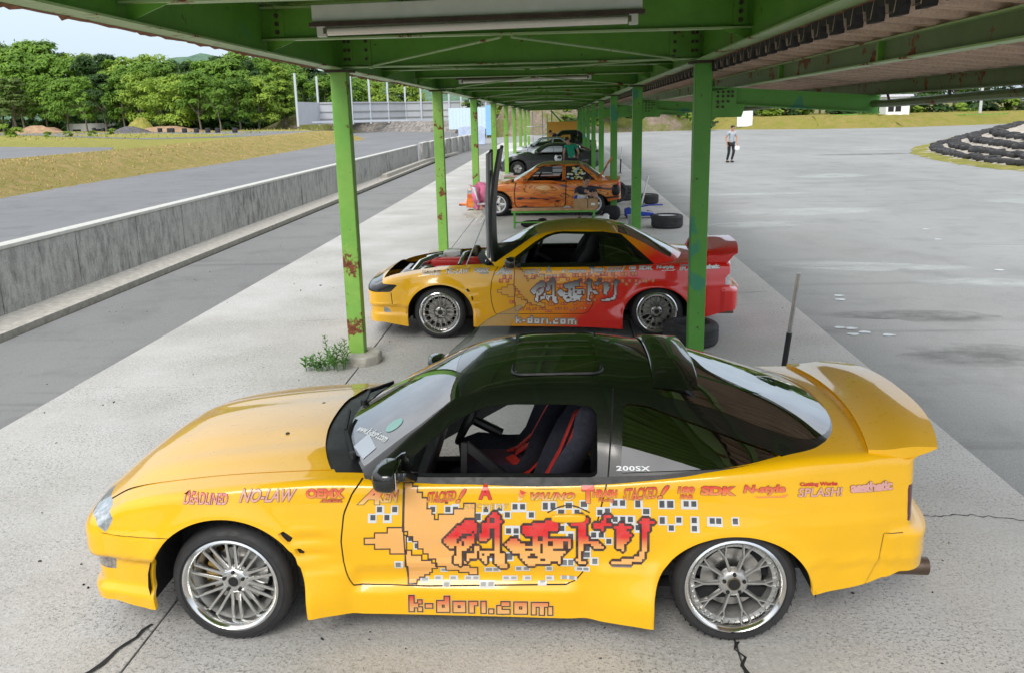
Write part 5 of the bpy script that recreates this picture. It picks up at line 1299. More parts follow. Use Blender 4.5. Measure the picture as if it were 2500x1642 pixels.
mb = MB(); mb.tube([(3.30, -.55, .27), (3.50, -.55, .262)], .047, 16, cap=False); mb.tube([(3.50, -.55, .262), (3.36, -.55, .267)], .041, 16); mb.build('exhaust_pipe', MAT['exhaust'], car1)
ST_A = dict(spokes=vee(10, .06, 2, .205, .021, .016), hub_y=.06, rim_y=.05, caliper=M('gold_caliper', (.40, .25, .06), .5, .4)); ST_B = dict(spokes=wye(10, .155, .115), hub_y=.045, rim_y=.04, bolts=40)
wm = (MAT['chrome'], MAT['chrome'], MAT['gunmetal']); wg = (MAT['chrome'], MAT['gunmetal'], MAT['brassy'])
for s in (-1, 1):
    make_wheel(car1, 0, s*.835, .31, s, .310, .236, .21, ST_A, wm, rad(-2) if s < 0 else rad(-2), rad(1.5)); make_wheel(car1, 2.475, s*.835, .303, s, .303, .236, .23, ST_B, wg, 0, rad(2.0))
livery(car1, bvh1, xz1, PAL1)
hv = Vinyl(bvh1, 0.0); hx, hz = xz1(1388, 1258); hy = hv.y(hx, hz)
mb = MB(); superbox(mb, (hx, hy-.006, hz-.012), (.165, .030, .042), .5); mb.build('door_handle', MAT['yellow'], [o for o in car1.children if o.name.startswith('door')][0], smooth=60)
mb = MB(); mb.tube([(hx-.10+.20*q, hv.y(hx-.10+.20*q, hz+.035*math.sin(q*PI)+.012)-.001, hz+.012+.035*math.sin(q*PI)) for q in np.linspace(0, 1, 13)], .0035, 6); mb.build('handle_recess', MAT['bolt'], [o for o in car1.children if o.name.startswith('door')][0])
# lettering on the quarter glass and windscreen stickers
vy = Vinyl(hbvh1, .003); V, Fc = text_tris('200SX', .03, 0, 1.1); P = fit(V, (1505, 1149, 1588, 1139)); 
xq = side_coords(ROOT1, YAW1, -.79)
vy.tris([xq(u, v) for u, v in P], Fc, (.75, .78, .80)); vy.build('quarter_lettering', car1, MAT['ink'])
def sticker_on(hk_bvh, pts, Fc, c, name, parent):
    V = []
    for p in pts:
        h = hk_bvh.ray_cast(Vector((p[0], p[1], 2)), Vector((0, 0, -1)), 3); V.append((p[0], p[1], (h[0].z if h[0] else 1.0)+.004))
    me = mesh(name, V, Fc, MAT['ink'], None, 0); a = me.color_attributes.new('ink', 'FLOAT_COLOR', 'POINT'); a.data.foreach_set('color', [q for _ in V for q in (*c, 1.0)]); return link(name, me, parent)
tbvh = BVHTree.FromPolygons([Vector(p) for p in H1.sk.P], H1.top+H1.side)
V, Fc = text_tris('www.k-dori.com', .03); xs_ = [v[0] for v in V]; L = max(xs_)-min(xs_)
a = Vector((.595, -.42)); b = Vector((.80, -.60)); 
def onscreen(V, a, b, h): 
    d = (b-a); n = Vector((d.y, -d.x)).normalized()*-1; return [tuple(a+d*((v[0]-min(xs_))/L)+n*(v[1]*h)) for v in V]
sticker_on(tbvh, onscreen(V, Vector((.56, -.33)), Vector((.765, -.61)), .055), Fc, (.80, .83, .85), 'screen_lettering', car1)
cp = [(.80+.045*math.cos(2*PI*k/20), -.50+.045*math.sin(2*PI*k/20)) for k in range(20)]; sticker_on(tbvh, cp, [tuple(range(20))], (.25, .55, .50), 'round_sticker', car1)
sticker_on(tbvh, [(.585, -.50), (.655, -.45), (.725, -.62), (.665, -.655)], [(0, 1, 2, 3)], (.52, .58, .68), 'paper_permit', car1)
# ---------------- second car: notchback coupe, bonnet up
def fade_paint(name, stops):
    t = NT(name); x, y, z = t.sep(); v = t.math('SUBTRACT', x, t.math('MULTIPLY', z, 1.2)); v = t.math('ADD', v, t.math('MULTIPLY', t.rng(t.noise(2.2, 4), .3, .7, -1, 1), .05))
    r = t.n('ShaderNodeValToRGB'); t.l(t.rng(v, -1.0, 3.0), r.inputs[0]); e = r.color_ramp.elements
    e[0].position = (stops[0][0]+1)/4; e[0].color = (*stops[0][1], 1); e[1].position = (stops[-1][0]+1)/4; e[1].color = (*stops[-1][1], 1)
    for p, c in stops[1:-1]: k = e.new((p+1)/4); k.color = (*c, 1)
    t.bsdf(r.outputs[0], .25, 0, t.bump(t.noise(2.2, 3), .03, .02), 1.0, crough=.04); return t.m
MAT['fade'] = fade_paint('yellow_to_red_car_paint', [(-.3, (.88, .46, .002)), (.5, (.88, .40, .002)), (1.05, (.86, .24, .002)), (1.35, (.80, .014, .004)), (2, (.76, .008, .005))])
MAT['roof_ochre'] = paint('ochre_roof_paint', (.62, .32, .02)); MAT['redpaint'] = paint('red_car_paint', (.70, .008, .006))
R2, Y2 = (-1.396, 10.79), rad(-1.0)
xz2 = xz1
car2 = thing('notchback_coupe', 'yellow coupe fading to a red tail, its black bonnet propped wide open', 'car', (R2[0], R2[1], 0), Y2, 'cars parked under the shelter')
AR2F, AR2R = (0.02, .30, .385, .345), (2.50, .25, .385, .345)
def feat2(s, z):
    y = np.zeros_like(z)
    for cx, cz, a, b in (AR2F, AR2R):
        d = np.sqrt(((s-cx)/a)**2+(np.maximum(z-cz, 0)/b)**2); y = y+.022*np.exp(-((d-1.0)/.16)**2)
    k = sst(.38, .42, s)*(1-sst(2.12, 2.16, s)); fl = .012+.04*(1-sst(.40, .66, s))+.05*sst(1.76, 2.1, s); y = y+k*fl*(1-sst(.2, .42, z))
    fm = 1-sst(-.36, -.30, s); y = y-.02*fm*sst(.28, .30, z)*(1-sst(.38, .40, z)); y = y+.012*fm*(1-sst(.40, .42, z))*sst(.385, .39, z)
    y = y+.006*np.exp(-((z-.60)/.02)**2)*sst(2.2, 2.5, s); y = y+.02*sst(3.22, 3.26, s)*(1-sst(.54, .57, z)); g = sst(.34, .40, s)*(1-sst(.44, .64, s))
    for zc in (.60, .50, .41): y = y+.012*g*np.exp(-((z-zc)/.018)**2)
    return y
pb2 = dict(pb1, s=(-.68, 3.30), feat=feat2, deck=None,
 W=[(-.68, .79), (-.5, .825), (-.3, .85), (0, .862), (.4, .85), (1, .845), (1.8, .848), (2.2, .858), (2.5, .868), (2.8, .855), (3.05, .835), (3.30, .78)],
 zb=[(-.68, .19), (-.35, .15), (.36, .15), (1.2, .14), (2.12, .12), (2.6, .19), (3.04, .235), (3.30, .30)],
 zs=[(-.68, .63), (-.55, .70), (-.36, .745), (-.08, .79), (.2, .818), (.62, .83), (1.5, .83), (1.9, .83), (2.44, .842), (2.7, .852), (3.05, .845), (3.30, .825)],
 zc=[(-.68, .632), (-.58, .71), (-.36, .79), (0, .85), (.4, .885), (.6, .89), (2.6, .865), (2.85, .88), (3.15, .872), (3.30, .84)],
 recf=[(.14, .02), (.2, 0), (.3, .02), (.4, .0), (.56, 0), (.6, .02), (.65, .07), (.8, .1)], recr=[(.25, .05), (.33, .0), (.53, .0), (.56, .09), (.60, .12), (.9, .12)], tail=(.19, 2.6, .5), nose=(.25, 2.6, 1.0))
ph2 = dict(s=(.48, 2.84), top=[(.48, .90), (.8, 1.06), (1.1, 1.20), (1.25, 1.236), (1.6, 1.262), (1.95, 1.25), (2.15, 1.205), (2.4, 1.10), (2.65, .975), (2.84, .88)],
 yg=[(.48, .745), (.8, .65), (1.1, .56), (1.6, .55), (2.05, .555), (2.3, .575), (2.6, .62), (2.84, .65)],
 zg=[(.48, .85), (.8, 1.02), (1.1, 1.165), (1.25, 1.192), (1.6, 1.212), (1.95, 1.19), (2.15, 1.145), (2.4, 1.04), (2.65, .92), (2.84, .845)],
 yb=[(.48, .785), (1, .812), (2, .815), (2.5, .80), (2.84, .70)], zb=[(.48, .79), (2, .79), (2.6, .80), (2.84, .79)], bow=[(.48, .15), (1.1, .11), (1.4, .03), (1.9, 0), (2.2, -.02), (2.84, -.12)], r=.05)
yg2 = sp(ph2['yg'])
W2 = sdf([(.87, .865), (1.14, 1.065), (1.25, 1.13), (1.33, 1.16), (1.42, 1.172), (1.83, 1.160), (1.85, 1.14), (1.86, .865)])
Q2 = sdf([(1.925, .865), (1.905, 1.15), (2.07, 1.135), (2.15, 1.07), (2.38, .865)])
DOOR2 = sdf([(.72, .95), (.72, .86), (.66, .78), (.625, .68), (.61, .55), (.615, .44), (.64, .34), (.66, .29), (1.68, .29), (1.72, .31), (1.77, .38), (1.83, .60), (1.885, .82), (1.89, .95)])
HL2 = lambda P, U: np.maximum(sdf([(-1.1, .690), (-.76, .695), (-.69, .70), (-.655, .645), (-.47, .638), (-.56, .552), (-.72, .545), (-1.1, .57)])(P), .30-np.abs(P[:, 1]))
cuts2 = dict(arches=[AR2F, AR2R], res=dict(ds=.025), hres=dict(ds=.025),
 cabin=lambda P, U: np.maximum.reduce([np.abs(P[:, 1])-.79, .70-P[:, 0], P[:, 0]-2.3]), cowl=lambda P, U: np.maximum.reduce([np.abs(P[:, 1])-.745, (.40+.15*(np.abs(P[:, 1])/.74)**2.6)-P[:, 0], P[:, 0]-.75]),
 hood=lambda P, U: np.maximum.reduce([np.abs(P[:, 1])-.69, P[:, 0]-.6, -.66-P[:, 0]]), hood_open=True, door=DOOR2, front_bumper=lambda P, U: np.maximum(P[:, 0]+.25, P[:, 2]-.52), rear_bumper=lambda P, U: np.maximum.reduce([3.16-P[:, 0], P[:, 2]-.54]),
 seams_side=[(DOOR2, .004), (curve_d([(.40, -.545), (.56, -.555)], 2, 0), .005, lambda P, U: np.maximum(np.abs(P[:, 2]-.475)-.07, P[:, 0]+.45))],
 regions=[('headlight', HL2), ('tail_lamp', lambda P, U: np.maximum(sdf([(3.27, .60), (3.27, .68), (3.31, .72), (3.8, .735), (3.8, .60)])(P), .30-np.abs(P[:, 1]))), ('fog_lamp', sdf([(-.66, .37), (-.60, .36), (-.555, .30), (-.66, .305)])),
          ('vent', sdf([(.305, .605), (.335, .61), (.385, .545), (.36, .535)])), ('vent', sdf([(.372, .515), (.40, .51), (.43, .435), (.405, .435)]))],
 windows=[('side_window', W2), ('quarter_glass', Q2)],
 glass_top=[('windscreen', lambda P, U: np.maximum.reduce([.50-U[:, 0], U[:, 0]-1.09, np.abs(P[:, 1])-(yg2(U[:, 0])-.03)])), ('hatch_glass', lambda P, U: np.maximum.reduce([2.08-U[:, 0], U[:, 0]-2.74, np.abs(P[:, 1])-(yg2(U[:, 0])-.04)]))],
 roof=lambda P, U: np.maximum.reduce([1.10-U[:, 0], U[:, 0]-2.06]), bpillar=(curve_d([(.80, 1.892), (1.26, 1.892)], 2, 0), .004, ext_x(1.8, 1.95)),
 trim=sdf([(.755, .838), (1.12, 1.09), (1.25, 1.162), (1.36, 1.19), (1.46, 1.197), (1.9, 1.187), (2.10, 1.16), (2.20, 1.075), (2.47, .842), (2.47, .77), (.755, .77)]))
MAT['silverlens'] = M('clear_rear_lamp', (.55, .50, .50), .12, .2, var=.4, scale=40, coat=1)
M2 = dict(body=MAT['fade'], house=MAT['fade'], roof=MAT['roof_ochre'], trim=MAT['gloss_black'], windscreen=MAT['screen'], hatch_glass=MAT['hatchglass'], quarter_glass=MAT['darkglass'], side_window=None, headlight=MAT['gloss_black'], tail_lamp=MAT['silverlens'], fog_lamp=MAT['headlamp'], vent=(MAT['matte'], -.03))
B2, H2, bvh2, hbvh2 = build_shell(car2, pb2, ph2, M2, cuts2)
cabin(car2, x1=1.8, rearx=2.5); underside(car2, -.5, 3.2)
for y in (-.37, .37): bucket_seat(car2, 1.10, y, (MAT['matte'], MAT['matte'], MAT['belt']), False)
steering_wheel(car2, (1.08, .37, .80)); mirror(car2, .86, -.92, .90, -1, MAT['gloss_black']); mirror(car2, .86, .92, .90, 1, MAT['gloss_black'])
ST_C = dict(spokes=[(.075, 2*PI*k/14+d*.10, 2, 2*PI*k/14+d*.32, .011, .009) for k in range(14) for d in (-1, 1)], hub_y=.045, rim_y=.035, bolts=40)
for s in (-1, 1):
    make_wheel(car2, 0.01, s*.84, .305, s, .305, .232, .21, ST_C, (MAT['chrome'], MAT['alu'], MAT['brassy']), 0, rad(1.2), 44); make_wheel(car2, 2.505, s*.84, .300, s, .300, .225, .22, ST_C, (MAT['chrome'], MAT['alu'], MAT['brassy']), 0, rad(1.2), 44)
GREYS = lambda v: lerp3((.05, .055, .06), (.78, .79, .80), (v-1268)/85)
PAL2 = dict(peach=(.80, .40, .06), line=(.16, .015, .01), glyph=GREYS, sqw=(.50, .035, .02), sqd=lambda v: (.80, .28, .06), halo=(.75, .55, .2), kd=lambda v: lerp3((.35, .36, .38), (.80, .80, .80), (v-1455)/26), s0=(.35, .36, .38), s1=(.80, .81, .82), sl=(.02, .018, .018), p0=(.7, .7, .72), p1=(.8, .8, .8), y=(.82, .82, .82))
livery(car2, bvh2, xz2, PAL2)
wing(car2, 'rear_wing', MAT['redpaint'], .70, lambda a: 3.06-.08*a**2, lambda a: 3.47-.06*a**2.4, lambda a: .955-.10*sst(.75, 1, a), lambda a: 1.0-.07*a**3, lambda a: .02+.05*sst(.80, .98, a), .86)
mb = MB()
for s in (-1, 1): mb.prism([(3.02, .84), (3.30, .83), (3.38, .93), (3.08, .93)], s*.665-.03, s*.665+.03)
mb.build('wing_mount', MAT['redpaint'], car2, bevel=.01)
mb = MB(); mb.box((3.30, -.5, .25), (.22, .14, .06)); mb.build('exhaust_pipe', MAT['exhaust'], car2)
# bonnet propped upright, its dark underside ribs towards the nose
V = []; n = 14; mb = MB()
for i in range(n+1):
    q = i/n; z = .87+1.27*q; x = .60+.10*q-.10*math.sin(PI*q)*.5
    for k in range(13):
        y = -.66+1.32*k/12; y *= 1-.06*q; V.append((x+.03*(1-(y/.66)**2), y, z))
m = len(V); V += [(x-.03, y, z) for x, y, z in V]; Fc = []
for i in range(n):
    for k in range(12): a = i*13+k; Fc += [(a, a+1, a+14, a+13), (m+a, m+a+13, m+a+14, m+a+1)]
for i in range(n): a = i*13; Fc += [(a, a+13, m+a+13, m+a), (a+12, m+a+12, m+a+25, a+25)]
for k in range(12): Fc += [(k, m+k, m+k+1, k+1), (n*13+k, n*13+k+1, m+n*13+k+1, m+n*13+k)]
bon = link('bonnet', mesh('bonnet', V, Fc, MAT['black'], None, 40), car2)
mb = MB()
for pts in ([(.56, -.6, .9), (.58, -.55, 2.08), (.58, .55, 2.08), (.56, .6, .9)], [(.56, -.5, 1.0), (.53, 0, 1.5), (.57, .5, 1.0)], [(.53, 0, 1.5), (.57, .2, 1.85)], [(.53, 0, 1.5), (.57, -.2, 1.85)]): mb.tube([(x-.02, y, z) for x, y, z in pts], .025, 6)
mb.build('bonnet_ribs', MAT['grey'], bon); open_door(bon, (.60, 0), rad(3.2))
mb = MB(); mb.tube([(.30, -.62, .80), (.54, -.60, 1.35)], .008, 6); mb.build('bonnet_prop', MAT['alu'], car2)
# engine bay
mb = MB(); mb.box((-.02, 0, .42), (1.16, 1.30, .04))
for s in (-1, 1): mb.prism([(-.6, .42), (.56, .42), (.56, .80), (-.05, .76), (-.4, .69), (-.6, .60)], s*.65, s*.68)
mb.box((.57, 0, .66), (.03, 1.34, .4)); mb.box((-.60, 0, .52), (.05, 1.1, .2)); mb.build('engine_bay', MAT['matte'], car2)
mb = MB(); superbox(mb, (.12, -.02, .76), (.66, .22, .12), .35); superbox(mb, (.12, -.02, .70), (.60, .30, .1), .35); mb.build('rocker_cover', MAT['red'], car2, smooth=60)
mb = MB(); mb.tube([(-.40, -.35, .66), (-.30, -.15, .78), (-.14, .02, .82), (-.1, .25, .80), (-.3, .42, .74)], .045, 12); mb.tube([(.22, -.5, .80), (.22, -.05, .86), (.22, .5, .80)], .03, 10); mb.build('intake_pipe', MAT['chrome'], car2)
mb = MB(); superbox(mb, (-.40, -.30, .66), (.20, .22, .13), .5); mb.build('air_box', MAT['grey'], car2, bevel=.02)
mb = MB(); mb.tube([(-.45, -.1, .62), (-.3, .1, .70), (-.1, -.25, .72), (.1, -.36, .74)], .022, 8); mb.build('hose', MAT['black'], car2); mb = MB(); mb.tube([(-.48, .45, .6), (-.3, .3, .72), (0, .25, .76), (.4, .3, .84)], .018, 8); mb.build('hose', MAT['black'], car2)
mb = MB(); mb.box((-.53, 0, .60), (.05, .95, .14)); mb.build('radiator', MAT['alu'], car2); mb = MB(); mb.lathe([(0, 0), (.055, 0), (.06, .08), (.03, .10), (0, .10)], 14, (-.2, -.47, .68), 'z'); mb.build('oil_cap', MAT['alu'], car2); mb = MB(); superbox(mb, (-.22, -.12, .70), (.16, .22, .12), .6); mb.build('alternator', MAT['alu'], car2, smooth=60); mb = MB(); superbox(mb, (.10, -.45, .74), (.4, .14, .1), .6); mb.build('intake_plenum', MAT['alu'], car2, smooth=60)
mb = MB(); mb.box((.02, .36, .80), (.22, .15, .10)); mb.build('battery', MAT['white_enamel'], car2, bevel=.01)
mb = MB(); mb.lathe([(0, 0), (.05, 0), (.05, .1), (.03, .12), (0, .12)], 14, (.34, .30, .80), 'z'); mb.build('fluid_cap', MAT['brassy'], car2)
mb = MB(); r = random.Random(3); V = []; Fc = []
for i in range(9):
    for k in range(9): V.append((.42+.12*i/8+r.uniform(-.02, .02), -.55+.5*k/8, .72+.14*i/8+r.uniform(-.03, .03)))
for i in range(8):
    for k in range(8): a = i*9+k; Fc.append((a, a+1, a+10, a+9))
link('foil_shield', mesh('foil_shield', V, Fc, MAT['chrome'], None, 0), car2)
# ---------------- farther cars
def flame_paint():
    t = NT('orange_flame_wrap'); n = t.noise(1.1, 3, .5, vec=t.co((.8, 1, 4.0), rot=(0, .2, 0)), dist=1.6); x, y, z = t.sep()
    r = t.n('ShaderNodeValToRGB'); t.l(n, r.inputs[0]); e = r.color_ramp.elements; e[0].position = .30; e[0].color = (.012, .010, .010, 1); e[1].position = .70; e[1].color = (.85, .55, .22, 1)
    for p, c in ((.375, (.02, .015, .012)), (.39, (.50, .09, .015)), (.49, (.82, .20, .015)), (.515, (.80, .30, .06)), (.53, (.05, .02, .012)), (.545, (.82, .22, .02)), (.61, (.84, .34, .07)), (.62, (.10, .035, .02)), (.64, (.80, .24, .02))): k = e.new(p); k.color = (*c, 1)
    t.bsdf(r.outputs[0], .35, 0, None, .6); return t.m
MAT['flame'] = flame_paint(); MAT['greypaint'] = paint('dark_grey_car_paint', (.045, .048, .052)); MAT['silver'] = paint('pale_silver_car_paint', (.55, .58, .62), .25, flake=.2); MAT['darkpaint'] = paint('dark_olive_car_paint', (.012, .014, .013)); MAT['tanroof'] = paint('tan_roof_paint', (.42, .22, .09))
def wheel_set(root, x0, x1, y, R, rim, style, mats, seg=30):
    for s in (-1, 1):
        for x in (x0, x1): make_wheel(root, x, s*y, R, s, R, rim, .19, style, mats, 0, 0, seg)
RES = dict(res=dict(ds=.05, ns=18, nc=4, nd=8), hres=dict(ds=.05, ns=8, nc=4, nt=6))
R3, Y3 = (-1.50, 23.03), rad(-4.0)
car3 = thing('flame_coupe', 'orange coupe wrapped in black flames with stickers on its rear side window', 'car', (R3[0], R3[1], 0), Y3, 'cars parked under the shelter')
A3F, A3R = (0, .30, .37, .335), (2.38, .27, .37, .30)
pb3 = dict(pb2, s=(-.66, 2.98), feat=None, r=.04, inset=.02,
 W=[(-.66, .78), (-.4, .81), (1, .82), (2.4, .82), (2.98, .77)], zb=[(-.66, .22), (-.3, .17), (1, .15), (2.1, .13), (2.6, .30), (2.98, .40)],
 zs=[(-.66, .68), (-.4, .76), (0, .80), (.45, .835), (1.7, .835), (2.55, .86), (2.98, .86)], zc=[(-.66, .682), (-.4, .80), (0, .85), (.45, .885), (1.7, .88), (2.5, .90), (2.98, .87)], nose=(.20, 3.5, .8), tail=(.10, 3.5, .4), side=[(.1, -.03), (.4, 0), (.6, .004), (.7, 0), (.9, -.02)], recf=[(.1, 0), (.3, 0), (.45, .03), (.7, .05)], recr=[(.2, 0), (.9, .05)])
ph3 = dict(s=(.36, 2.66), top=[(.36, .90), (.7, 1.08), (1.0, 1.25), (1.12, 1.285), (1.5, 1.30), (1.95, 1.295), (2.12, 1.25), (2.4, 1.06), (2.66, .89)], yg=[(.36, .72), (1.0, .58), (2.1, .58), (2.66, .66)],
 zg=[(.36, .86), (.7, 1.04), (1.0, 1.21), (1.12, 1.24), (1.5, 1.255), (1.95, 1.25), (2.12, 1.21), (2.4, 1.02), (2.66, .85)], yb=[(.36, .77), (2.66, .77)], zb=[(.36, .80), (2.66, .80)], bow=[(.36, .06), (1, .04), (1.5, 0), (2.66, -.04)], r=.05)
yg3 = sp(ph3['yg']); DOOR3 = sdf([(.48, .97), (.46, .8), (.43, .6), (.44, .3), (.48, .22), (1.66, .22), (1.70, .3), (1.72, .97)])
W3 = sdf([(.72, .875), (1.08, 1.19), (1.14, 1.205), (1.62, 1.21), (1.62, .875)]); Q3 = sdf([(1.70, .875), (1.70, 1.21), (2.02, 1.205), (2.10, 1.16), (2.44, .875)])
cuts3 = dict(RES, arches=[A3F, A3R], cabin=lambda P, U: np.maximum.reduce([np.abs(P[:, 1])-.70, .55-P[:, 0], P[:, 0]-2.4]), cowl=lambda P, U: np.maximum.reduce([np.abs(P[:, 1])-.72, .34-P[:, 0], P[:, 0]-.6]), hood=lambda P, U: np.maximum(np.abs(P[:, 1])-.70, P[:, 0]-.5),
 door=DOOR3, front_bumper=lambda P, U: np.maximum(P[:, 0]+.35, P[:, 2]-.56), rear_bumper=lambda P, U: np.maximum(2.75-P[:, 0], P[:, 2]-.6), seams_side=[(DOOR3, .012)], regions=[('headlight', lambda P, U: np.maximum.reduce([np.abs(P[:, 2]-.62)-.055, P[:, 0]+.62, .35-np.abs(P[:, 1])])), ('tail_lamp', lambda P, U: np.maximum.reduce([np.abs(P[:, 2]-.74)-.08, 2.96-P[:, 0]]))],
 windows=[('side_window', W3), ('quarter_glass', Q3)], glass_top=[('windscreen', lambda P, U: np.maximum.reduce([.40-U[:, 0], U[:, 0]-.99, np.abs(P[:, 1])-(yg3(U[:, 0])-.03)])), ('hatch_glass', lambda P, U: np.maximum.reduce([2.14-U[:, 0], U[:, 0]-2.6, np.abs(P[:, 1])-(yg3(U[:, 0])-.05)]))],
 roof=lambda P, U: np.maximum(1.0-U[:, 0], U[:, 0]-2.12), bpillar=(curve_d([(.8, 1.66), (1.3, 1.66)], 2, 0), .006, ext_x(1.5, 1.8)))
M3 = dict(body=MAT['flame'], house=MAT['flame'], roof=MAT['tanroof'], windscreen=MAT['screen'], hatch_glass=MAT['hatchglass'], quarter_glass=MAT['matte'], side_window=None, headlight=MAT['headlamp'], tail_lamp=MAT['red'])
B3, H3, bvh3, hbvh3 = build_shell(car3, pb3, ph3, M3, cuts3)
cabin(car3, .45, 1.65, (.45, .80, .87), .83, .74, 2.3, sides=(-1, 1)); underside(car3, -.4, 2.8); bucket_seat(car3, .95, .36, (MAT['matte'], MAT['matte'], MAT['belt']), False)
steering_wheel(car3, (.93, .36, .86)); mirror(car3, .66, -.88, .93, -1, MAT['flame'])
ST_D = dict(spokes=[(.05, 2*PI*k/5, 2, 2*PI*k/5, .075, .055) for k in range(5)], hub_y=.03, rim_y=.02)
wheel_set(car3, 0, 2.38, .80, .30, .205, ST_D, (MAT['white'], MAT['white'], MAT['gunmetal']))
vy = Vinyl(hbvh3, -.0005); r = random.Random(11)
for k in range(46):
    x = r.uniform(1.74, 2.22); z = r.uniform(.90, 1.17)
    if x > 2.02+(1.19-z)*1.1: continue
    c = r.choice([(.75, .62, .10), (.72, .75, .76), (.70, .58, .12), (.35, .55, .65), (.7, .68, .6)]); w = r.uniform(.02, .06); h = r.uniform(.012, .03); V = [(x+w*math.cos(a)*r.uniform(.7, 1.1), z+h*math.sin(a)*r.uniform(.7, 1.1)) for a in np.linspace(0, 5.5, 8)]; vy.tris(V, [tuple(range(8))], c, .004+.0002*k)
vy.build('window_stickers', car3, MAT['ink'])
V, Fc = [], []   # boot lid standing open
mb = MB(); mb.bar((2.55, 0, .93), (2.84, 0, 1.42), 1.25, .035, (0, 0, 1)); mb.build('boot_lid', MAT['flame'], car3, bevel=.01)
mb = MB(); superbox(mb, (2.93, -.70, .62), (.22, .25, .30), .7); mb.build('bare_tail', MAT['black'], car3, bevel=.03)
mb = MB(); mb.box((-.88, 0, .30), (.22, 1.5, .06)); mb.build('bumper_spoiler', MAT['flame'], car3, bevel=.01)
# fourth: dark grey fastback
R4, Y4 = (-1.69, 37.0), 0.0
car4 = thing('grey_fastback', 'dark grey fastback with bare front end, behind the orange flame coupe', 'car', (R4[0], R4[1], 0), Y4, 'cars parked under the shelter')
cuts4 = dict(cuts1, **RES); cuts4.pop('far_door'); cuts4['seams_side'] = [(DOOR1, .008)]; cuts4['regions'] = cuts1['regions'][:2]; cuts4['seams_deck'] = []
def lower(keys, dz): return [(a, b-dz) for a, b in keys]
pb4 = dict(pb1, s=(-.60, 3.26), feat=None, nose=(.12, 2.6, .9)); cuts4['glass_top'] = [cuts1['glass_top'][0], cuts1['glass_top'][2]]
M4 = dict(M1, body=MAT['greypaint'], house=MAT['greypaint'], roof=MAT['greypaint'], quarter_glass=MAT['darkglass'])
build_shell(car4, pb4, ph1, M4, cuts4); cabin(car4); underside(car4, -.4, 3.0)
wheel_set(car4, 0, 2.475, .835, .305, .20, dict(spokes=[(.05, 2*PI*k/6, 2, 2*PI*k/6, .05, .04) for k in range(6)], hub_y=.05, rim_y=.04), (MAT['black'], MAT['gunmetal'], MAT['brassy']))
mb = MB(); mb.box((-.74, -.4, .52), (.2, .5, .06)); mb.bar((-.72, -.62, .5), (-.66, -.6, .2), .05, .06); mb.tube([(-.7, -.3, .3), (-.8, -.6, .26), (-.6, -.7, .2)], .02, 6); mb.build('bare_nose', MAT['black'], car4); mirror(car4, .845, -.92, .935, -1, MAT['gloss_black'])
# fifth: pale car; sixth: dark car
def far_car(name, label, root, yaw, body, roofm, dz=0.0):
    c = thing(name, label, 'car', (root[0], root[1], 0), yaw, 'cars parked under the shelter'); cu = dict(cuts3, seams_side=[(DOOR3, .008)])
    ph = dict(ph3, top=[(a, b+dz*(b-.88)/.4) for a, b in ph3['top']], zg=[(a, b+dz*(b-.85)/.4) for a, b in ph3['zg']])
    build_shell(c, dict(pb3, nose=(.18, 2.6, .9), r=.07), ph, dict(M3, body=body, house=body, roof=roofm, quarter_glass=MAT['darkglass'], tail_lamp=MAT['red'], side_window=MAT['clear']), cu); cabin(c, .45, 1.65, (.45, .80, .87), .83, .74, 2.3); underside(c, -.4, 2.8)
    wheel_set(c, 0, 2.38, .80, .30, .20, ST_D, (MAT['gunmetal'], MAT['gunmetal'], MAT['brassy']), 24); return c
c5 = far_car('silver_car', 'pale silver car beyond the dark grey fastback, seen over its bonnet', (-1.95, 44.6), rad(-3), MAT['silver'], MAT['silver']); mirror(c5, .66, -.88, .93, -1, MAT['gloss_black'])
far_car('dark_car', 'dark car with a high roof before the orange board at the far end', (-.95, 52.0), rad(2), MAT['darkpaint'], MAT['darkpaint'], .16)
# ------------------------------------------------------------------ things standing about
def tyre_mesh(R, r, w, seg=28, hub=None, upright=False):
    mb = MB(); ax = 'z'
    pr = [(r, w*.12), (r+.01, .004), (R-.05, 0), (R-.015, .02), (R, .05), (R, w-.05), (R-.015, w-.02), (R-.05, w), (r+.01, w-.004), (r, w*.88)]
    if seg > 24:
        g = []
        for k in range(3): q = .05+(w-.1)*(k+.5)/3; g += [(R, q-.012), (R-.008, q-.008), (R-.008, q+.008), (R, q+.012)]
        pr = pr[:5]+g+pr[5:]
    mb.lathe(pr+[pr[0]], seg, axis=ax); return mb
def tyre(label, loc, R=.31, r=.2, w=.22, group=None, rim=None, rot=None, seg=28, cat='tyre'):
    if rim is None:
        o = tyre_mesh(R, r, w, seg).build('tyre', MAT['rubber2'], smooth=40); o.location = loc
        if rot: o.rotation_euler = rot
        return prop(o, label, cat, group)
    t = thing('spare_wheel', label, 'wheel', loc, 0, group)
    if rot: t.rotation_euler = rot
    tyre_mesh(R, r, w, seg).build('tyre', MAT['rubber2'], t, smooth=40)
    mb = MB(); mb.lathe([(r+.004, w*.9), (r-.012, w*.86), (r-.02, w*.5), (r-.05, w*.42), (.06, w*.5), (0, w*.5)], 28, axis='z'); mb.build('rim', rim, t, smooth=40); return t
tyre('fat black tyre on a white rim lying flat beside the shelter post', (2.36, 19.7, 0), .35, .23, .28, rim=MAT['white'])
tyre('black tyre lying flat by the slab edge, farther than the white rimmed wheel', (2.42, 24.9, 0), .32, .2, .25, rim=MAT['grey'])
for k in range(2): tyre('%s tyre of the pair stacked behind the tail of the flame coupe' % ('lower', 'upper')[k], (1.82, 25.9, .2*k), .31, .2, .2, 'tyres stacked behind the flame coupe')
tyre('single black tyre leaning over next to the stacked pair', (1.55, 25.0, .30), .3, .2, .2, rot=(1.35, 0, .3))
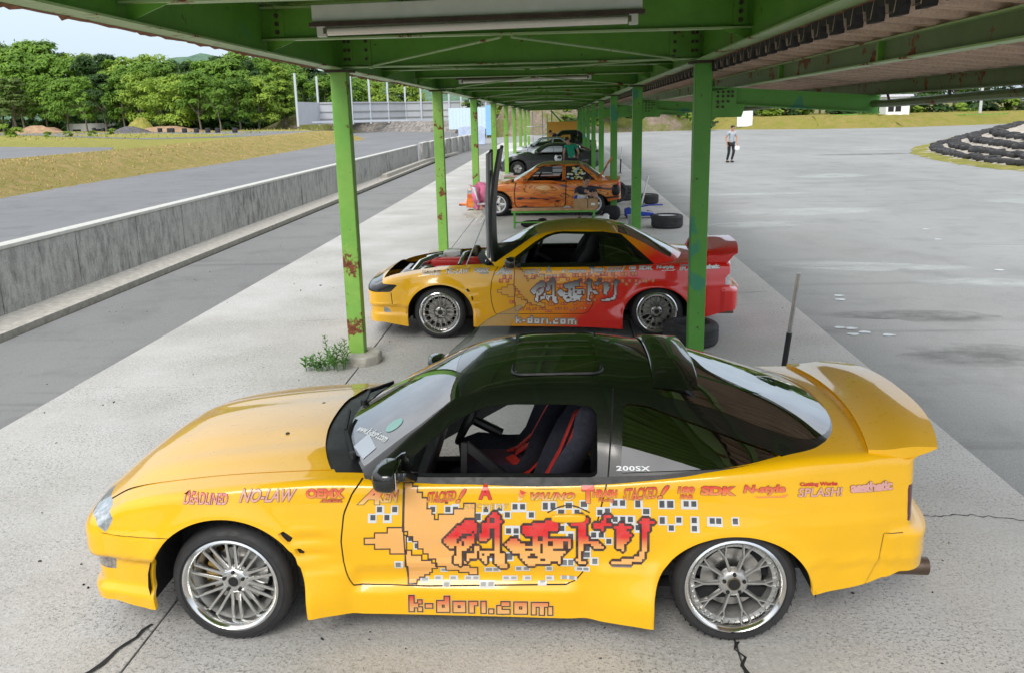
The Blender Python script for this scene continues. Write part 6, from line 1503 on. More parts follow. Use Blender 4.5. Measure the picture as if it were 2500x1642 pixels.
tyre('wide black tyre lying flat behind the near right post', (1.44, 9.66, 0), .31, .2, .25, seg=40)
# weighted marker rods along the slab edge
def rod(label, p, h, lean, col, sleeve=.4):
    t = thing('marker_rod', label, 'pole', p, 0, 'marker rods along the slab edge'); mb = MB(); q = lambda z: (lean*z, 0, z)
    if sleeve: mb.tube([q(.02), q(h*sleeve)], .028, 12); mb.build('rod_sleeve', MAT['black'], t); mb = MB()
    mb.tube([q(h*sleeve*.98), q(h)], .02 if sleeve else .025, 10); mb.build('rod', col, t)
    mb = MB(); mb.prism([(-.1, -.07), (.1, -.08), (.11, .07), (-.09, .08)], 0, .02, 'z')
    for a, b in ((-.07, -.045), (.07, -.045), (.07, .045), (-.07, .045)): mb.lathe([(0, .05), (.014, .05), (.016, .02), (0, .02)], 6, (a, b, 0), 'z')
    mb.build('rod_base', MAT['alu'], t); return t
rod('grey steel rod in a black sleeve, nearest of the rods along the slab edge', tuple(at(1912, 906)), .98, .10, MAT['alu'])
rod('leaning white rod beside the lying tyre', tuple(at(1566, 500)), .78, .22, MAT['white'], 0)
rod('thin white rod in a black sleeve behind the flame coupe', tuple(at(1514, 424)), 1.05, .05, MAT['white'], .55)
rod('tiny white rod far along the slab edge', (2.75, 46, 0), 1.0, .03, MAT['white'], .5)
# benches
def bench(label, x0, x1, y, z, d, topm, legm):
    t = thing('bench', label, 'bench', ((x0+x1)/2, y, 0), 0, 'benches between the cars'); L = x1-x0
    mb = MB(); mb.box((0, -d/4-.005, z-.02), (L, d/2-.01, .04)); mb.build('seat_plank', topm, t, bevel=.006); mb = MB(); mb.box((0, d/4+.005, z-.02), (L, d/2-.01, .04)); mb.build('seat_plank', topm, t, bevel=.006)
    for s in (-1, 1):
        mb = MB(); X = s*(L/2-.06)
        for yy in (-d/2+.03, d/2-.03): mb.box((X, yy, (z-.04)/2), (.04, .04, z-.04))
        mb.box((X, 0, .12), (.03, d-.1, .03)); mb.box((X, 0, z-.06), (.04, d-.02, .04)); mb.build('leg_frame', legm, t)
    mb = MB(); mb.bar((-L/2+.06, 0, .12), (L/2-.06, 0, .12), .03, .03); mb.bar((-L/2, -d/2+.02, z-.06), (L/2, -d/2+.02, z-.06), .03, .045); mb.build('rail', legm, t); return t
bench('wooden bench on a green steel frame carrying cardboard boxes', -1.08, .82, 19.95, .43, .34, MAT['wood'], MAT['post_b'])
MAT['pinkwood'] = M('faded_pink_wood', (.55, .33, .31), .7, var=.12, scale=7)
bench('long faded pink bench behind the flame coupe', -1.85, .1, 30.0, .46, .4, MAT['pinkwood'], MAT['post_b'])
bench('short faded pink bench between the dark grey fastback and the silver car', -1.45, .3, 40.8, .62, .5, MAT['pinkwood'], MAT['post_b'])
def carton(label, c, d):
    t = thing('cardboard_box', label, 'box', c, 0, 'cardboard boxes on the bench'); w, dd, h = d; mb = MB()
    for s in (-1, 1): mb.box((s*(w/2-.004), 0, h/2), (.008, dd, h)); mb.box((0, s*(dd/2-.004), h/2), (w-.016, .008, h))
    mb.box((0, 0, .006), (w-.01, dd-.01, .008)); mb.build('box_walls', MAT['card'], t)
    mb = MB(); mb.bar((-w/2, 0, h), (-w/2-.05, 0, h+.03), dd, .006, (0, 0, 1)); mb.build('box_flap', MAT['card'], t)
    if w < .3: mb = MB(); mb.box((0, -dd/2-.003, h*.45), (.09, .003, .05)); mb.build('box_label', MAT['white'], t)
    return t
carton('larger open cardboard box with blue and grey things, left one on the bench', (.46, 19.95, .431), (.30, .28, .21)); carton('smaller cardboard box with a white label, right one on the bench', (.735, 19.95, .431), (.22, .28, .20))
mb = MB(); superbox(mb, (0, 0, .09), (.10, .16, .19), .6); o = mb.build('blue_bag', MAT['blue'], smooth=60); o.location = (.36, 19.97, .52); prop(o, 'small blue bag sticking out of the open cardboard box', 'bag')
mb = MB(); mb.box((0, 0, .11), (.17, .14, .22), Matrix.Rotation(.12, 3, 'Y')); mb.box((.12, .03, .09), (.08, .10, .18), Matrix.Rotation(-.2, 3, 'Y')); o = mb.build('plastic_packet', MAT['silver'], smooth=0, bevel=.01); o.location = (.47, 19.93, .50); prop(o, 'grey plastic packet standing in the open cardboard box', 'packet')
mb = MB(); mb.lathe([(0, 0), (.035, 0), (.035, .05), (.02, .06), (0, .06)], 12, (0, 0, 0), 'z'); mb.bar((-.03, 0, .03), (-.14, -.03, .02), .05, .03); o = mb.build('hand_tool', MAT['alu']); o.location = (.22, 19.92, .432); prop(o, 'small grey metal tool lying on the bench beside the boxes', 'tool')
mb = MB(); superbox(mb, (0, 0, .07), (.55, .28, .16), .8); superbox(mb, (.22, .05, .12), (.22, .2, .14), .9); o = mb.build('black_bag', MAT['matte'], smooth=60); o.location = (-.62, 20.1, 0); prop(o, 'flat black bag lying on the slab under the wooden bench', 'bag')
mb = MB(); superbox(mb, (0, 0, .17), (.42, .3, .36), .7); o = mb.build('black_bag', MAT['matte'], smooth=60); o.location = (1.22, 21.15, 0); prop(o, 'rounded black bag standing by the rear wheel of the flame coupe', 'bag')
mb = MB(); superbox(mb, (0, 0, .06), (.36, .26, .14), .9); superbox(mb, (.1, .04, .12), (.16, .2, .12), 1.0); o = mb.build('white_cloth', MAT['white'], smooth=60); o.location = (.98, 20.9, 0); prop(o, 'crumpled white cloth on the slab next to the rounded black bag', 'cloth')
# trolley jack and bucket
t = thing('trolley_jack', 'blue trolley jack standing behind the shelter post', 'jack', (1.85, 21.5, 0)); mb = MB(); mb.prism([(-.30, .05), (-.30, .22), (-.18, .26), (.02, .17), (.40, .12), (.42, .05)], -.10, .10); mb.build('jack_body', MAT['blue'], t, bevel=.015)
mb = MB(); mb.tube([(-.2, 0, .22), (.30, .02, .30), (.62, .04, .30)], .018, 8); mb.build('jack_handle', MAT['blue'], t); mb = MB(); mb.lathe([(0, 0), (.06, 0), (.06, .03), (0, .03)], 14, (.30, 0, .16), 'z'); mb.build('jack_saddle', MAT['alu'], t)
for x in (-.22, .36):
    for s in (-1, 1): mb = MB(); mb.lathe([(0, -.02), (.045, -.02), (.045, .02), (0, .02)], 14, (x, s*.12, .046), 'y'); mb.build('jack_wheel', MAT['black'], t)
mb = MB(); mb.lathe([(0, .01), (.12, .0), (.14, .28), (.147, .29), (.13, .28), (.115, .02), (0, .02)], 20, axis='z'); o = mb.build('bucket', MAT['grey'], smooth=40); o.location = (1.62, 19.6, 0); prop(o, 'plain grey bucket at the foot of the shelter post', 'bucket')
# folding chair with a pink jacket
t = thing('folding_chair', 'light folding chair by the front wheel of the flame coupe', 'chair', (-1.78, 21.1, 0), rad(20))
for s in (-1, 1):
    mb = MB(); mb.tube([(-.2, s*.2, 0), (.2, s*.2, .45)], .011, 8); mb.tube([(.2, s*.2, 0), (-.2, s*.2, .45), (-.28, s*.2, .85)], .011, 8); mb.build('leg_frame', MAT['alu'], t)
mb = MB(); mb.box((0, 0, .45), (.4, .38, .02)); mb.build('seat', MAT['white'], t); mb = MB(); mb.bar((-.215, 0, .55), (-.27, 0, .84), .40, .012, (1, 0, 0)); mb.build('backrest', MAT['white'], t)
MAT['pink'] = M('pink_cloth', (.62, .17, .30), .9, var=.25, scale=8)
V = []; Fc = []; r = random.Random(4)
for i in range(13):
    for k in range(11):
        a = i/12; b = k/10-.5; V.append((-.32+.18*math.sin(a*PI)+r.uniform(-.03, .03)+.06*math.sin(b*14), b*.52*(1-.25*a)+.04*math.sin(a*9), .90-.55*a+.05*math.cos(b*9)+r.uniform(-.02, .02)))
for i in range(12):
    for k in range(10): a = i*11+k; Fc.append((a, a+1, a+12, a+11))
me = mesh('pink_jacket', V, Fc, MAT['pink'], None, 70); o = link('pink_jacket', me); o.location = (-1.74, 20.98, 0); o.rotation_euler = (0, 0, rad(-60)); m = o.modifiers.new('thick', 'SOLIDIFY'); m.thickness = .02; prop(o, 'crumpled pink jacket hung over the folding chair', 'jacket')
# helmet on a tool chest between the flame coupe and the grey fastback
t = thing('tool_chest', 'dark tool chest between the flame coupe and the dark grey fastback', 'tool chest', (-.05, 35.2, 0)); mb = MB(); mb.box((0, 0, .3), (.5, .4, .6)); mb.build('chest_body', MAT['black'], t, bevel=.01)
for k in range(3): mb = MB(); mb.box((0, -.205, .12+.17*k), (.44, .012, .13)); mb.build('drawer', MAT['grey'], t)
t = thing('crash_helmet', 'black and white crash helmet resting beside the person in green', 'helmet', (-.05, 35.2, .60)); mb = MB(); superbox(mb, (0, 0, .15), (.30, .34, .30), .95, 18, 12); mb.build('helmet_shell', MAT['white'], t, smooth=70)
mb = MB(); superbox(mb, (.02, -.03, .17), (.24, .30, .17), .9, 18, 10); mb.build('visor', MAT['gloss_black'], t, smooth=70); mb = MB(); superbox(mb, (.0, .0, .255), (.20, .26, .10), .9); mb.build('helmet_stripe', MAT['black'], t, smooth=70)
# orange board and frames at the far end
t = thing('orange_board', 'plain orange board standing across the far end of the shelter', 'board', (.20, 60.5, 0)); mb = MB(); mb.box((0, 0, .95), (1.95, .05, 1.75)); mb.build('board', M('orange_board_paint', (.62, .30, .035), .6, var=.08), t)
mb = MB(); mb.box((-1.0, 0, 1.15), (.06, .07, 2.3)); mb.build('board_post', MAT['post_a'], t); mb = MB(); mb.box((1.0, 0, .95), (.06, .07, 1.9)); mb.build('board_post', MAT['post_a'], t)
t = thing('tube_railing', 'thin white tube railing left of the orange board', 'railing', (-1.5, 60.5, 0))
for z in (.95, 1.55): mb = MB(); mb.tube([(-.65, 0, z), (.7, 0, z)], .025, 6); mb.build('rail', MAT['white'], t)
for x in (-.25, .4): mb = MB(); mb.tube([(x, 0, 0), (x, 0, 2.5)], .025, 6); mb.build('upright', MAT['grey'], t)
t = thing('green_awning', 'sloping pale green sheet propped above the orange board', 'awning', (.3, 61.5, 0)); mb = MB(); mb.bar((-.75, 0, 2.5), (.9, 0, 1.85), 1.6, .02, (0, 0, 1)); mb.build('awning_sheet', MAT['greensheet'], t); mb = MB(); mb.bar((-.85, -.85, 2.55), (-.1, -.85, 1.75), .10, .10); mb.build('awning_strut', MAT['post_b'], t); mb = MB(); mb.box((-.8, .5, 1.25), (.07, .07, 2.5)); mb.build('awning_post', MAT['post_b'], t)
# ------------------------------------------------------------------ people
def grow(name, nodes, edges, mat, parent, sub=2, root=0):
    me = bpy.data.meshes.new(name); me.from_pydata([n[0] for n in nodes], edges, []); o = bpy.data.objects.new(name, me); COL.objects.link(o)
    o.modifiers.new('skin', 'SKIN'); s = o.modifiers.new('sub', 'SUBSURF'); s.levels = sub; s.render_levels = sub
    for i, n in enumerate(nodes): v = me.skin_vertices[0].data[i]; v.radius = (n[1], n[2] if len(n) > 2 else n[1]); v.use_root = (i == root)
    dg = bpy.context.evaluated_depsgraph_get(); m2 = bpy.data.meshes.new_from_object(o.evaluated_get(dg)); bpy.data.objects.remove(o); m2.materials.clear(); m2.materials.append(mat)
    m2.polygons.foreach_set('use_smooth', [True]*len(m2.polygons)); q = link(name, m2, parent); return q
def person(label, loc, rotz, J, shirt, trousers, sleeve=.55, group=None, hairm=None):
    """J: joints in metres (x right, y back, z up); person looks towards -y."""
    t = thing('person', label, 'person', loc, rotz, group); V = Vector
    P = {k: V(v) for k, v in J.items()}
    nodes = []; edges = []; idx = {}
    def nd(k, p, r, r2=None): idx[k] = len(nodes); nodes.append((tuple(p), r, r2 or r)); return idx[k]
    def ed(a, b): edges.append((idx[a], idx[b]))
    nd('pel', P['pel'], .13, .10); nd('waist', P['pel'].lerp(P['chest'], .45), .125, .095); nd('chest', P['chest'], .15, .105); nd('neckb', P['chest'].lerp(P['neck'], .75), .085, .075); nd('neck', P['neck'], .055); nd('jaw', P['neck'].lerp(P['head'], .55), .062, .07); nd('head', P['head'], .082, .098); nd('crown', P['head']+(P['head']-P['neck']).normalized()*.085, .055, .065)
    for a, b in (('pel', 'waist'), ('waist', 'chest'), ('chest', 'neckb'), ('neckb', 'neck'), ('neck', 'jaw'), ('jaw', 'head'), ('head', 'crown')): ed(a, b)
    for s in 'LR':
        nd('sh'+s, P['sh'+s], .062); nd('el'+s, P['el'+s], .042); nd('fa'+s, P['el'+s].lerp(P['wr'+s], .35), .040); nd('wr'+s, P['wr'+s], .027); ed('neckb', 'sh'+s); ed('sh'+s, 'el'+s); ed('el'+s, 'fa'+s); ed('fa'+s, 'wr'+s)
        d = (P['wr'+s]-P['el'+s]).normalized(); pm = P['wr'+s]+d*.06; nd('pm'+s, pm, .034, .018); ed('wr'+s, 'pm'+s); sd = d.cross(V((0, 1, 0))).normalized() if abs(d.y) < .9 else V((1, 0, 0)); bk = d.cross(sd)
        for k, (o_, l) in enumerate(((-.027, .062), (-.009, .074), (.009, .070), (.027, .055))):
            nd('f%d'%k+s, pm+sd*o_+d*.035, .009); nd('g%d'%k+s, pm+sd*o_*1.1+d*(.035+l*.6)+bk*.012, .008); nd('h%d'%k+s, pm+sd*o_*1.1+d*(.035+l*.9)+bk*.03, .007); ed('pm'+s, 'f%d'%k+s); ed('f%d'%k+s, 'g%d'%k+s); ed('g%d'%k+s, 'h%d'%k+s)
        nd('t0'+s, P['wr'+s]+d*.04-sd*.035, .011); nd('t1'+s, P['wr'+s]+d*.075-sd*.05+bk*.015, .009); ed('pm'+s, 't0'+s); ed('t0'+s, 't1'+s)
        nd('hp'+s, P['hp'+s], .088); nd('kn'+s, P['kn'+s], .056); nd('cf'+s, P['kn'+s].lerp(P['an'+s], .3), .056); nd('an'+s, P['an'+s], .036); nd('to'+s, P['to'+s], .036, .028); ed('pel', 'hp'+s); ed('hp'+s, 'kn'+s); ed('kn'+s, 'cf'+s); ed('cf'+s, 'an'+s); ed('an'+s, 'to'+s)
    body = grow('body', nodes, edges, MAT['skin'], t, 2)
    # face
    f = V(J.get('face', (0, -1, 0))).normalized(); up = (P['head']-P['neck']).normalized(); rt = f.cross(up).normalized(); f = up.cross(rt).normalized(); h = P['head']
    mb = MB(); superbox(mb, h+f*.088-up*.005, (.024, .034, .045), .9, 8, 6, 0, Matrix((rt, -f, up)).transposed())
    for s in (-1, 1): superbox(mb, h+rt*s*.084-up*.012, (.02, .035, .055), .9, 8, 6, 0, Matrix((rt, -f, up)).transposed())
    mb.build('face_features', MAT['skin'], t, smooth=70)
    mb = MB()
    for s in (-1, 1): superbox(mb, h+f*.082+rt*s*.032+up*.014, (.022, .012, .012), 1, 8, 6, 0, Matrix((rt, -f, up)).transposed()); superbox(mb, h+f*.086+rt*s*.032+up*.034, (.034, .010, .008), 1, 8, 6, 0, Matrix((rt, -f, up)).transposed())
    mb.build('eyes', MAT['hair'], t); mb = MB(); superbox(mb, h+f*.084-up*.045, (.045, .012, .010), 1, 8, 6, 0, Matrix((rt, -f, up)).transposed()); mb.build('mouth', M('lips', (.30, .11, .09), .6), t)
    mb = MB(); superbox(mb, h-f*.018+up*.045, (.190, .210, .160), .95, 16, 10, 0, Matrix((rt, -f, up)).transposed())
    for v in mb.v:
        q = v-h
        if q.dot(f) > .03 and q.dot(up) < .055: v -= f*(q.dot(f)-.03)
    mb.build('hair', hairm or MAT['hair'], t, smooth=70)
    # clothes follow the same joints, a little thicker
    g = .022
    sn = [(tuple(P['pel']-V((0, 0, .04))), .135+g, .105+g), (tuple(P['pel'].lerp(P['chest'], .45)), .125+g, .10+g), (tuple(P['chest']), .15+g, .11+g), (tuple(P['chest'].lerp(P['neck'], .72)), .09+g, .08+g*.6)]; se = [(0, 1), (1, 2), (2, 3)]
    for s in 'LR':
        b = len(sn); sn.append((tuple(P['sh'+s]), .066+g*.7)); m_ = P['sh'+s].lerp(P['el'+s], min(1, sleeve)); sn.append((tuple(m_), .05+g*.7)); se += [(3, b), (b, b+1)]
        if sleeve > 1: sn.append((tuple(P['el'+s].lerp(P['wr'+s], .92)), .034+g*.5)); se.append((b+1, b+2))
    grow('shirt', sn, se, shirt, t, 2)
    tn = [(tuple(P['pel']), .135+.012, .11+.012)]; te = []
    for s in 'LR': b = len(tn); tn += [(tuple(P['hp'+s]), .098), (tuple(P['kn'+s]), .070), (tuple(P['an'+s].lerp(P['kn'+s], .06)), .055)]; te += [(0, b), (b, b+1), (b+1, b+2)]
    grow('trousers', tn, te, trousers, t, 2)
    for s in 'LR':
        d = P['to'+s]-P['an'+s]; mb = MB(); a = math.atan2(d.y, d.x); superbox(mb, P['an'+s].lerp(P['to'+s], .42)+V((0, 0, -.012)), (.27, .095, .085), .75, 14, 8, 0, Matrix.Rotation(a, 3, 'Z')); mb.build('shoe', MAT['black'], t, smooth=60)
    return t
MAT['shirt_grey'] = M('grey_tee', (.36, .40, .44), .9, var=.08); MAT['jeans'] = M('black_trousers', (.016, .017, .022), .9, var=.2); MAT['shirt_green'] = M('teal_green_tee', (.008, .24, .14), .9, var=.12); MAT['shirt_dark'] = M('dark_jacket', (.014, .015, .022), .85, var=.2); MAT['shirt_navy'] = M('charcoal_tee', (.03, .032, .045), .9, var=.2)
walk = dict(pel=(0, 0, .92), chest=(.02, 0, 1.26), neck=(.03, -.01, 1.46), head=(.05, -.03, 1.60), face=(.6, -1, -.25), shL=(.20, .02, 1.38), shR=(-.16, .0, 1.38), elL=(.27, -.05, 1.13), elR=(-.24, .06, 1.13), wrL=(.25, -.14, .92), wrR=(-.20, .0, .90), hpL=(.10, 0, .88), hpR=(-.09, 0, .88), knL=(.10, -.12, .50), knR=(-.08, .03, .48), anL=(.04, -.02, .11), anR=(-.10, .20, .09), toL=(.07, -.17, .04), toR=(-.06, .06, .03))
p = at(1783, 398, -.03); person('person in a grey tee and black trousers walking across the open lot', (p.x, p.y, -.03), rad(10), walk, MAT['shirt_grey'], MAT['jeans'])
t = thing('carrier_bag', 'small white bag held by the person walking across the lot', 'bag', (p.x+.27, p.y-.10, .52)); mb = MB(); superbox(mb, (0, 0, .12), (.24, .16, .26), .8); mb.build('bag_body', MAT['white'], t, smooth=60); mb = MB(); mb.tube([(-.05, 0, .22), (0, 0, .33), (.05, 0, .22)], .01, 6); mb.build('bag_handle', MAT['white'], t)
sit = dict(pel=(0, 0, .66), chest=(-.06, .12, 1.05), neck=(-.14, .20, 1.27), head=(-.20, .27, 1.40), face=(-.3, 1, -.5), shL=(-.26, .14, 1.18), shR=(.15, .15, 1.17), elL=(-.33, .06, .92), elR=(.24, .16, .94), wrL=(-.33, .02, .68), wrR=(.22, .32, .80), hpL=(-.10, 0, .64), hpR=(.10, 0, .64), knL=(-.14, .42, .58), knR=(.14, .42, .58), anL=(-.15, .46, .12), anR=(.15, .46, .12), toL=(-.15, .62, .05), toR=(.15, .62, .05))
person('person in a teal green tee sitting with their back turned, leaning forward', (.50, 35.35, 0), 0, sit, MAT['shirt_green'], MAT['jeans'], .5)
t = thing('stool', 'low round stool under the person in the teal green tee', 'stool', (.50, 35.35, 0)); mb = MB(); mb.lathe([(0, .5), (.17, .5), (.18, .53), (.17, .55), (0, .55)], 20, axis='z'); mb.build('seat', MAT['matte'], t)
for k in range(4): a = PI/4+k*PI/2; mb = MB(); mb.tube([(.10*math.cos(a), .10*math.sin(a), .5), (.18*math.cos(a), .18*math.sin(a), 0)], .013, 6); mb.build('leg', MAT['alu'], t)
lean = dict(pel=(.10, 0, .93), chest=(-.06, -.03, 1.22), neck=(-.20, -.05, 1.36), head=(-.30, -.06, 1.44), face=(-1, -.5, -.6), shL=(-.02, .14, 1.33), shR=(-.14, -.20, 1.30), elL=(-.14, .18, 1.06), elR=(-.22, -.26, 1.04), wrL=(-.30, .16, .92), wrR=(-.36, -.22, .90), hpL=(.12, .10, .90), hpR=(.10, -.10, .90), knL=(.14, .10, .48), knR=(.08, -.10, .48), anL=(.16, .10, .10), anR=(.12, -.10, .10), toL=(.02, .10, .04), toR=(-.02, -.10, .04))
person('person in a dark jacket bending beside the pale silver car', (-.15, 47.2, 0), 0, lean, MAT['shirt_dark'], MAT['jeans'], 1.2, hairm=M('brown_hair', (.06, .025, .012), .7))
crouch = dict(pel=(0, 0, .30), chest=(-.02, -.10, .62), neck=(0, -.16, .80), head=(.02, -.20, .93), face=(.35, -1, -.55), shL=(.19, -.12, .72), shR=(-.20, -.12, .72), elL=(.24, -.36, .56), elR=(-.22, -.36, .54), wrL=(.06, -.42, .66), wrR=(.02, -.42, .62), hpL=(.10, 0, .28), hpR=(-.10, 0, .28), knL=(.22, -.36, .50), knR=(-.20, -.36, .48), anL=(.18, -.22, .10), anR=(-.16, -.22, .10), toL=(.19, -.38, .04), toR=(-.17, -.38, .04))
person('person with black hair crouching by the rear wheel of the flame coupe', (.60, 21.35, 0), rad(4), crouch, MAT['shirt_navy'], MAT['jeans'], .6)
# ------------------------------------------------------------------ trees and other growth
def leaf_mat(name, a, b, c3):
    t = NT(name); oi = t.n('ShaderNodeObjectInfo'); n = t.noise(.55, 3, .6); f = t.noise(4, 3, .7); at_ = t.n('ShaderNodeAttribute'); at_.attribute_name = 'clump'
    c = t.mix(at_.outputs['Fac'], a, b); c = t.mix(t.rng(f, .35, .7, 0, .5), c, c3); c = t.mix(t.math('MULTIPLY', oi.outputs['Random'], .45), c, [x*.62 for x in a])
    d = t.n('ShaderNodeBsdfPrincipled'); t.l(c, d.inputs['Base Color']); d.inputs['Roughness'].default_value = .6; d.inputs['Specular IOR Level'].default_value = .25
    tr = t.n('ShaderNodeBsdfTranslucent'); t.l(c, tr.inputs[0]); m = t.n('ShaderNodeMixShader'); m.inputs[0].default_value = .35; t.l(d.outputs[0], m.inputs[1]); t.l(tr.outputs[0], m.inputs[2]); t.l(m.outputs[0], t.out.inputs[0]); return t.m
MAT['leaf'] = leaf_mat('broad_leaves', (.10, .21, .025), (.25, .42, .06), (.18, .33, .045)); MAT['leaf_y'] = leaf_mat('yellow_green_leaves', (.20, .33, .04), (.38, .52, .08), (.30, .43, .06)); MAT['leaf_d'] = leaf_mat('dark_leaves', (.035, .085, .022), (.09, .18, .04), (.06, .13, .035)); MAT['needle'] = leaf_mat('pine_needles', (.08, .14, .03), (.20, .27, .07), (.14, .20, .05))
MAT['bark'] = M('grey_bark', (.17, .145, .12), .95, var=.35, scale=3, bump=.6, bscale=14)
def crown_mesh(name, H, Rr, base, blobs, cards, size, mat, seed, conical=0.0, layer=False):
    r = random.Random(seed); V = []; Fc = []; N = []; col = []
    for b in range(blobs):
        q = r.random()**.8; z = base+(H-base)*q; rr = Rr*(1-conical*q)*math.sqrt(max(.05, 1-(2*q-.85)**2*.75)) if not conical else Rr*(1-conical*q)
        a = r.uniform(0, 6.283); d = rr*math.sqrt(r.uniform(.12, 1)); c = np.array([d*math.cos(a), d*math.sin(a), z]); br = Rr*r.uniform(.24, .44)*(1-.35*q*(conical > 0)); fl = r.uniform(.45, .7) if not layer else .25
        out = np.array([math.cos(a)*d/Rr, math.sin(a)*d/Rr, .55+.5*q]); out /= np.linalg.norm(out); tone = r.random()
        for k in range(cards):
            w = np.array([r.gauss(0, 1), r.gauss(0, 1), r.gauss(0, 1)]); w /= np.linalg.norm(w)+1e-9
            if w[2] < -.3 and r.random() < .6: w[2] = -w[2]
            p = c+w*np.array([br, br, br*fl])*r.uniform(.55, 1.08); n = w*.75+out*.6+np.array([0, 0, .35]); n /= np.linalg.norm(n)
            t1 = np.cross(n+np.array([r.uniform(-.7, .7), r.uniform(-.7, .7), r.uniform(-.7, .7)]), [r.uniform(-1, 1), r.uniform(-1, 1), .3]); t1 /= np.linalg.norm(t1)+1e-9; t2 = np.cross(n, t1); s = size*r.uniform(.5, 1.25); o = len(V)
            g = np.cross(t1, t2); sg = 1 if np.dot(g, n) > 0 else -1
            if r.random() < .5: V += [p-t1*s, p-t2*s*.5*sg, p+t1*s, p+t2*s*.55*sg]; Fc.append((o, o+1, o+2, o+3)); N += [n]*4; col += [tone]*4
            else: V += [p-t1*s, p+t1*s*.7-t2*s*.1*sg, p+t2*s*.8*sg]; Fc.append((o, o+1, o+2)); N += [n]*3; col += [tone]*3
    me = mesh(name, V, Fc, mat, None, 60, N); at_ = me.attributes.new('clump', 'FLOAT', 'POINT'); at_.data.foreach_set('value', col); return me
def trunk_mesh(name, H, base, r0, seed, limbs=7, spread=.5):
    r = random.Random(seed); mb = MB(); pts = [(0, 0, -.3), (r.uniform(-.1, .1), r.uniform(-.1, .1), base*.5), (r.uniform(-.3, .3), r.uniform(-.3, .3), base), (r.uniform(-.4, .4), r.uniform(-.4, .4), H*.62), (r.uniform(-.4, .4), r.uniform(-.4, .4), H*.88)]
    mb.tube(pts, [r0*1.25, r0, r0*.85, r0*.5, r0*.15], 8)
    for k in range(limbs):
        q = r.uniform(.45, .95); z = base*(.6+q*.6)+.1*H*r.random(); a = 2*PI*k/limbs+r.uniform(-.3, .3); L = H*spread*r.uniform(.4, .8); p = Vector((0, 0, z))
        mb.tube([p, p+Vector((math.cos(a)*L*.4, math.sin(a)*L*.4, L*.35)), p+Vector((math.cos(a)*L*.75, math.sin(a)*L*.75, L*.85))], [r0*.45, r0*.3, r0*.08], 6)
    return mesh(name, mb.v, mb.f, MAT['bark'], None, 60)
def tree(name, label, cm, tm, loc, sc=1.0, rz=0.0, group=None):
    t = thing(name, label, 'tree', loc, rz, group); t.scale = (sc*rnd.uniform(.92, 1.1), sc*rnd.uniform(.92, 1.1), sc)
    link('crown', cm, t); link('trunk', tm, t); return t
CR = [crown_mesh('crown', 12, 4.2, 2.6, 46, 95, .42, MAT['leaf'], 1), crown_mesh('crown', 13, 3.8, 3.2, 46, 95, .40, MAT['leaf'], 2), crown_mesh('crown', 11, 4.4, 2.2, 46, 95, .42, MAT['leaf_y'], 3), crown_mesh('crown', 13.5, 3.6, 3.4, 44, 95, .40, MAT['leaf_d'], 4), crown_mesh('crown', 14.5, 3.2, 4.0, 44, 85, .38, MAT['leaf'], 5)]
TR = [trunk_mesh('trunk', h, b, .2, i+20) for i, (h, b) in enumerate(((12, 3.2), (13, 4), (11, 2.8), (13.5, 4), (14.5, 4.6)))]
LBL = ['leafy mid green tree with a round crown in the wood beyond the track', 'tall mid green tree with a narrow crown in the wood beyond the track', 'bright yellow green tree with a broad crown in the wood beyond the track', 'dark green tree with a dense crown in the wood beyond the track', 'tallest slender green tree in the wood beyond the track']
# front rank of the wood, then a taller second rank; u along the photo, v of the foot, v of the top
def rank(us, vf, zg, tops, seed, push=0):
    r = random.Random(seed)
    for u in us:
        v = np.interp(u, [-60, 60, 300, 520, 640, 760, 900, 1000], vf)+r.uniform(-.6, .6); p = at(u, v, zg); p = p*(1+push/p.length); k = r.choice([0, 0, 1, 1, 2, 3, 3, 4])
        vt = np.interp(u, [-60, 0, 60, 130, 190, 260, 330, 400, 480, 560, 620, 680, 760, 860, 1000], tops)+r.uniform(-6, 14)
        dist = math.hypot(p.x, p.y); d0 = aty(u, vt, p.y); ht = max(5, d0.z-zg); H0 = (12, 13, 11, 13.5, 14.5)[k]
        tree('broadleaf_tree', LBL[k], CR[k], TR[k], (p.x, p.y, zg-.1), ht/H0/1.02, r.uniform(0, 6.28), 'trees of the wood beyond the track')
rank([-40, 10, 62, 118, 168, 214, 262, 306, 352, 398, 446, 492, 540, 588, 634, 690, 742, 800, 862, 930, 1000], [323, 322, 321.5, 321, 317, 312, 308, 304], .8, [150, 150, 160, 175, 190, 185, 185, 180, 180, 185, 190, 190, 180, 190, 195], 4)
rank([-20, 36, 84, 140, 190, 238, 284, 330, 374, 420, 470, 516, 566, 612, 660, 716, 770, 830, 900, 970], [323, 322, 321.5, 321, 317, 312, 308, 304], .8, [112, 108, 112, 128, 138, 140, 148, 150, 152, 140, 138, 145, 150, 170, 190], 5, 11)
rank([0, 56, 112, 166, 222, 276, 332, 386, 440, 496, 548, 600, 650, 704], [323, 322, 321.5, 321, 317, 312, 308, 304], .8, [108, 98, 96, 104, 125, 130, 140, 142, 146, 130, 122, 140, 145, 165, 185], 6, 22)
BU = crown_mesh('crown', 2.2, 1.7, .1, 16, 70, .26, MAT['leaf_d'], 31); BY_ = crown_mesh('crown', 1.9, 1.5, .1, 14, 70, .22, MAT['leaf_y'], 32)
def bush(label, p, sc, me, group): t = link('bush', me); t.location = p; t.scale = (sc*1.3, sc*1.3, sc); t.rotation_euler = (0, 0, rnd.uniform(0, 6)); return prop(t, label, 'bush', group)
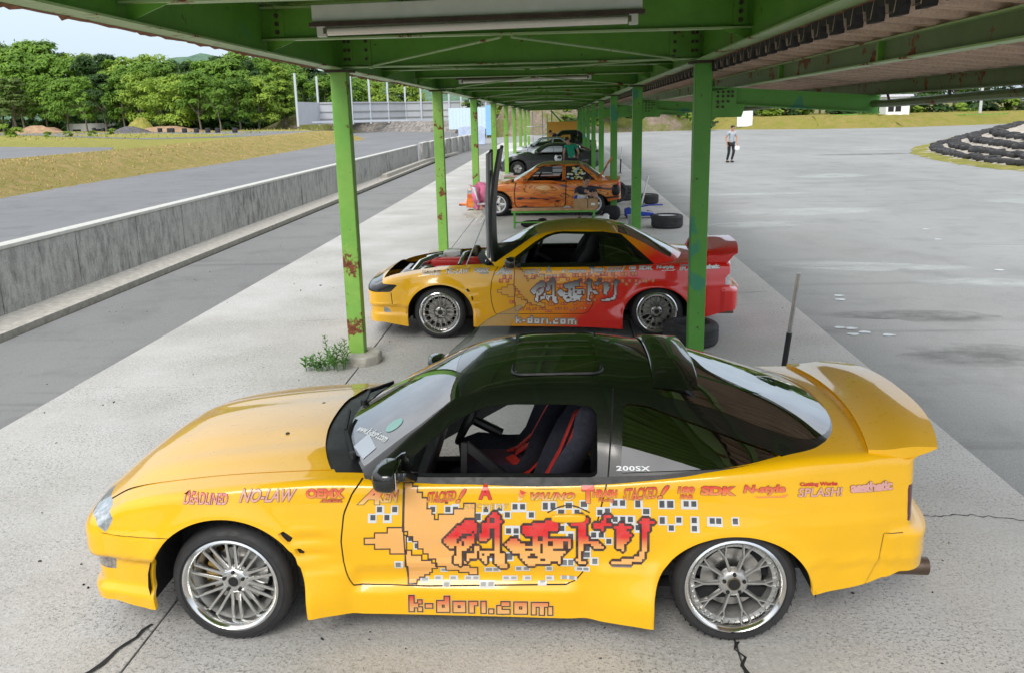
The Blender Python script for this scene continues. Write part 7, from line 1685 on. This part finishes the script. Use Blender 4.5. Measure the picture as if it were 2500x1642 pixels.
for k in range(34):
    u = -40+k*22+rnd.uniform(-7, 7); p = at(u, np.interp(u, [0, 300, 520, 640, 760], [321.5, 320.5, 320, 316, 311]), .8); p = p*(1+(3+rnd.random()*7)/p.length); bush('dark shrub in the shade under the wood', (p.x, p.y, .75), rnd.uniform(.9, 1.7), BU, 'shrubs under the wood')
for k, (u, v, s) in enumerate([(12, 333, .8), (40, 336, .6), (120, 336, .35), (165, 335, .35), (228, 334, .35), (272, 330, .4), (700, 313, 1.0), (690, 310, 1.4)]): p = at(u, v, .8); bush('yellow green tuft of weeds in the meadow' if k < 6 else 'light green scrub at the foot of the wood', (p.x, p.y, .75), s, BY_, 'weeds in the meadow' if k < 6 else 'scrub by the wood')
# named single trees
CP = crown_mesh('crown', 9, 3.6, 2.0, 52, 80, .30, MAT['needle'], 41, .55, True); TP = trunk_mesh('trunk', 9, 2.4, .22, 42, 9, .45)
p = at(42, 324, .8); tree('pine_tree', 'spreading pine with a bare lower trunk at the left end of the wood', CP, TP, (p.x, p.y, .75), 1.05)
CY = crown_mesh('crown', 8.5, 2.6, 1.6, 46, 90, .28, MAT['leaf_y'], 43, .6); TY = trunk_mesh('trunk', 8.5, 2.2, .16, 44, 6, .3)
p = aty(696, 304, 132); tree('young_tree', 'yellow green pointed young tree on the mound beside the grey panel fence', CY, TY, (p.x, p.y, 1.6), .95)
mb = MB(); r = random.Random(8)
def branch(p, d, L, rr, n):
    q = p+d*L; mb.tube([p, p.lerp(q, .5)+Vector((r.uniform(-.1, .1), r.uniform(-.1, .1), 0)), q], [rr, rr*.8, rr*.6], 6, cap=False)
    if n:
        for _ in range(3): branch(q, (d+Vector((r.uniform(-.8, .8), r.uniform(-.6, .6), r.uniform(-.1, .5)))).normalized(), L*.68, rr*.58, n-1)
branch(Vector((0, 0, -.2)), Vector((.05, 0, 1)), 2.6, .16, 4); p = at(432, 319, .8); t = thing('bare_tree', 'bare pale branched tree standing in front of the wood', 'tree', (p.x, p.y, .75)); link('trunk', mesh('trunk', mb.v, mb.f, M('pale_bark', (.30, .26, .22), .9), None, 60), t)
# mound, rubble foot and grey panel fence
o = heap('soil_heap', (-38.5, 135, .2), 9, 4, 2.6, MAT['hill'], 12); prop(o, 'scrubby earth mound at the left end of the grey panel fence', 'mound')
fl = [at(u, v, 1.4) for u, v in ((729, 306), (781, 303), (862, 301), (906, 299.5), (950, 298), (992, 296.5), (1030, 295.5), (1066, 294.5), (1098, 293.8), (1127, 293), (1150, 292.5), (1170, 292), (1187, 291.5), (1199, 291))]
ft = thing('panel_fence', 'tall grey panel fence with long posts on a rubble bank beyond the track', 'fence', (0, 0, 0)); MAT['panel'] = M('grey_fence_panel', (.46, .48, .52), .6, var=.06, scale=.6); MAT['fpost'] = M('pale_steel_post', (.50, .54, .60), .4, .3, var=.06)
for i, p in enumerate(fl):
    if i < len(fl)-1:
        q = fl[i+1]; mb = MB(); mb.bar((p.x, p.y, 2.9), (q.x, q.y, 2.9), .08, 3.0); mb.build('fence_panel', MAT['panel'], ft)
        for z in (2.05, 3.05, 4.2): mb = MB(); d = (q-p).normalized(); nn = Vector((-d.y, d.x, 0)); nn = nn if nn.y < 0 else -nn; mb.bar(Vector((p.x, p.y, z))+nn*.1, Vector((q.x, q.y, z))+nn*.1, .10, .14); mb.build('fence_rail', MAT['grey'], ft)
    mb = MB(); mb.box((p.x, p.y-.12, 1.2+3.4), (.26, .26, 6.8)); mb.build('fence_post', MAT['fpost'], ft)
rl = [(-47, 160), (-39, 148), (-32, 142), (-24, 136), (-17, 128), (-12, 122), (-9.5, 112)]
def rubble(name, line, h, w, mat, seed):
    r = random.Random(seed); P = []
    for i in range(len(line)-1):
        for k in range(16): P.append(Vector(line[i]+(0,)).lerp(Vector(line[i+1]+(0,)), k/16))
    V = []; Fc = []; n = 8
    for i, p in enumerate(P):
        d = (P[min(i+1, len(P)-1)]-P[max(i-1, 0)]).normalized(); nn = Vector((d.y, -d.x, 0)); nn = nn if nn.y > 0 else -nn
        for j in range(n): q = j/(n-1); V.append(p+nn*(q*w+r.uniform(-.25, .25))+Vector((0, 0, -.1+h*min(1, q*1.8)+r.uniform(-.18, .18)*(0 < j < n-1))))
    for i in range(len(P)-1):
        for j in range(n-1): a = i*n+j; Fc.append((a, a+n, a+n+1, a+1))
    return link(name, mesh(name, V, Fc, mat, None, 0))
t = NT('grey_rubble'); f = t.noise(1.6, 6, .7); v_ = t.vor(1.3); c = t.mix(t.rng(f, .3, .7), (.14, .13, .13), (.42, .39, .36)); c = t.mix(t.rng(v_, .05, .3, .7, 0), c, (.06, .055, .06)); t.bsdf(c, .95, 0, t.bump(t.math('ADD', f, v_), 1, .3), spec=.1); MAT['rubble'] = t.m
o = rubble('rubble_bank', rl, 1.5, 3.5, MAT['rubble'], 5); prop(o, kind='structure')
gr = [at(u, v, 1.75) for u, v in ((762, 299), (862, 296.5), (1000, 294), (1130, 292.5))]; t = thing('guard_rail', 'long white guard rail along the top of the rubble bank', 'guard rail', (0, 0, 0))
for a, b in zip(gr, gr[1:]): mb = MB(); mb.bar(a, b, .12, .20); mb.build('rail_beam', MAT['fpost'], t)
# pale corrugated hoarding, blue sheet and barrier at the end of the pit wall
t = thing('hoarding', 'pale blue corrugated hoarding at the far end of the pit wall', 'hoarding', (-9.6, 92, 0)); V = []; Fc = []; MAT['paleblue'] = M('pale_blue_sheet', (.55, .68, .74), .5, var=.05)
for k in range(49): V += [(-1.6+k*.082, -.04*(k % 4 < 2), .9), (-1.6+k*.082, -.04*(k % 4 < 2), 3.0)]
link('hoarding_sheet', mesh('hoarding_sheet', V, [(2*k, 2*k+2, 2*k+3, 2*k+1) for k in range(48)], MAT['paleblue'], None, 0), t)
for x in (-1.5, .4, 2.2): mb = MB(); mb.box((x, .1, 1.5), (.08, .08, 3.0)); mb.build('hoarding_post', MAT['grey'], t)
mb = MB(); mb.box((-7.05, 90.5, 1.75), (.5, .06, 2.9)); o = mb.build('blue_sheet', M('bright_blue_sheet', (.22, .46, .74), .5)); prop(o, 'upright bright blue sheet at the right end of the hoarding', 'sheet')
mb = MB(); mb.prism([(-1.1, 0), (1.1, 0), (1.1, 1.35), (.9, 1.5), (-.9, 1.5), (-1.1, 1.35)], -.1, .1); mb.box((0, -.13, .75), (.08, .06, 1.3)); o = mb.build('white_barrier', M('blue_white_plastic', (.42, .50, .66), .5, var=.2, scale=2), bevel=.03); o.location = (-7.15, 74, -.03); prop(o, 'blue white plastic barrier standing under the bright blue sheet', 'barrier')
o = rubble('dark_rubble', [(-13.5, 118), (-11, 110), (-9.6, 100)], 1.9, 1.5, MAT['darkrock'], 8); prop(o, kind='structure')
# tyre stacks, block hut and board along the far track
st = tyre_mesh(.55, .3, .42, 14); stm = mesh('tyre_stack', st.v, st.f, MAT['rubber'], None, 40)
for k, (u, v) in enumerate([(133, 321), (140, 321), (230, 321), (252, 321.5), (274, 322), (391, 323.5), (414, 324), (421, 324), (451, 324.5), (480, 324.5), (508, 324.5), (532, 324.5), (574, 324.5)]):
    p = at(u, v, .86)
    o = link('marker_stack', stm); o.location = (p.x, p.y, .86); o.scale = (.55, .55, 1.3); prop(o, 'black tyre marker at the edge of the far track', 'marker', 'black tyre markers along the far track')
p0, p1 = at(157, 322, .84), at(226, 322, .84); t = thing('block_shelter', 'low long grey block shelter with dark openings before the wood', 'shelter', ((p0.x+p1.x)/2, p0.y+2, .8)); L = p1.x-p0.x; mb = MB(); mb.box((0, 0, .65), (L, 2.0, 1.3)); mb.build('wall', M('pale_grey_block', (.42, .42, .41), .9, var=.1), t)
for x, w, h in ((-.32, .15, .3), (.10, .14, .3), (.30, .14, .7)): mb = MB(); mb.box((x*L, -1.0, h/2+.05), (w*L, .04, h)); mb.build('opening', MAT['matte'], t)
p = at(295, 319, .84); t = thing('track_board', 'small orange board on legs in front of the wood', 'board', (p.x, p.y, .8)); mb = MB(); mb.box((0, 0, .75), (.95, .05, .62)); mb.build('board', M('orange_yellow_board', (.70, .36, .05), .6), t); mb = MB(); mb.box((.02, -.03, .72), (.34, .02, .34)); mb.build('board_mark', M('brown_mark', (.28, .10, .02), .7), t)
for s in (-1, 1): mb = MB(); mb.box((s*.4, 0, .25), (.06, .06, .5)); mb.build('leg', MAT['grey'], t)
# ---- far right: hut, poles, board, trees, tyre terraces
p = at(2182, 285.5, 1.22); t = thing('white_hut', 'small white hut with two dark windows on top of the grass bank', 'hut', (p.x, 106, 1.22)); t.location.x = aty(2182, 280, 106).x; mb = MB(); mb.box((0, 0, 1.0), (2.6, 2.2, 2.0)); mb.build('wall', MAT['white'], t)
mb = MB(); mb.prism([(-1.6, 2.0), (1.6, 2.0), (1.5, 2.25), (-1.5, 2.25)], -1.4, 1.4); mb.build('roof', M('pale_lilac_roof', (.62, .62, .72), .5), t)
for x in (-.75, .05): mb = MB(); mb.box((x, -1.11, .75), (.62, .04, .75)); f = mb.build('window', MAT['matte'], t); mb = MB(); mb.box((x, -1.13, 1.16), (.7, .05, .06)); mb.build('window_frame', MAT['grey'], f)
for k, u in enumerate((2153, 2392)):
    x = aty(u, 280, 108).x; t = thing('utility_pole', ('slim grey pole just left of the white hut', 'slim grey pole right of the white hut, on the grass bank')[k], 'pole', (x, 108, 1.2)); mb = MB(); mb.tube([(0, 0, 0), (0, 0, 9.5)], [.17, .12], 10); mb.build('pole_shaft', M('pale_concrete_pole', (.50, .51, .52), .7), t); mb = MB(); mb.box((0, 0, 9.0), (1.6, .1, .1)); mb.build('crossarm', MAT['grey'], t)
for z, (u0_, u1_) in ((283, (2250, 2460)), (281, (2040, 2150))):
    a, b = aty(u0_, z, 107), aty(u1_, z, 107); t = thing('green_railing', 'thin green railing on the bank %s of the white hut' % ('right' if u0_ > 2200 else 'left'), 'railing', (0, 0, 0)); mb = MB(); mb.bar((a.x, 107, a.z), (b.x, 107, a.z), .06, .1); mb.build('rail', MAT['steel_green'], t)
    for q in (0, .5, 1): mb = MB(); x = a.x+(b.x-a.x)*q; mb.box((x, 107, (a.z+1.2)/2), (.06, .06, max(.1, a.z-1.2))); mb.build('railing_post', MAT['steel_green'], t)
p = at(1818, 306, 0.0); t = thing('white_board', 'blank white board standing at the foot of the rocky slope', 'board', (aty(1818, 300, 106).x, 106, 0)); mb = MB(); mb.box((0, 0, 1.15), (1.75, .08, 1.75)); mb.build('board', MAT['white'], t)
for s in (-1, 1): mb = MB(); mb.box((s*.7, .06, .3), (.08, .08, .6)); mb.build('leg', MAT['grey'], t)
LR = ['dark leafy tree behind the grass bank across the lot', 'mid green leafy tree behind the grass bank across the lot', 'bright green tree behind the grass bank across the lot']
r = random.Random(21)
for k in range(24):
    x = 20+k*2.5+r.uniform(-1, 1); y = 118+r.uniform(0, 12)+.12*x; q = r.choice([0, 0, 0, 1, 1, 2]); m = (3, 0, 2)[q]; tree('bank_tree', LR[q], CR[m], TR[m], (x, y, 1.0), r.uniform(.62, .95), r.uniform(0, 6), 'trees behind the grass bank')
for k in range(16): x = 22+k*3.2+r.uniform(-1, 1); bush('green shrub along the top of the grass bank', (x, 112+.12*x+r.uniform(-1, 1), 1.1), r.uniform(.8, 1.5), (BU, BY_)[k % 2], 'shrubs on the grass bank')
for k in range(46): 
    x = r.uniform(-13, 17); q = r.random(); bush('low scrub bush on the slope behind the shelter', (x, 103+q*13+max(0, -x-6)*.8, .3+8*q*.75*min(1, (19-x)/16+.1)), r.uniform(.3, .8), (BY_, BU, BY_)[k % 3], 'scrub on the slope')
# sandy mound with terraces of tyres
tm_ = [(18.6, 33.5), (18.0, 36.5), (18.0, 39.5), (18.5, 43.5), (19.6, 48.5), (21.6, 53.5), (25.3, 60), (31, 70)]
MAT['sand'] = M('pale_sandy_gravel', (.40, .36, .31), .95, var=.25, scale=2.5, bump=.6, bscale=16)
o = strip('gravel_mound', list(reversed(tm_)), [(-1.0, -.02), (-.3, .02), (0, .08), (.8, .22), (1.6, .46), (2.6, .70), (3.8, .95), (6, 1.35), (9, 1.7), (16, 1.8)], MAT['sand'], .08, 12, .05, 13); prop(o, kind='structure')
o = strip('mound_verge', list(reversed(tm_)), [(-1.1, -.025), (-.8, .02), (-.4, .04), (0, .05)], MAT['turf'], .15, 14, .02, 14); prop(o, kind='structure')
tm1 = tyre_mesh(.33, .18, .22, 18); tmesh = mesh('terrace_tyre', tm1.v, tm1.f, MAT['rubber2'], None, 40)
L = [Vector(p+(0,)) for p in tm_]
def along(d0, step):
    out = []; acc = 0
    for a, b in zip(L, L[1:]):
        seg = (b-a).length; d = (b-a).normalized(); n = Vector((d.y, -d.x, 0)); n = n if n.x > 0 else -n
        while acc < seg: out.append((a+d*acc+n*d0, d)); acc += step
        acc -= seg
    return out
ROWS = ['bottom', 'second', 'third', 'top']
for row, (d0, z) in enumerate(((.15, .03), (1.05, .24), (2.0, .50), (3.1, .78))):
    for i, (p, d) in enumerate(along(d0, .68)):
        if row > 1 and i % 9 == 8: continue
        o = link('terrace_tyre', tmesh); o.location = (p.x+rnd.uniform(-.06, .06), p.y+rnd.uniform(-.06, .06), z+rnd.uniform(-.03, .04)); o.rotation_euler = (rnd.uniform(-.12, .12), .18+rnd.uniform(-.1, .1), rnd.uniform(0, 6)); prop(o, 'black tyre in the %s row of the terraced tyre bank' % ROWS[row], 'tyre', '%s row of tyres on the gravel bank' % ROWS[row])
# weeds at the foot of the near post
def weed(label, c, n, h, seed):
    t = thing('weed', label, 'plant', c, 0, 'weeds by the near post'); r = random.Random(seed)
    for s in range(n):
        mb = MB(); a = r.uniform(0, 6.28); ln = r.uniform(.05, .5); d = Vector((math.cos(a)*ln, math.sin(a)*ln, 1)).normalized(); p = Vector((r.uniform(-.10, .10), r.uniform(-.06, .06), 0)); L_ = h*r.uniform(.4, 1); mb.tube([p, p+d*L_], [.004, .002], 5)
        for k in range(int(L_/.011)):
            q = p+d*(L_*(.15+.85*k*.011/L_)); aa = k*2.4; e = Vector((math.cos(aa), math.sin(aa), .55)).normalized(); sdv = e.cross(d).normalized(); l = .075*(1.1-.5*k*.011/L_)*r.uniform(.7, 1.2); mb.add([q, q+e*l*.5+sdv*.011, q+e*l, q+e*l*.5-sdv*.011], [(0, 1, 2, 3)])
        mb.build('stem', [MAT['weed']], t, smooth=0)
MAT['weed'] = M('weed_leaves', (.07, .20, .02), .7, var=.3, scale=30)
p = at(812, 905); weed('taller feathery weed growing at the foot of the near left post', (p.x+.02, p.y+.05, 0), 11, .36, 2); weed('low feathery weed left of the taller one by the near left post', (p.x-.20, p.y+.02, 0), 12, .20, 3)
